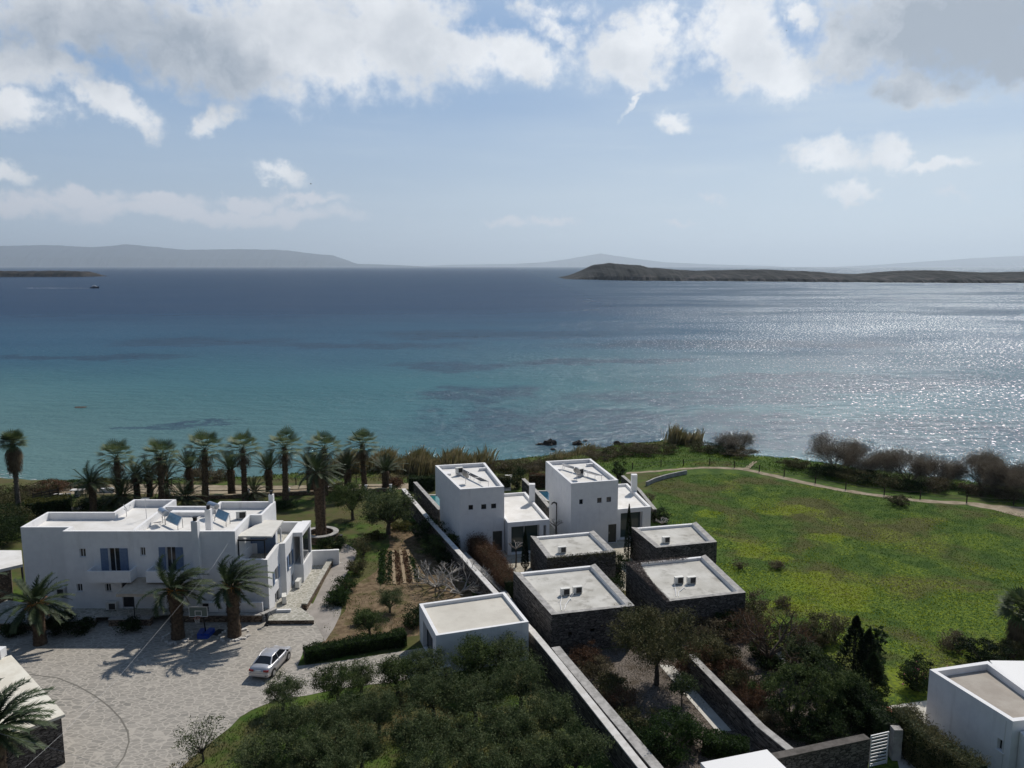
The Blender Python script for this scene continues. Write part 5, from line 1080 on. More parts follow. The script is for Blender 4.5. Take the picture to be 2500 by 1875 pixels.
def date_palm(label, x, y, h, r, L, wind=(0.25, 0), n=44, name='date_palm', group=None, z=0, fruit=False, bulge=1.35, els=(-.35, 1.45), trunk=M_palmtr, leafn=26, dr=(.35, .35)):
    o = local_thing(name, label, 'palm', (x, y, z), 0, group); t = MB()
    t.tube([(0, 0, -.1), (0, 0, h * .3), (0, 0, h * .7), (0, 0, h * .93), (0, 0, h + .15)], [r * 1.1, r * .88, r * .95, r * bulge, r * .8], 12)
    for i in range(int(150 * h / 3 + 40)):                                   # stubs of old leaves
        zz = rnd.uniform(.05, 1) * h; a = i * 2.4; f = zz / h; rr = r * (.9 + (bulge - .95) * max(0, (f - .6) / .33) if f < .93 else 1.1); c = Vector((math.cos(a) * rr * 1.0, math.sin(a) * rr * 1.0, zz)); tn = Vector((-math.sin(a), math.cos(a), 0)); ou = Vector((math.cos(a), math.sin(a), 0))
        t.add([c - tn * .07, c + tn * .07, c + ou * .10 + Vector((0, 0, .13)) + tn * .03, c + ou * .10 + Vector((0, 0, .13)) - tn * .03, c - ou * .05 + Vector((0, 0, .17))], [(0, 1, 2, 3), (3, 2, 4)])
    t.build('trunk', trunk, o, smooth=True); m = MB(); dd = MB()
    for i in range(n):
        f = i / n; el = els[1] + (els[0] - els[1]) * f ** .85 + rnd.uniform(-.12, .12); az = i * 2.399 + rnd.uniform(-.2, .2); LL = L * rnd.uniform(.85, 1.08) * (.78 + .22 * math.sin(f * 3.0))
        frond(m, (math.cos(az) * r * .35, math.sin(az) * r * .35, h + .1), az, el, LL, dr[0] + dr[1] * f, (wind[0] * rnd.uniform(.7, 1.2), wind[1]), leafn, L * .15)
    m.build('fronds', M_frond, o)
    for i in range(5):
        az = i * 1.3 + .4; frond(dd, (math.cos(az) * r * .6, math.sin(az) * r * .6, h - .05), az, -.6, L * .4, 1.6, (wind[0] * .4, 0), 12, L * .10)
    dd.build('dead_fronds', M_dead, o)
    if fruit:
        q = MB()
        for i in range(70):
            az = rnd.uniform(0, 6.28); s = Vector((math.cos(az) * r * .5, math.sin(az) * r * .5, h + .1)); e = s + Vector((math.cos(az) * rnd.uniform(.3, .75), math.sin(az) * rnd.uniform(.3, .75), rnd.uniform(-.35, .3))); q.tube([s, s.lerp(e, .6) + Vector((0, 0, .1)), e], [.014, .012, .02], 3, cap=False)
        q.build('fruit_stalks', M_fruit, o)
    return o
def fan(m, base, az, el, pet, R, droop, nb=15, mi=0, spread=1.15):
    d = Vector((math.cos(az) * math.cos(el), math.sin(az) * math.cos(el), math.sin(el))); c = Vector(base) + d * pet; sd = d.cross(Vector((0, 0, 1))); sd = sd.normalized() if sd.length > .05 else Vector((1, 0, 0)); up = sd.cross(d).normalized()
    m.tube([base, Vector(base) + d * pet * .5 + Vector((0, 0, .05)), c], [.03, .022, .016], 3, mi, cap=False)
    for j in range(nb):
        a = (j / (nb - 1) - .5) * 2 * spread; e = (d * math.cos(a) + sd * math.sin(a) + up * .12).normalized(); r1 = R * (.55 + .05 * rnd.random()); w = (sd * math.cos(a) - d * math.sin(a)) * .048 * R
        p1 = c + e * r1 - Vector((0, 0, droop * .25 * R)); p2 = c + e * R * (1.0 - .12 * abs(a)) - Vector((0, 0, droop * (.75 + .2 * rnd.random()) * R))
        m.add([c - w * .2, c + w * .2, p1 + w, p1 - w, p2 + w * .12, p2 - w * .12], [(0, 1, 2, 3), (3, 2, 4, 5)], mi)
def fan_palm(label, x, y, h, r=.30, n=46, R=1.25, pet=.85, skirt=10, name='fan_palm', group=None, z=0, trunk=None, sk_len=1.2, wind=.0, top=None):
    o = local_thing(name, label, 'palm', (x, y, z), 0, group); t = MB(); t.tube([(0, 0, -.1), (0, 0, h * .35), (0, 0, h * .75), (0, 0, h)], [r * 1.25, r * .9, r * .85, r * .8], 10)
    for i in range(int(h * 34)):
        zz = rnd.uniform(.0, 1) * h; a = i * 2.4; rr = r * .95; c = Vector((math.cos(a) * rr, math.sin(a) * rr, zz)); tn = Vector((-math.sin(a), math.cos(a), 0)); ou = Vector((math.cos(a), math.sin(a), 0))
        t.add([c - tn * .06, c + tn * .06, c + ou * .11 + Vector((0, 0, .10)), c - ou * .05 + Vector((0, 0, .13))], [(0, 1, 2), (0, 2, 3)])
    t.build('trunk', trunk or M_palmgr, o); m = MB(); s = MB()
    for i in range(n):
        f = i / n; el = math.asin(max(-1, min(1, .93 - 1.30 * f + rnd.uniform(-.06, .06)))); az = i * 2.399; fan(m, (0, 0, h + .10 * (1 - f)), az + wind, el, pet * rnd.uniform(.8, 1.15), R * rnd.uniform(.85, 1.1), .10 + .30 * f * f, 12, spread=1.25)
    m.build('leaves', M_fan, o)
    for i in range(skirt):
        f = i / skirt; az = i * 2.399; fan(s, (0, 0, h - .15 - f * sk_len * .6), az, -.75 - .5 * f, .55, R * .8, .9, 9)
    s.build('dead_leaves', M_dead, o); return o
wx = [(1, 925, 735), (1, 1250, 720), (2, 320, 705), (2, 628, 700), (2, 940, 698), (2, 1242, 660), (2, 1550, 622)]
names = ['leftmost tall fan palm of the seafront row', 'second tall fan palm from the left of the seafront row', 'third tall fan palm of the seafront row, behind the villa ridge', 'middle tall fan palm of the seafront row', 'fifth tall fan palm of the seafront row, right of the villa chimney', 'sixth tall fan palm, above the planter palm', 'rightmost tall fan palm of the seafront row']
fp = []
for i, (k, X_, Y_) in enumerate(wx):
    p = W(k, X_, Y_, 0); hh = [5.7, 5.7, 6.3, 6.3, 6.4, 5.9, 5.8][i]
    if i in (0, 3): fp.append(fan_palm(names[i], p.x, p.y, hh, .34, 30, 1.25, 1.35, 8, group='tall fan palms of the seafront row', trunk=M_palmtr)); base_h = hh
    else:
        src = fp[0] if i < 3 else fp[1]; s = hh / (5.7 if i < 3 else 6.3); fp_ = dup(src, (p.x, p.y, 0), i * 1.9, names[i], 'tall fan palms of the seafront row', (1.0 + .05 * (i % 3), 1.0 + .04 * (i % 2), s)); fp_.rotation_euler = (.03 * math.sin(i * 2.3), .035 * math.cos(i * 1.7), i * 1.9)
p = W(1, 145, 775, 0); fan_palm('tall lone fan palm with a ragged brown skirt at the left edge', p.x, p.y, 8.0, .27, 46, 1.15, .7, 60, group=None, sk_len=3.2)
p = W(10, 2055, 640, 0); fan_palm('dark shaggy fan palm on the right edge of the photo', p.x, p.y, 3.0, .32, 46, 1.2, .8, 60, sk_len=3.0)
dp0 = None
DR = [(2, 205, 640, 3.2, 'first young date palm between the tall fan palms'), (2, 525, 652, 3.0, 'second young date palm between the tall fan palms'), (2, 815, 645, 2.9, 'third young date palm between the tall fan palms'), (2, 1132, 638, 2.9, 'fourth young date palm, just left of the planter palm'), (2, 1420, 632, 2.8, 'fifth young date palm in the seafront row'), (2, 1712, 622, 2.4, 'sixth young date palm at the right end of the seafront row')]
for i, (k, X_, Y_, hh, lab) in enumerate(DR):
    p = W(k, X_, Y_, 0)
    if dp0 is None: dp0 = date_palm(lab, p.x, p.y, 3.0, .46, 3.1, (.03, 0), 30, els=(.55, 1.45), group='young date palms of the seafront row', leafn=18, bulge=1.05)
    else: dup(dp0, (p.x, p.y, 0), i * 1.3, lab, None, (1, 1, hh / 3.0))
dz = None
DL = [(1, 725, 790, 3.4, 'leaning date palm left of the satellite dish', 3.0, .34), (1, 950, 745, 1.2, 'bushy low date palm behind the villa roof ridge', 3.4, .4), (1, 1060, 690, 3.0, 'date palm behind the bushy low one', 2.9, .3), (1, 1160, 670, 2.9, 'date palm beside the second tall fan palm', 2.9, .3), (1, 1280, 690, 2.0, 'low date palm behind the aerial', 2.9, .3), (1, 1438, 745, .7, 'small date palm right of the villa back parapet', 2.7, .4), (2, 700, 705, .7, 'smallest date palm behind the back right chimney', 2.1, .25)]
for i, (k, X_, Y_, hh, lab, L_, wi) in enumerate(DL):
    p = W(k, X_, Y_, 0)
    if i in (0, 1): dz_ = date_palm(lab, p.x, p.y, hh, .42, L_, (.5 if i == 0 else .3, .05), 40, group='date palms behind the villa', leafn=20); dz = dz or dz_; dlow = dz_
    elif hh > 2.5: dup(dz, (p.x, p.y, 0), 0, lab, None, (.92, .92, hh / 3.4)); 
    else: dup(dlow, (p.x, p.y, 0), 0, lab, None, (L_ / 3.4, L_ / 3.4, (hh / 1.2) if hh > 1 else .8))
p = W(2, 1215, 1000, 0); date_palm('thick trunked date palm growing from the round stone planter', p.x, p.y, 7.0, .58, 2.7, (.35, 0), 44, group=None, bulge=1.05)
o = thing('round_planter', 'round dry stone planter ring around the thick trunked palm', 'planter', (p.x, p.y, 0)); m = MB(); c = MB(); N = 28; q_ = MB()
for i in range(N):
    a, b = 6.2832 * i / N, 6.2832 * (i + 1) / N; R1, R2 = 1.75, 1.3; P_ = lambda R_, t_: (p.x + R_ * math.cos(t_), p.y + R_ * math.sin(t_))
    m.quad((*P_(R1, a), 0), (*P_(R1, b), 0), (*P_(R1, b), .75), (*P_(R1, a), .75)); m.quad((*P_(R2, a), .75), (*P_(R2, b), .75), (*P_(R2, b), .3), (*P_(R2, a), .3)); c.prism([P_(R1 + .05, a), P_(R1 + .05, b), P_(R2 - .04, b), P_(R2 - .04, a)], .75, .83)
m.build('wall', M_stone2, o); c.build('coping', M_coping, o); q_.add([(*P_(R2, 6.2832 * i / N), .32) for i in range(N)], [tuple(range(N))]); q_.build('earth', M_soil, o)
CP = [(6, 2000, 530, 3.9, 'rightmost courtyard date palm with a stout trunk by the house corner', .50), (6, 1520, 548, 3.7, 'middle courtyard date palm in front of the awning', .48)]
for i, (k, X_, Y_, hh, lab, r_) in enumerate(CP):
    p = W(k, X_, Y_, 0); date_palm(lab, p.x, p.y, hh, r_, 3.0, (1.0, .3), 36, group='stout courtyard date palms', fruit=True, bulge=1.22, leafn=34, els=(.05, 1.5), dr=(.25, .75))
    o = thing('stone_ring', 'ring of white and grey stones round the foot of the ' + ('rightmost' if i == 0 else 'middle') + ' courtyard palm', 'stones', (p.x, p.y, 0), 'stone rings at the palm feet'); m = MB()
    for j in range(34):
        a = rnd.uniform(0, 6.28); R_ = rnd.uniform(.95, 1.25); s = rnd.uniform(.09, .17); m = MB(); m.box(p.x + math.cos(a) * R_, p.y + math.sin(a) * R_ * .9, s * .4, s * 1.4, s, s * .9, a * 3); m.build('stone', pmat('white_stones', (.42, .40, .37), (.62, .60, .57), scale=3, rough=.9), o)
p = W(6, 345, 600, 0); date_palm('left courtyard date palm with orange fruit stalks and spreading fronds', p.x, p.y, 3.1, .46, 2.8, (.28, 0), 36, group='stout courtyard date palms', fruit=True, bulge=1.25, els=(-.4, 1.35), leafn=34)
date_palm('date palm outside the left edge reaching in with long fronds', -42.6, 57.0, 3.6, .46, 3.6, (.3, 0), 40, group='stout courtyard date palms', leafn=30)
date_palm('large date palm in the lower left corner over the stone outbuilding', -27.0, 38.1, 4.1, .50, 3.1, (.6, .1), 38, group='stout courtyard date palms', bulge=1.2, leafn=40, els=(.0, 1.4))
# ---- meadow grass and oxalis: ground cover nobody could count
def tufts(name, label, poly, n, h, mat, jit=.5, wd=.05, dens_fn=None):
    poly = np.array([p[:2] for p in poly]); lo, hi = poly.min(0), poly.max(0); P = rg.uniform(lo, hi, (n * 2, 2)); ins = np.zeros(len(P), bool); j = len(poly) - 1
    for i in range(len(poly)):
        xi, yi = poly[i]; xj, yj = poly[j]; cnd = ((yi > P[:, 1]) != (yj > P[:, 1])) & (P[:, 0] < (xj - xi) * (P[:, 1] - yi) / (yj - yi + 1e-12) + xi); ins ^= cnd; j = i
    P = P[ins][:n]
    if dens_fn is not None: P = P[dens_fn(P) > rg.random(len(P))]
    z = terr(P[:, 0], P[:, 1]); m = MB(); C_ = np.stack([P[:, 0], P[:, 1], z + h * .3 * rg.uniform(.2, 1.4, len(P))], 1); leaves(m, C_, h, wd, axis=np.array([[.2, 0, 1.0]]), jit=jit)
    o = m.build(name, mat); o['kind'] = 'stuff'; o['label'] = label; o['category'] = 'grass'; return o
M_grass = pmat('meadow_grass', (.05, .09, .02), None, rough=.9, spec=.05, trans=.45, extra=lambda t, pos, c: t.vm('MULTIPLY', ground_extra(t, pos, c), (1.35, 1.4, 1.2)))
M_oxalis = leafmat('yellow_oxalis', (0.16, 0.20, 0.012), (0.34, 0.38, 0.014), .9, .3, .8, .1)
mead = [(20, 60), (30, 47), (70, 60), (66, 84), (46, 93), (31, 105), (18, 104), (17, 80)]
tufts('meadow_grass', 'green and brown grass covering the meadow', mead, 120000, .10, M_grass, 1.3, .07)
def ybl(P): return np.max([np.clip(1 - np.hypot((P[:, 0] - a) / c, (P[:, 1] - b) / d), 0, 1) for a, b, c, d in YB], 0)
ox = lambda P: 1.2 * ybl(P) + np.clip((np.sin(P[:, 0] * .35 + 1.1) * np.cos(P[:, 1] * .42 + P[:, 0] * .12) + .45 * np.sin(P[:, 0] * 1.1 - P[:, 1] * .9) + .3 + (70 - P[:, 1]) * .035), 0, 1) ** 1.6 * .45
tufts('oxalis_flowers', 'drifts of yellow flowers in the meadow', mead, 60000, .12, M_oxalis, 1.2, .10, ox)
tufts('grove_grass', 'grass and straw under the olive trees', [(-16, 47), (-20, 40), (-20, 30), (8, 30), (3, 45), (-1, 52), (-5.5, 50.5), (-11, 49.2)], 22000, .20, M_grass, .7, .06)
tufts('shore_grass', 'green grass between the promenade and the shore', [(-62, 102), (-62, 112), (-30, 113), (-12, 117), (8, 124), (28, 134), (40, 122), (62, 104), (70, 96), (46, 98), (32, 109), (22, 109), (2, 100), (-12, 101)], 50000, .3, M_grass, .6, .08)

# dry undergrowth filling the two gravel gardens
DU = [(26, 330, 520, 1.2, 1.3, M_rust, 'rusty undergrowth between boundary wall and white blossoming bush'), (26, 480, 640, 1.1, 1.2, M_brown, 'dry scrub below the white blossoming bush'), (26, 620, 830, 1.0, 1.1, M_brgrn, 'brown green tuft midway along the boundary wall'), (26, 720, 1010, 1.0, 1.3, M_rust, 'orange brown twigs by the boundary wall'),
      (26, 880, 1250, 1.2, 1.3, M_brgrn, 'dry bush above the broad green bush'), (26, 1500, 620, 1.3, 2.0, M_rust, 'brown climber mass on the middle garden wall, upper end'), (26, 1740, 560, 1.4, 1.9, M_brgrn, 'brown green thicket behind the round crowned tree'), (23, 130, 560, 1.3, 1.7, M_brown, 'tall dry grasses right of the round crowned tree'),
      (23, 260, 760, 1.2, 1.4, M_brgrn, 'ornamental grasses on the middle garden wall'), (23, 380, 900, 1.1, 1.3, M_rust, 'purple brown twigs behind the middle garden wall'), (23, 500, 1060, 1.1, 1.3, M_brgrn, 'dry bush on the gravel beside the middle wall'), (23, 640, 1260, 1.1, 1.3, M_rust, 'rust coloured thicket by the big leafy bush'), (23, 780, 1450, 1.1, 1.2, M_brown, 'dry stems at the lower end of the right gravel garden'),
      (23, 330, 440, 1.7, 2.2, M_green, 'dark thicket in the shade of the creeper edged stone house'), (23, 560, 400, 1.4, 2.4, M_brgrn, 'brown green bush left of the purple leafless tree'), (23, 120, 400, 1.5, 1.7, M_rust, 'brown bush before the creeper edged stone house'), (23, 980, 620, 1.5, 2.2, M_green, 'dark bush right of the purple leafless tree'),
      (23, 1240, 960, 1.3, 2.0, M_olive, 'olive green bush in front of the shadowed hedge'), (23, 1560, 1230, 1.4, 2.4, M_olive, 'evergreen next to the shadowed hedge near the gate'), (23, 1150, 1560, 1.3, 1.4, M_green, 'low evergreen behind the dark stone wall'), (26, 900, 1480, 1.3, 1.6, M_green, 'evergreen at the boundary wall near the bottom'), (26, 1420, 1380, 1.0, 1.4, M_hedge, 'green bush between path and broad green bush'),
      (2, 1480, 1260, .8, 1.3, M_brgrn, 'thin citrus bush halfway along the garden path'), (2, 1330, 1500, 1.0, 1.0, M_hedge, 'low green bush where path and soil meet'), (2, 1620, 1000, .9, .7, M_hedgey, 'yellow green weeds behind the vegetable rows'), (21, 180, 780, 1.2, .7, M_hedgey, 'bright yellow green weeds below the largest olive tree')]
for k, X_, Y_, r_, h_, mt, lab in DU:
    p = W(k, X_, Y_, 0); bush('shrub', lab, 'shrub', p.x, p.y, r_, h_, mt, int(1700 * r_ * r_ + 800), .20 if mt in (M_rust, M_brown) else .15, .04 if mt in (M_rust, M_brown) else .07, clumps=int(20 + 14 * r_), cr=.22)
tufts('dry_undergrowth', 'dry grass and leaf litter in the gravel gardens', [(3.6, 54), (7.6, 39), (20, 41), (21, 46), (18, 57), (12, 57)], 9000, .20, M_brown, .9, .035, lambda P: np.clip(np.sin(P[:, 0] * 1.1) * np.cos(P[:, 1] * .9) + .5, 0, 1))
tufts('garden_weeds', 'green weeds and dry grass around the garden soil', [(-15.6, 62), (-14.5, 56), (-2.5, 60), (-4.6, 69), (-9, 80), (-13.5, 92), (-20, 90), (-18, 78), (-15.2, 74)], 8000, .15, M_grass, 1.0, .06, lambda P: np.clip(np.sin(P[:, 0] * .9 + 1) * np.cos(P[:, 1] * .7) + .45 * np.sin(P[:, 0] * 2.7 + P[:, 1] * 2.1) + .35, 0.02, 1))
# ------------------------------------------------------------------ equipment on roofs and walls
M_grille = pmat('unit_grille', (0.035, 0.034, 0.033), (0.06, 0.058, 0.055), scale=20, rough=.8)
AC0 = []
def ac(label, x, y, z, rz=0.0, group=None, pipe=None, s=1.0):
    """outdoor air conditioning unit, its fan side towards -y before turning"""
    o = local_thing('air_conditioner', label, 'air conditioner', (x, y, z), rz, group, s)
    m = MB(); m.box(0, 0, .36, .84, .34, .60); m.box(0, 0, .675, .88, .38, .03); m.build('casing', M_acw, o)
    m = MB(); m.box(.10, -.176, .36, .50, .02, .50); n = 9
    for i in range(n): m.box(.10, -.190, .13 + .46 * i / (n - 1), .50, .012, .012, m=1)
    m.build('fan_grille', [M_grille, M_dark], o)
    m = MB()
    for sx in (-.32, .32): m.box(sx, 0, .03, .06, .38, .06)
    m.build('foot', M_dark, o)
    if pipe:
        m = MB(); c, q = math.cos(-rz), math.sin(-rz); P = []
        for (px_, py_, pz_) in pipe: dx, dy = px_ - x, py_ - y; P.append(((dx * c - dy * q) / s, (dx * q + dy * c) / s, (pz_ - z) / s))
        m.tube(P, .032, 6); m.build('pipe', M_white, o)
    return o
zr_ = 2.76
for k, X_, Y_, lab, pp_ in ((22, 400, 568, 'single air conditioner on the roof of the small middle stone house', None), (22, 1803, 432, 'single air conditioner on the meadow side small stone house', None),
                       (22, 440, 1142, 'left of two air conditioners on the stone house nearest the boundary wall', [(22, 382, 1110, .5), (22, 396, 1150, .12), (22, 376, 1240, .04), (22, 392, 1330, .03)]), (22, 606, 1118, 'right of two air conditioners on the stone house nearest the boundary wall', [(22, 552, 1100, .45), (22, 520, 1150, .12), (22, 450, 1250, .04), (22, 430, 1320, .03)]),
                       (22, 1977, 984, 'left of two air conditioners on the creeper edged stone house', [(22, 1915, 950, .45), (22, 1925, 1010, .1), (22, 1940, 1140, .03)]), (22, 2146, 984, 'right of two air conditioners on the creeper edged stone house', [(22, 2090, 950, .45), (22, 2050, 1010, .1), (22, 1975, 1080, .04), (22, 1970, 1140, .03)])):
    p = W(k, X_, Y_ - 12, zr_); P = [tuple(W(a, b, c, zr_ + d)) for a, b, c, d in pp_] if pp_ else None
    ac(lab, p.x, p.y + .1, zr_ + .002, .24, 'air conditioners on the stone house roofs', P, .86)
for k, X_, Y_, z_, rz, lab in ((14, 1602, 478, 6.452, .25, 'small air conditioner standing on the villa roof'), (17, 1520, 488, .55, 0, 'air conditioner at the foot of the villa wall near the awning'), (16, 1165, 440, .55, 0, 'left one of the pair of air conditioners behind the hoop'), (16, 1330, 430, .55, 0, 'right one of the pair of air conditioners behind the hoop'),
                       (15, 1265, 1400, .04, -1.57, 'pale air conditioner halfway along the paved side terrace'), (15, 1075, 1610, .04, -1.3, 'air conditioner in the near corner of the side terrace'), (8, 300, 868, .0, .33, 'air conditioner on the ground at the hut corner')):
    p = W(k, X_, Y_, z_); ac(lab, p.x, max(p.y, 0) if k not in (16, 17) else min(p.y, 60.55), z_ + .002, rz, None)
ac('air conditioner on brackets low on the left end of the villa front', -37.0, 61.62, 1.3, 0)
bk = MB(); bk.box(-37.25, 61.63, 1.28, .05, .42, .05); bk.box(-36.75, 61.63, 1.28, .05, .42, .05); bk.build('wall_bracket', M_dark, villa)
M_panel = pmat('solar_glass', (0.10, 0.19, 0.27), (0.13, 0.23, 0.31), scale=3, rough=.12, spec=.6)
M_panel2 = pmat('solar_glass_dark', (0.055, 0.06, 0.075), rough=.15, spec=.6)
def slab(m, q, t, mi=0):
    q = [Vector(p) for p in q]; n = (q[1] - q[0]).cross(q[3] - q[0]).normalized(); b = [p - n * t for p in q]; v = [*b, *q]
    m.add([tuple(p) for p in v], [(3, 2, 1, 0), (4, 5, 6, 7), (0, 1, 5, 4), (1, 2, 6, 5), (2, 3, 7, 6), (3, 0, 4, 7)], mi)
for j, (cs, tk, lab) in enumerate((([(570, 495), (740, 575), (800, 455), (635, 385)], (545, 385), 'left solar water heater with its steel tank on the villa roof'), ([(1238, 445), (1392, 522), (1440, 405), (1285, 338)], (1215, 300), 'right solar water heater behind the tall roof chimney'))):
    z0 = 6.45; q = [W(14, *cs[0], z0 + .42), W(14, *cs[1], z0 + .42), W(14, *cs[2], z0 + .92), W(14, *cs[3], z0 + .92)]
    o = thing('solar_water_heater', lab, 'solar heater', (q[0].x, q[0].y, z0), 'solar water heaters on the villa roof')
    m = MB(); slab(m, q, .09); m.build('panel_frame', M_frame, o)
    c = sum(q, Vector()) / 4; m = MB(); q2 = [c + (p - c) * .93 + Vector((0, 0, .012)) for p in q]; m.add([tuple(p) for p in q2], [(0, 1, 2, 3)]); m.build('panel_glass', M_panel, o)
    m = MB()
    for p in (q[0], q[1], q[2], q[3]): m.tube([(p.x, p.y, z0), (p.x, p.y, p.z - .05)], .022, 5, cap=False)
    t_ = W(14, *tk, z0 + 1.05); ax = Vector((.55, -.62, 0)) if j == 0 else Vector((.5, -.4, 0)); ax.normalize(); a, b = t_ - ax * .58, t_ + ax * .58
    for e in (a * .75 + b * .25, a * .25 + b * .75): m.tube([(e.x, e.y, z0), (e.x, e.y, z0 + .85)], .025, 5, cap=False)
    m.build('stand', M_dark, o); m = MB(); m.tube([a, a.lerp(b, .04), b.lerp(a, .04), b], [.22, .29, .29, .22], 18); m.build('tank', M_steel, o)
    m = MB(); m.tube([a + Vector((0, 0, -.25)), (a.x, a.y, z0 + .3), q[0] + Vector((0, 0, -.02))], .02, 5); m.tube([(a.x, a.y, z0 + .06), (a.x - .7, a.y - .3, z0 + .05), (a.x - .9, a.y - 1.2, z0 + .04), (a.x - .4, a.y - 1.6, z0 + .04)], .05, 6); m.build('pipe', M_white, o)
def dish(label, x, y, z, R_, face, hgt, mat=M_white, group=None, mast=True):
    o = thing('satellite_dish', label, 'satellite dish', (x, y, z), group); m = MB(); f = Vector(face).normalized(); u = f.cross(Vector((0, 0, 1))).normalized(); v = u.cross(f); c = Vector((x, y, z + hgt)); N = 20; V = [c - f * .12 * R_ * 1.6]; F_ = []
    for k in (1, 2, 3):
        for i in range(N): a = 6.2832 * i / N; r = R_ * k / 3; V.append(c + (u * math.cos(a) + v * math.sin(a)) * r - f * (.12 * R_ * 1.6 * (1 - (k / 3) ** 2)))
    F_ = [(0, 1 + i, 1 + (i + 1) % N) for i in range(N)]; m.add([tuple(p) for p in V], F_)
    for k in (0, 1): m.F.append((np.array([(m.n - len(V) + 1 + k * N + i, m.n - len(V) + 1 + (k + 1) * N + i, m.n - len(V) + 1 + (k + 1) * N + (i + 1) % N, m.n - len(V) + 1 + k * N + (i + 1) % N) for i in range(N)]), 0))
    m.build('reflector', mat, o); m = MB(); m.tube([(x, y, z), (x, y, z + hgt * .7), c - f * .18], .028, 6); e = c + f * R_ * .9; m.tube([c - v * R_ * .9, e], .014, 4); m.build('mast', M_steel, o); m = MB(); m.tube([e - f * .06, e + f * .08], .045, 6); m.build('receiver', M_acw, o)
    return o
p = W(13, 1640, 455, 6.45); dish('satellite dish by the back parapet of the villa roof', p.x + .4, p.y + .1, 6.45, .42, (.75, .55, .45), .8)
p = W(13, 1978, 478, 6.45); o = thing('aerial', 'thin television aerial mast on the villa roof', 'aerial', (p.x, p.y, 6.45)); m = MB(); m.tube([(p.x, p.y, 6.45), (p.x, p.y, 8.35)], .022, 5); m.build('mast', M_steel, o); m = MB(); m.tube([(p.x - .35, p.y, 8.25), (p.x + .35, p.y + .1, 8.25)], .012, 4)
for i in range(7): m.tube([(p.x - .3 + i * .1, p.y - .2, 8.25), (p.x - .3 + i * .1, p.y + .22, 8.25)], .008, 3)
m.build('antenna', M_steel, o)
# roof gear of the towers
for k, cs, ds, acp, lab in ((19, [(600, 352), (930, 520), (1072, 528), (585, 298)], (670, 560), (560, 420), 'left'), (20, [(515, 262), (1080, 425), (1195, 428), (485, 205)], (750, 490), (800, 440), 'right')):
    z0 = 6.22; q = [W(k, *cs[0], z0 + .30), W(k, *cs[1], z0 + .30), W(k, *cs[2], z0 + .62), W(k, *cs[3], z0 + .62)]
    o = thing('solar_array', 'long tilted row of dark solar panels on the %s tower roof' % lab, 'solar panels', (q[0].x, q[0].y, z0), 'solar panels on the tower roofs')
    for i in range(3):
        a, b = i / 3 + .01, (i + 1) / 3 - .01; m = MB(); pq = [q[0].lerp(q[1], a), q[0].lerp(q[1], b), q[3].lerp(q[2], b), q[3].lerp(q[2], a)]; slab(m, pq, .05); pn_ = m.build('panel', M_steel, o)
        c = sum(pq, Vector()) / 4; m = MB(); m.add([tuple(c + (v - c) * .94 + Vector((0, 0, .012))) for v in pq], [(0, 1, 2, 3)]); m.build('panel_glass', M_panel2, pn_)
    m = MB()
    for a in (.04, .35, .65, .96):
        for u_ in (q[0].lerp(q[1], a), q[3].lerp(q[2], a)): m.tube([(u_.x, u_.y, z0), (u_.x, u_.y, u_.z - .04)], .022, 4, cap=False)
    m.build('stand', M_steel, o)
    p = W(k, *ds, z0); dish('white satellite dish seen from behind on the %s tower roof' % lab, p.x, p.y, z0, .42, (.5, .75, .45), .9, M_coping, 'satellite dishes on the tower roofs')
    p = W(k, *acp, z0); ac('air conditioner beside the solar panels on the %s tower roof' % lab, p.x, p.y, z0 + .25, .5, 'air conditioners on the tower roofs', None, .9)
    o_ = [o for o in SC.objects if o.get('label', '').startswith('air conditioner beside the solar panels on the %s' % lab)][0]
    m = MB(); m.box(0, 0, -.13, .8, .34, .25); m.build('stand', M_steel, o_)
# black swan neck pipe on the right tower, entry lamps
p = W(20, 408, 1365, 0); o = MB(); zt_ = 3.1; o.tube([(p.x, p.y - .02, 0), (p.x, p.y, zt_ - .3), (p.x - .06, p.y, zt_), (p.x - .3, p.y, zt_ + .12), (p.x - .52, p.y, zt_), (p.x - .56, p.y, zt_ - .14)], .085, 8)
tag(o.build('vent_pipe', M_black, origin=(p.x, p.y, 0)), 'black swan necked flue pipe beside the right tower house', 'pipe')
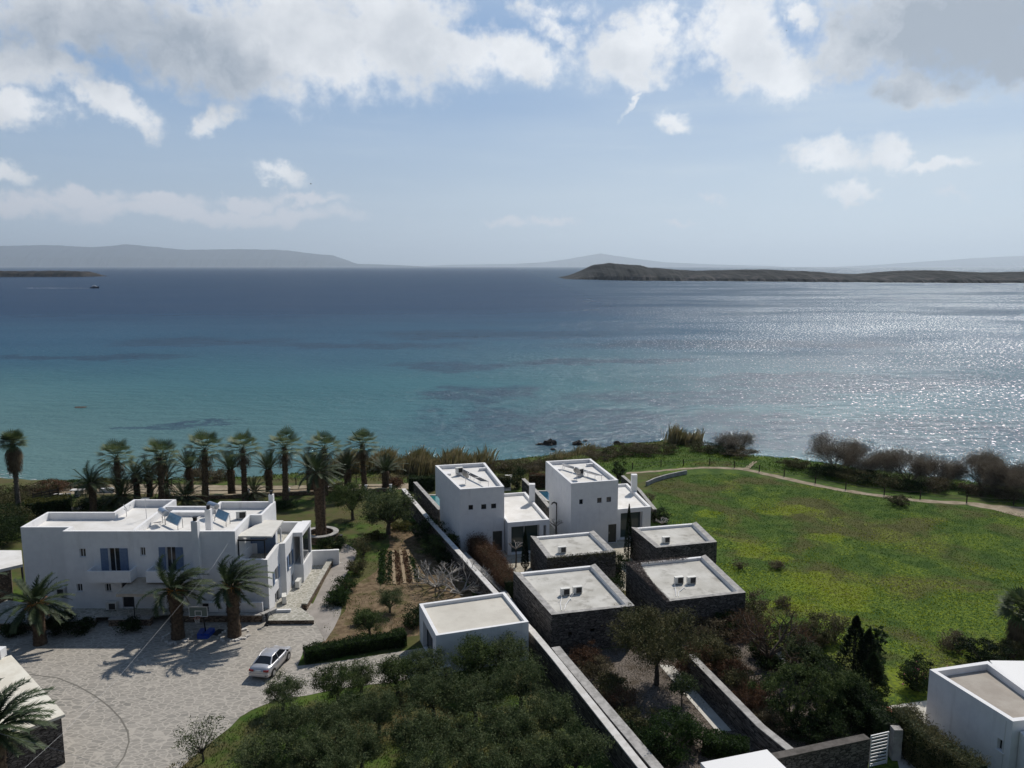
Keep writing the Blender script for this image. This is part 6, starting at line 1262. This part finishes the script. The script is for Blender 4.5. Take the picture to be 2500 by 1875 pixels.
# ------------------------------------------------------------------ car
def make_car():
    pr, pf = W(18, 1310, 1125, 0), W(18, 1705, 680, 0); d = pf - pr; wb = d.length; sc_ = wb / 2.60; az = math.atan2(d.y, d.x); rt = Vector((d.y, -d.x, 0)).normalized()
    c = (pr + pf) / 2 - rt * .74; o = local_thing('parked_car', 'silver four door saloon car parked on the flagstone courtyard', 'car', (c.x, c.y, .012), az)
    paint = pmat('silver_paint', (.50, .49, .50), (.53, .52, .53), scale=2, rough=.28, metal=.55, spec=.5); glass = pmat('car_glass', (.012, .014, .018), rough=.05, spec=.6); red = pmat('tail_lamp_red', (.24, .015, .02), rough=.2, spec=.5); tyre = pmat('tyre_rubber', (.018, .018, .018), rough=.85); rim_ = pmat('alloy_rim', (.42, .42, .43), rough=.35, metal=.8); plate = pmat('number_plate', (.62, .63, .62), rough=.5)
    # lower body: stations along x (front +), each (half width, sill z, belt z, crown z)
    ST = [(-2.12, .62, .36, .70, .74), (-2.05, .74, .27, .90, .95), (-1.85, .82, .22, .98, 1.04), (-1.3, .85, .20, .98, 1.06), (-.9, .855, .20, .97, 1.00), (0, .86, .20, .95, .97), (.7, .86, .20, .93, .96), (1.1, .85, .20, .90, .97), (1.7, .82, .22, .80, .88), (2.0, .74, .26, .68, .76), (2.13, .58, .34, .56, .60)]
    m = MB(); V = []; K = 14
    for x, hw, z0, zb, zc in ST:
        pr_ = [(-hw * .86, z0), (-hw * .98, z0 + .10), (-hw, (z0 + zb) * .5 + .05), (-hw * .97, zb - .05), (-hw * .90, zb), (-hw * .6, zc - .01), (-hw * .25, zc), (hw * .25, zc), (hw * .6, zc - .01), (hw * .90, zb), (hw * .97, zb - .05), (hw, (z0 + zb) * .5 + .05), (hw * .98, z0 + .10), (hw * .86, z0)]
        V += [(x, y, z) for y, z in pr_]
    V = np.array(V); n = len(ST); ii = []
    for i in range(n - 1):
        for j in range(K): a = i * K + j; b = i * K + (j + 1) % K; ii.append((a, b, b + K, a + K))
    m.addarr(V, np.array(ii)[:, ::-1]); m.add(V[:K], [tuple(range(K))]); m.add(V[-K:], [tuple(range(K))[::-1]]); body = m.build('body', paint, o, smooth=True)
    # greenhouse: roof, pillars, glass
    top = [(-.86, .52, 1.36), (-.5, .56, 1.41), (.1, .56, 1.40), (.42, .53, 1.36)]; lowb = [(-1.50, .70, 1.0), (-.6, .78, .955), (.3, .78, .945), (1.18, .66, .94)]
    m = MB(); 
    for i in range(3):
        (x0, w0, z0), (x1, w1, z1) = top[i], top[i + 1]; m.add([(x0, -w0, z0), (x1, -w1, z1), (x1, 0, z1 + .035), (x0, 0, z0 + .035), (x1, w1, z1), (x0, w0, z0)], [(0, 1, 2, 3), (3, 2, 4, 5)])
    for s in (-1, 1):
        for (a, b, wd) in ((top[0], lowb[0], .12), (top[3], lowb[3], .08)):
            m.tube([(a[0], a[1] * s, a[2]), (b[0], b[1] * s, b[2])], wd * .5, 6)
        m.tube([(t[0], t[1] * s, t[2]) for t in top], .035, 6); m.tube([(-.28, .565 * s, 1.40), (-.30, .785 * s, .95)], .03, 5)
    m.build('roof', paint, o, smooth=True)
    def pane(nm, q, flip=False):
        g = MB(); g.add(q, [(0, 1, 2, 3)]); return g.build(nm, glass, o)
    pane('rear_window', [(-1.50, -.66, 1.035), (-1.50, .66, 1.035), (-.89, .50, 1.36), (-.89, -.50, 1.36)]); pane('windscreen', [(1.16, -.63, .95), (.45, -.51, 1.35), (.45, .51, 1.35), (1.16, .63, .95)])
    for s in (-1, 1): pane('side_window', [(-1.30, .745 * s, .985), (1.0, .735 * s, .955), (.38, .565 * s, 1.345), (-.84, .56 * s, 1.345)])
    m = MB(); m.box(-2.10, 0, .50, .12, 1.46, .24); m.box(-2.07, 0, .50, .12, 1.60, .20); m.build('rear_bumper', paint, o)
    m = MB(); m.box(2.08, 0, .46, .12, 1.46, .22); m.build('front_bumper', paint, o)
    for s in (-1, 1):
        m = MB(); m.box(-2.085, .56 * s, .80, .08, .34, .15); m.box(-2.0, .74 * s, .80, .18, .06, .15, rz=-.25 * s); m.build('tail_lamp', red, o)
        m = MB(); m.box(1.02, .90 * s, .98, .12, .16, .11); m.build('mirror', M_black, o)
        m = MB(); m.box(2.02, .52 * s, .66, .16, .30, .13); m.build('headlight', pmat('lamp_glass', (.5, .52, .55), rough=.1), o)
        for x in (-.55, .42): m = MB(); m.box(x, .868 * s, .80, .17, .02, .03); m.build('door_handle', M_black, o)
    m = MB(); m.box(-2.135, 0, .80, .02, .46, .12); m.build('number_plate', plate, o)
    m = MB(); m.box(-2.165, -.60, .47, .015, .12, .06); m.build('reflector', M_black, o)
    for x in (-1.30, 1.30):
        for s in (-1, 1):
            m = MB(); m.tube([(x, s * .68, .31), (x, s * .875, .31)], .31, 20); w_ = m.build('wheel', tyre, o); m = MB(); m.tube([(x, s * .86, .31), (x, s * .888, .31)], .20, 16)
            for i in range(6): a = i * 1.047; m.box(x + math.cos(a) * .1, s * .893, .31 + math.sin(a) * .1, .05, .008, .05)
            m.build('rim', rim_, w_)
            m = MB(); m.tube([(x, s * .60, .33), (x, s * .866, .33)], .36, 20); m.build('wheel_arch', M_black, o)
    o.scale = (sc_,) * 3; return o
make_car()
# ------------------------------------------------------------------ basketball hoop
p = W(16, 1105, 850, 0); o = thing('basketball_hoop', 'portable basketball hoop with glass backboard and blue base between the courtyard palms', 'basketball hoop', (p.x, p.y, 0))
blue = pmat('blue_base', (.012, .05, .30), rough=.35, spec=.5); b = MB(); b.box(p.x - .28, p.y + .15, .2, .42, 1.0, .36, .1); b.box(p.x + .28, p.y + .2, .2, .42, 1.0, .36, -.1); b.box(p.x, p.y - .25, .12, .8, .4, .22); b.build('base', blue, o)
bc = Vector((p.x - .12, p.y - .5, 3.05)); s_, z_ = onwall(16, 1018, 515, (-60, bc.y), (0, bc.y)); bc = Vector((-60 + s_, bc.y, z_))
m = MB(); m.tube([(p.x, p.y + .2, .3), (p.x, p.y, 1.6), (bc.x, bc.y + .25, bc.z - .2), (bc.x, bc.y + .04, bc.z)], .05, 8); m.build('pole', M_black, o)
m = MB(); m.box(bc.x, bc.y, bc.z, 1.35, .03, .74); bb = m.build('backboard', pmat('board_glass', (.10, .135, .12), rough=.15), o)
m = MB()
for (w_, h_, cz) in ((1.37, .76, 0), (.48, .36, -.12)):
    for s in (-1, 1): m.box(bc.x, bc.y - .022, bc.z + cz + s * h_ / 2, w_ + .04, .02, .04); m.box(bc.x + s * w_ / 2, bc.y - .0225, bc.z + cz, .04, .018, h_)
m.build('board_lines', M_frame, bb)
m = MB(); rc = Vector((bc.x, bc.y - .30, bc.z - .36)); N = 16
P = [rc + Vector((math.cos(6.2832 * i / N) * .22, math.sin(6.2832 * i / N) * .22, 0)) for i in range(N + 1)]; m.tube(P, .014, 5); m.build('rim', pmat('orange_rim', (.45, .09, .03), rough=.5), o)
m = MB()
for i in range(10): a = 6.2832 * i / 10; m.tube([rc + Vector((math.cos(a) * .21, math.sin(a) * .21, 0)), rc + Vector((math.cos(a + .5) * .13, math.sin(a + .5) * .13, -.4))], .006, 3, cap=False); m.tube([rc + Vector((math.cos(a) * .21, math.sin(a) * .21, 0)), rc + Vector((math.cos(a - .5) * .13, math.sin(a - .5) * .13, -.4))], .006, 3, cap=False)
m.build('net', M_frame, o)
M_rope2 = pmat('cable_sheath', (.34, .34, .34), rough=.8)
def cable(label, pts, r=.012, mat=M_frame, name='cable'):
    m = MB(); m.tube(pts, r, 4); return tag(m.build(name, mat, origin=pts[0]), label, 'cable')
def pxd(k, X_, Y_, depth): r_ = ray(k, X_, Y_); return Vector((0, 0, CAMH)) + r_ * depth
cable('white cord tied from the middle courtyard palm to the backboard', [pxd(16, 835, 398, 62), (bc.x - .2, bc.y + .03, bc.z + .36)])
cable('white cord tied from the backboard to the rightmost courtyard palm', [(bc.x + .68, bc.y + .03, bc.z + .36), pxd(16, 1290, 405, 61.7), pxd(16, 1415, 372, 61.5)])
cable('long white overhead cable from the villa roof corner across the courtyard', [pxd(1, 1812, 950, 65.2), pxd(1, 1640, 1215, 58), pxd(6, 1400, 430, 53), pxd(6, 1010, 887, 46), pxd(6, 530, 1368, 39), pxd(6, 210, 1659, 36), pxd(6, -150, 1960, 33)], .007, M_rope2)
cable('overhead cable crossing the stone outbuilding in the lower left corner', [pxd(6, -260, 1290, 40), pxd(6, 0, 1365, 39), pxd(6, 545, 1520, 37), pxd(6, 1000, 1680, 35.5)], .006, M_rope2)
m = MB(); q = [W(16, 1190, 825, 0), W(16, 1275, 842, 0), W(16, 1375, 765, 0), W(16, 1290, 757, 0)]; m.prism([(a.x, a.y) for a in q], .013, .05); tag(m.build('mat', M_black, origin=(q[0].x, q[0].y, .013)), 'black rubber mat on the paving beside the hoop', 'mat')
p = W(16, 1945, 700, 0); o = thing('hand_pump', 'dark green cast iron hand pump at the end of the terrace wall', 'pump', (p.x, p.y, 0)); m = MB(); m.box(p.x, p.y, .06, .34, .34, .12); m.tube([(p.x, p.y, .1), (p.x, p.y, .75), (p.x, p.y, .8), (p.x, p.y, .98)], [.08, .07, .13, .11], 10); m.build('body', M_dark, o); m = MB(); m.tube([(p.x, p.y, .7), (p.x - .22, p.y - .12, .68), (p.x - .25, p.y - .14, .58)], .03, 6); m.build('spout', M_dark, o); m = MB(); m.tube([(p.x, p.y, .95), (p.x + .25, p.y + .1, 1.12), (p.x + .42, p.y + .15, .7)], .02, 5); m.build('handle', M_dark, o)
# drain joint curving through the courtyard
cv = [W(6, 250, 862, 0), W(6, 490, 892, 0), W(6, 660, 960, 0), W(6, 810, 1045, 0), W(6, 930, 1135, 0), W(6, 1030, 1240, 0), W(6, 1090, 1350, 0), W(6, 1100, 1440, 0), W(6, 1060, 1560, 0), W(6, 990, 1659, 0), W(6, 930, 1720, 0)]
m = MB(); L_ = []
for i, p in enumerate(cv):
    a, b = cv[max(i - 1, 0)], cv[min(i + 1, len(cv) - 1)]; d = (b - a).normalized(); nn = Vector((d.y, -d.x, 0)) * .045; L_.append((p + nn, p - nn))
for (a, b), (c, d) in zip(L_[:-1], L_[1:]): m.quad((a.x, a.y, .019), (c.x, c.y, .019), (d.x, d.y, .019), (b.x, b.y, .019))
tag(m.build('drain_channel', pmat('drain_joint', (.16, .15, .13), rough=1)), kind='structure')
# ------------------------------------------------------------------ fences, gate, small garden things
M_post = pmat('dark_wood_post', (.045, .036, .028), (.075, .06, .045), scale=5, rough=1)
M_rope = pmat('rope', (.16, .145, .11), rough=1)
FP = [(4, 296, 462), (4, 517, 442), (4, 690, 434), (4, 893, 426), (4, 1083, 450), (4, 1275, 480), (4, 1467, 516), (4, 1708, 570), (4, 1942, 617), (5, 953, 770), (5, 1277, 800), (5, 1695, 838), (5, 2117, 862), (5, 2500, 900)]
o = thing('rope_fence', 'rope fence on short dark posts following the seaside path', 'fence', tuple(W(*FP[0], 0))); T = []
for k, X_, Y_ in FP:
    p = W(k, X_, Y_, 0); z = tz(p.x, p.y); m = MB(); m.tube([(p.x, p.y, z - .2), (p.x, p.y, z + 1.0)], [.075, .065], 6); m.build('post', M_post, o); T.append(Vector((p.x, p.y, z + .85)))
m = MB()
for a, b in zip(T[:-1], T[1:]):
    for dz_ in (0, -.4): m.tube([a + Vector((0, 0, dz_)), (a + b) / 2 + Vector((0, 0, dz_ - .14)), b + Vector((0, 0, dz_))], .018, 4, cap=False)
m.build('rope', M_rope, o)
o = thing('rope_fence', 'rope fence on the green strip between the palms and the sea', 'fence', tuple(W(2, 330, 560, 0))); T = []
for k, X_, Y_ in ((25, 20, 760), (25, 600, 740), (25, 1200, 700), (2, 60, 590), (2, 540, 590), (2, 1020, 580), (2, 1485, 570), (2, 1880, 560)):
    p = W(k, X_, Y_, 0); z = tz(p.x, p.y); m = MB(); m.tube([(p.x, p.y, z - .2), (p.x, p.y, z + 1.0)], [.075, .065], 6); m.build('post', M_post, o); T.append(Vector((p.x, p.y, z + .88)))
m = MB()
for a, b in zip(T[:-1], T[1:]): m.tube([a, (a + b) / 2 + Vector((0, 0, -.2)), b], .02, 4, cap=False)
m.build('rope', M_rope, o)
o = thing('rail_fence', 'low dark rail on white posts along the promenade behind the palms', 'fence', tuple(W(2, 40, 650, 0))); T = []
for X_, Y_ in ((40, 655), (340, 650), (655, 648), (965, 640), (1265, 628), (1560, 618), (1750, 612)):
    p = W(2, X_, Y_, .3); m = MB(); m.box(p.x, p.y, .42, .26, .26, .84); m.box(p.x, p.y, .87, .34, .34, .08); m.build('post', M_white, o); T.append(Vector((p.x, p.y, .70)))
m = MB()
for a, b in zip(T[:-1], T[1:]): m.tube([a, b], .05, 5)
m.build('rail', M_post, o)
a, b = W(25, 1225, 930, .5), W(25, 1740, 860, .5); a.z = b.z = .0; o = thing('seafront_railing', 'dark metal railing panel above the sea left of the leaning palm', 'railing', tuple(a)); m = MB(); L_ = (b - a).length; m.wbox(a, b, 0, L_, .30, .36, -.02, .02); m.wbox(a, b, 0, L_, 1.62, 1.70, -.03, .03); n_ = int(L_ / .13)
for i in range(n_): m.wbox(a, b, i * L_ / n_, i * L_ / n_ + .03, .361, 1.619, -.012, .012)
m.build('panel', M_dark, o); m = MB(); m.wbox(a, b, -.3, L_ + .2, 0, .29, -.15, .15); m.build('base', M_wtop, o)
for i, s in enumerate((-.1, L_ + .02)): m = MB(); m.wbox(a, b, s, s + .08, .291, 1.75, -.04, .04); m.build('post', M_dark, o)
a, b = W(25, 560, 845, .3), W(25, 985, 760, .3); a.z = b.z = 0; o = thing('wooden_fence', 'weathered plank fence beside the yellowing hedge top', 'fence', tuple(a)); L_ = (b - a).length
for j in range(3): m = MB(); m.wbox(a, b, 0, L_, .35 + j * .3, .55 + j * .3, -.02, .02); m.build('plank', M_post, o)
for j in range(4): m = MB(); m.wbox(a, b, j * L_ / 3 - .05, j * L_ / 3 + .05, 0, 1.3, .021, .12); m.build('post', M_post, o)
p = W(25, 1315, 770, 0); o = thing('stone_table', 'pale stone table on the sandy seafront left of the palms', 'table', tuple(p)); m = MB(); m.box(p.x, p.y, .80, 1.5, .8, .1); m.build('tabletop', M_wtop, o); m = MB(); m.box(p.x, p.y, .375, .5, .5, .75); m.build('base', M_coping, o)
p = W(25, 1060, 790, 0); m = MB(); m.prism([(p.x - 1, p.y - .25), (p.x + 1, p.y - .1), (p.x + .9, p.y + .25), (p.x - 1, p.y + .1)], 0, .45); tag(m.build('stone_bench', M_wtop, origin=tuple(p)), 'flat pale stone bench left of the stone table', 'bench')
p = W(25, 1830, 700, 0); m = MB(); m.prism([(p.x - 1.0, p.y - .3), (p.x + .9, p.y - .3), (p.x + .5, p.y + .3), (p.x - .7, p.y + .3)], 0, .5); tag(m.build('white_bench', M_white, origin=tuple(p)), 'white built bench between leaning palm and promenade', 'bench')
# slatted gate
a, b = W(10, 778, 1560, 0), W(10, 868, 1530, 0); a = Vector((20.15, 41.05, 0)); b = Vector((21.35, 41.45, 0)); o = thing('slatted_gate', 'white horizontal slatted gate at the end of the dark stone wall', 'gate', tuple(a)); L_ = (b - a).length; m = MB()
for j in range(9): m.wbox(a, b, .05, L_ - .05, .12 + j * .2, .20 + j * .2, -.02, .02)
m.build('slats', M_frame, o); m = MB()
for s in (0, L_ - .05): m.wbox(a, b, s, s + .05, 0, 1.95, -.03, .03)
m.wbox(a, b, .05, L_ - .05, 1.90, 1.95, -.03, .03); m.wbox(a, b, .05, L_ - .05, .03, .08, -.03, .03)
m.build('gate_frame', M_frame, o)
q = [W(10, 875, 1345, 1.9), W(10, 930, 1385, 1.9)]; m = MB(); m.box(22.0, 41.9, .95, .5, .5, 1.9); tag(m.build('gate_pillar', M_coping, origin=(22, 41.9, 0)), 'stone gate pillar right of the slatted gate', 'pillar')
p = W(10, 880, 1180, .8); m = MB(); m.box(p.x, p.y, .55, .9, 1.6, 1.1, .3); tag(m.build('brick_stack', stone_mat('red_brick', (.22, .06, .035), (.32, .10, .06), (.14, .07, .05), .25, .08), origin=(p.x, p.y, 0)), 'low red brick barbecue block at the corner of the green meadow', 'brick block')
# pots and bins
for X_, Y_, lab in ((1830, 760, 'black plant pot beside the round planter, right one'), (1760, 690, 'black plant pot behind the round planter')):
    p = W(15, X_, Y_, 0); m = MB(); m.tube([(p.x, p.y, 0), (p.x, p.y, .5), (p.x, p.y, .55), (p.x, p.y, .5)], [.2, .28, .3, .24], 12); tag(m.build('plant_pot', M_black, origin=(p.x, p.y, 0)), lab, 'pot', 'black plant pots')
for X_, Y_, lab in ((415, 650, 'white basin left by the boundary wall'), (445, 690, 'pink tinged basin below the white one')):
    p = W(21, X_, Y_, 0); m = MB(); m.tube([(p.x, p.y, 0), (p.x, p.y, .3), (p.x, p.y, .26)], [.3, .42, .36], 14); tag(m.build('basin', M_white if 'white basin' in lab else M_canvas, origin=(p.x, p.y, 0)), lab, 'basin', 'basins by the wall')
# garden steps between the towers
a = W(19, 1365, 650, .2); o = thing('garden_steps', 'narrow flight of pale garden steps between the towers', 'steps', tuple(a))
for i in range(9): m = MB(); m.box(a.x + i * .02, a.y + .55 * i, .06 + .09 * i, 1.0, .40, .10 + .0 * i); m.build('step', M_concrete, o)
# vegetable rows
VR = [((1690, 1095), (1680, 1345), M_hedge, 900, .26, 'row of leafy green vegetables, left edge of the bed'), ((1745, 1100), (1735, 1350), M_green, 260, .2, 'sparse green row next to the leafy one'), ((1790, 1100), (1820, 1345), M_rust, 300, .12, 'first purple brown row of seedlings'), ((1850, 1095), (1900, 1340), M_rust, 300, .12, 'second purple brown row of seedlings'), ((1900, 1140), (1960, 1330), M_hedge, 340, .18, 'green row nearest the boundary wall')]
for i, (A_, B2_, mt, n_, h_, lab) in enumerate(VR):
    a, b = W(2, *A_, 0), W(2, *B2_, 0); s = rg.random((n_, 1)); P = np.array(a[:]) * (1 - s) + np.array(b[:]) * s + rg.normal(size=(n_, 3)) * np.array([.16, .16, .05]) + np.array([0, 0, h_ * .5])
    m = MB(); leaves(m, P, .26, .14); tag(m.build('vegetable_row', mt, origin=tuple(a)), lab, 'vegetables', 'vegetable rows')
m = MB()
for i, (A_, B2_) in enumerate((((1768, 1090), (1778, 1350)), ((1825, 1085), (1860, 1345)), ((1880, 1085), (1935, 1340)))):
    a, b = W(2, *A_, 0), W(2, *B2_, 0); m.prism([(a.x - .14, a.y), (b.x - .14, b.y), (b.x + .14, b.y), (a.x + .14, a.y)], .0, .07)
tag(m.build('furrows', pmat('pale_furrow', (.26, .2, .13), rough=1)), kind='structure')
# creeper on the edge of a stone house roof
FLd, BLd = HD[0], HD[3]; n_ = 5200; s = rg.random((n_, 1)) ** .9; P = np.array(FLd[:]) * (1 - s) + np.array(BLd[:]) * s + np.concatenate([rg.uniform(-.1, 1, (n_, 1)) * (0.25 + .9 * s ** 2), rg.normal(size=(n_, 1)) * .1, rg.normal(size=(n_, 1)) * .05 + .03], 1)
m = MB(); leaves(m, P, .20, .03); n2 = 1500; s = rg.random((n2, 1)); P = np.array(HD[3][:]) * (1 - s) + np.array(HD[2][:]) * s * 1.0 + np.concatenate([rg.normal(size=(n2, 1)) * .1, -rg.random((n2, 1)) * .5, rg.normal(size=(n2, 1)) * .05], 1); leaves(m, P[s[:, 0] < .75], .2, .03)
tag(m.build('creeper', pmat('dry_creeper', (.11, .088, .075), (.19, .155, .135), scale=3, rough=1), origin=tuple(FLd)), 'dry leafless creeper over the left roof edge of the front stone house', 'creeper')
n_ = 1800; s = rg.random((n_, 1)); P = np.array(HA[0][:]) * (1 - s) + np.array(HA[1][:]) * s + np.concatenate([rg.normal(size=(n_, 1)) * .1, rg.uniform(-.25, .3, (n_, 1)), -rg.random((n_, 1)) ** 2 * 1.3 + .05], 1); m = MB(); leaves(m, P, .22, .04); tag(m.build('creeper', M_brgrn, origin=tuple(HA[0])), 'brown creeper hanging on the front of the small middle stone house', 'creeper')
# ------------------------------------------------------------------ rocks in the surf
M_rock = pmat('wet_rock', (.022, .018, .015), (.075, .060, .047), scale=1.3, rough=.8, bump=1.0, bscale=3)
RK = [(3, 1240, 112, 2.4, 1.4, 'largest rock in the surf, left of the group of three'), (3, 1165, 112, 1.3, .5, 'low rock touching the largest surf rock on its left'), (3, 1262, 153, .9, .5, 'small rock in front of the largest surf rock'), (3, 1452, 112, 1.6, 1.1, 'middle dark rock of the surf'), (3, 1515, 86, .8, .4, 'tiny rock behind the middle surf rock'), (3, 1770, 122, 1.9, 1.2, 'pointed dark rock near the headland scrub'), (3, 1875, 108, 1.3, .5, 'flat rock right of the pointed one'), (4, 530, 268, 1.2, .7, 'dark rock beyond the headland reeds'), (4, 1340, 408, 1.1, .5, 'brown rock at the end of the path spur'), (2, 1030, 522, 1.4, .6, 'pale rock at the waterline between the palms'), (2, 250, 480, 1.6, .8, 'brown rock at the waterline behind the left palms'), (2, 1150, 495, 1.2, .6, 'rock at the waterline beside the planter palm'), (11, 345, 787, 2.6, .22, 'flat reef rock awash off the left beach')]
import mathutils
for k, X_, Y_, s, h_, lab in RK:
    p = W(k, X_, Y_, SEA); m = MB(); n_ = 3; V = []; F_ = []; R_, C__ = 9, 14
    sd = rnd.uniform(0, 50); s *= .85; h_ *= .62
    for i in range(R_ + 1):
        for j in range(C__):
            a, e = 6.2832 * j / C__, 3.1416 * i / R_ - 1.5708; d = Vector((math.cos(a) * math.cos(e), math.sin(a) * math.cos(e), math.sin(e))); r = 1 + .55 * mathutils.noise.noise(d * 1.3 + Vector((sd, 0, 0))) + .35 * mathutils.noise.noise(d * 3.1 + Vector((0, sd, 0))); V.append((p.x + d.x * s * .5 * r * 1.25, p.y + d.y * s * .5 * r * .8, SEA + d.z * h_ * r))
    for i in range(R_):
        for j in range(C__): a = i * C__ + j; b = i * C__ + (j + 1) % C__; F_.append((a, b, b + C__, a + C__))
    m.addarr(V, np.array(F_)); o = tag(m.build('rock', M_rock, origin=(p.x, p.y, SEA)), lab, 'rock', 'rocks in the surf')
# surf foam at the shore: broken thin white water
fm = MB(); P = []
for (ax, ay), (bx, by) in zip(SHORE[2:-3], SHORE[3:-2]):
    L_ = math.hypot(bx - ax, by - ay); n_ = int(L_ * 9)
    for i in range(n_):
        t = rnd.random(); w = math.sin((ax + (bx - ax) * t) * .21) * .5 + .5
        if rnd.random() < w * .75: off = abs(rnd.gauss(0, 1.3)) + .1; nx, ny = -(by - ay) / L_, (bx - ax) / L_; P.append((ax + (bx - ax) * t + nx * off, ay + (by - ay) * t + ny * off, SEA + .03))
for x, y, z in P:
    a = rnd.uniform(-.3, .3); l = rnd.uniform(.15, .7); w = rnd.uniform(.04, .13); fm.add([(x - l, y - a * l, z), (x, y - w, z), (x + l, y + a * l, z), (x, y + w, z)], [(0, 1, 2, 3)])
o = fm.build('foam', pmat('sea_foam', (.55, .58, .6), rough=.9)); o['kind'] = 'stuff'; o['label'] = 'broken white foam along the waterline'; o['category'] = 'foam'
# ------------------------------------------------------------------ motor yacht and its wake
p = W(11, 410, 272, SEA); o = local_thing('motor_yacht', 'small motor yacht heading right far out on the left', 'boat', (p.x, p.y, SEA), -.12, None, 1.0); m = MB(); L_, Bm = 13.0, 4.0
sec = [(-L_ / 2, Bm * .42, -.3, 1.5), (-L_ * .2, Bm * .5, -.4, 1.6), (L_ * .15, Bm * .48, -.4, 1.9), (L_ * .38, Bm * .26, -.3, 2.4), (L_ * .52, .03, .6, 2.8)]; V = []
for x, w_, z0, z1 in sec: V += [(x, -w_, z1), (x, -w_ * .8, .3), (x, 0, z0), (x, w_ * .8, .3), (x, w_, z1)]
F_ = []
for i in range(4):
    for j in range(4): a = i * 5 + j; F_.append((a, a + 1, a + 6, a + 5))
    F_.append((i * 5 + 4, i * 5, i * 5 + 5, i * 5 + 9))
m.addarr(V, np.array(F_)); m.add(V[:5], [(0, 1, 2, 3, 4)]); navy = pmat('navy_hull', (.03, .04, .075), rough=.3); m.build('hull', navy, o)
m = MB(); m.box(-.6, 0, 2.35, 6.5, 3.0, 1.4); m.build('cabin', M_frame, o); m = MB(); m.box(-.6, 0, 2.45, 6.55, 3.04, .5); m.build('windows', M_glass, o); m = MB(); m.box(-1.2, 0, 3.9, 4.4, 2.8, .18); m.build('flybridge_roof', M_frame, o); m = MB(); m.tube([(-1.0, 0, 3.1), (-1.0, 0, 5.2)], .08, 5); m.tube([(-2.8, 1.2, 3.0), (-2.8, 1.2, 3.9)], .06, 4); m.tube([(.6, -1.2, 3.0), (.6, -1.2, 3.9)], .06, 4); m.build('mast', M_frame, o)
m = MB(); q = [W(11, 385, 272, SEA + .04), W(11, 100, 271, SEA + .04)]; n_ = 260
for i in range(n_):
    t = rnd.random() ** 1.4; c = q[0].lerp(q[1], t); l = rnd.uniform(.8, 3); w = rnd.uniform(.3, 1.2); y = c.y + rnd.gauss(0, 1 + 5 * t); m.add([(c.x - l, y, c.z), (c.x, y - w, c.z), (c.x + l, y, c.z), (c.x, y + w, c.z)], [(0, 1, 2, 3)])
o = m.build('wake', MATS['sea_foam']); o['kind'] = 'stuff'; o['label'] = 'white wake trailing behind the yacht'; o['category'] = 'wake'
# birds
for px_, py_, dist, lab in ((759, 449, 150, 'dark bird flying above the cloud bank on the left'), (1920, 75, 230, 'dark bird flying high between the right hand clouds')):
    d = ray(0, px_ / 2500 * 2212, py_ / 2500 * 2212); c = Vector((0, 0, CAMH)) + d * dist; m = MB(); m.tube([c - Vector((.16, 0, 0)), c, c + Vector((.2, 0, .02))], [.015, .05, .02], 6)
    for s in (-1, 1): m.add([tuple(c + Vector((-.06, 0, .02))), tuple(c + Vector((.07, 0, .02))), tuple(c + Vector((.02, .22 * s, .12))), tuple(c + Vector((-.1, .42 * s, .05)))], [(0, 1, 2, 3)])
    tag(m.build('bird', M_black, origin=tuple(c)), lab, 'bird', 'birds in the sky')
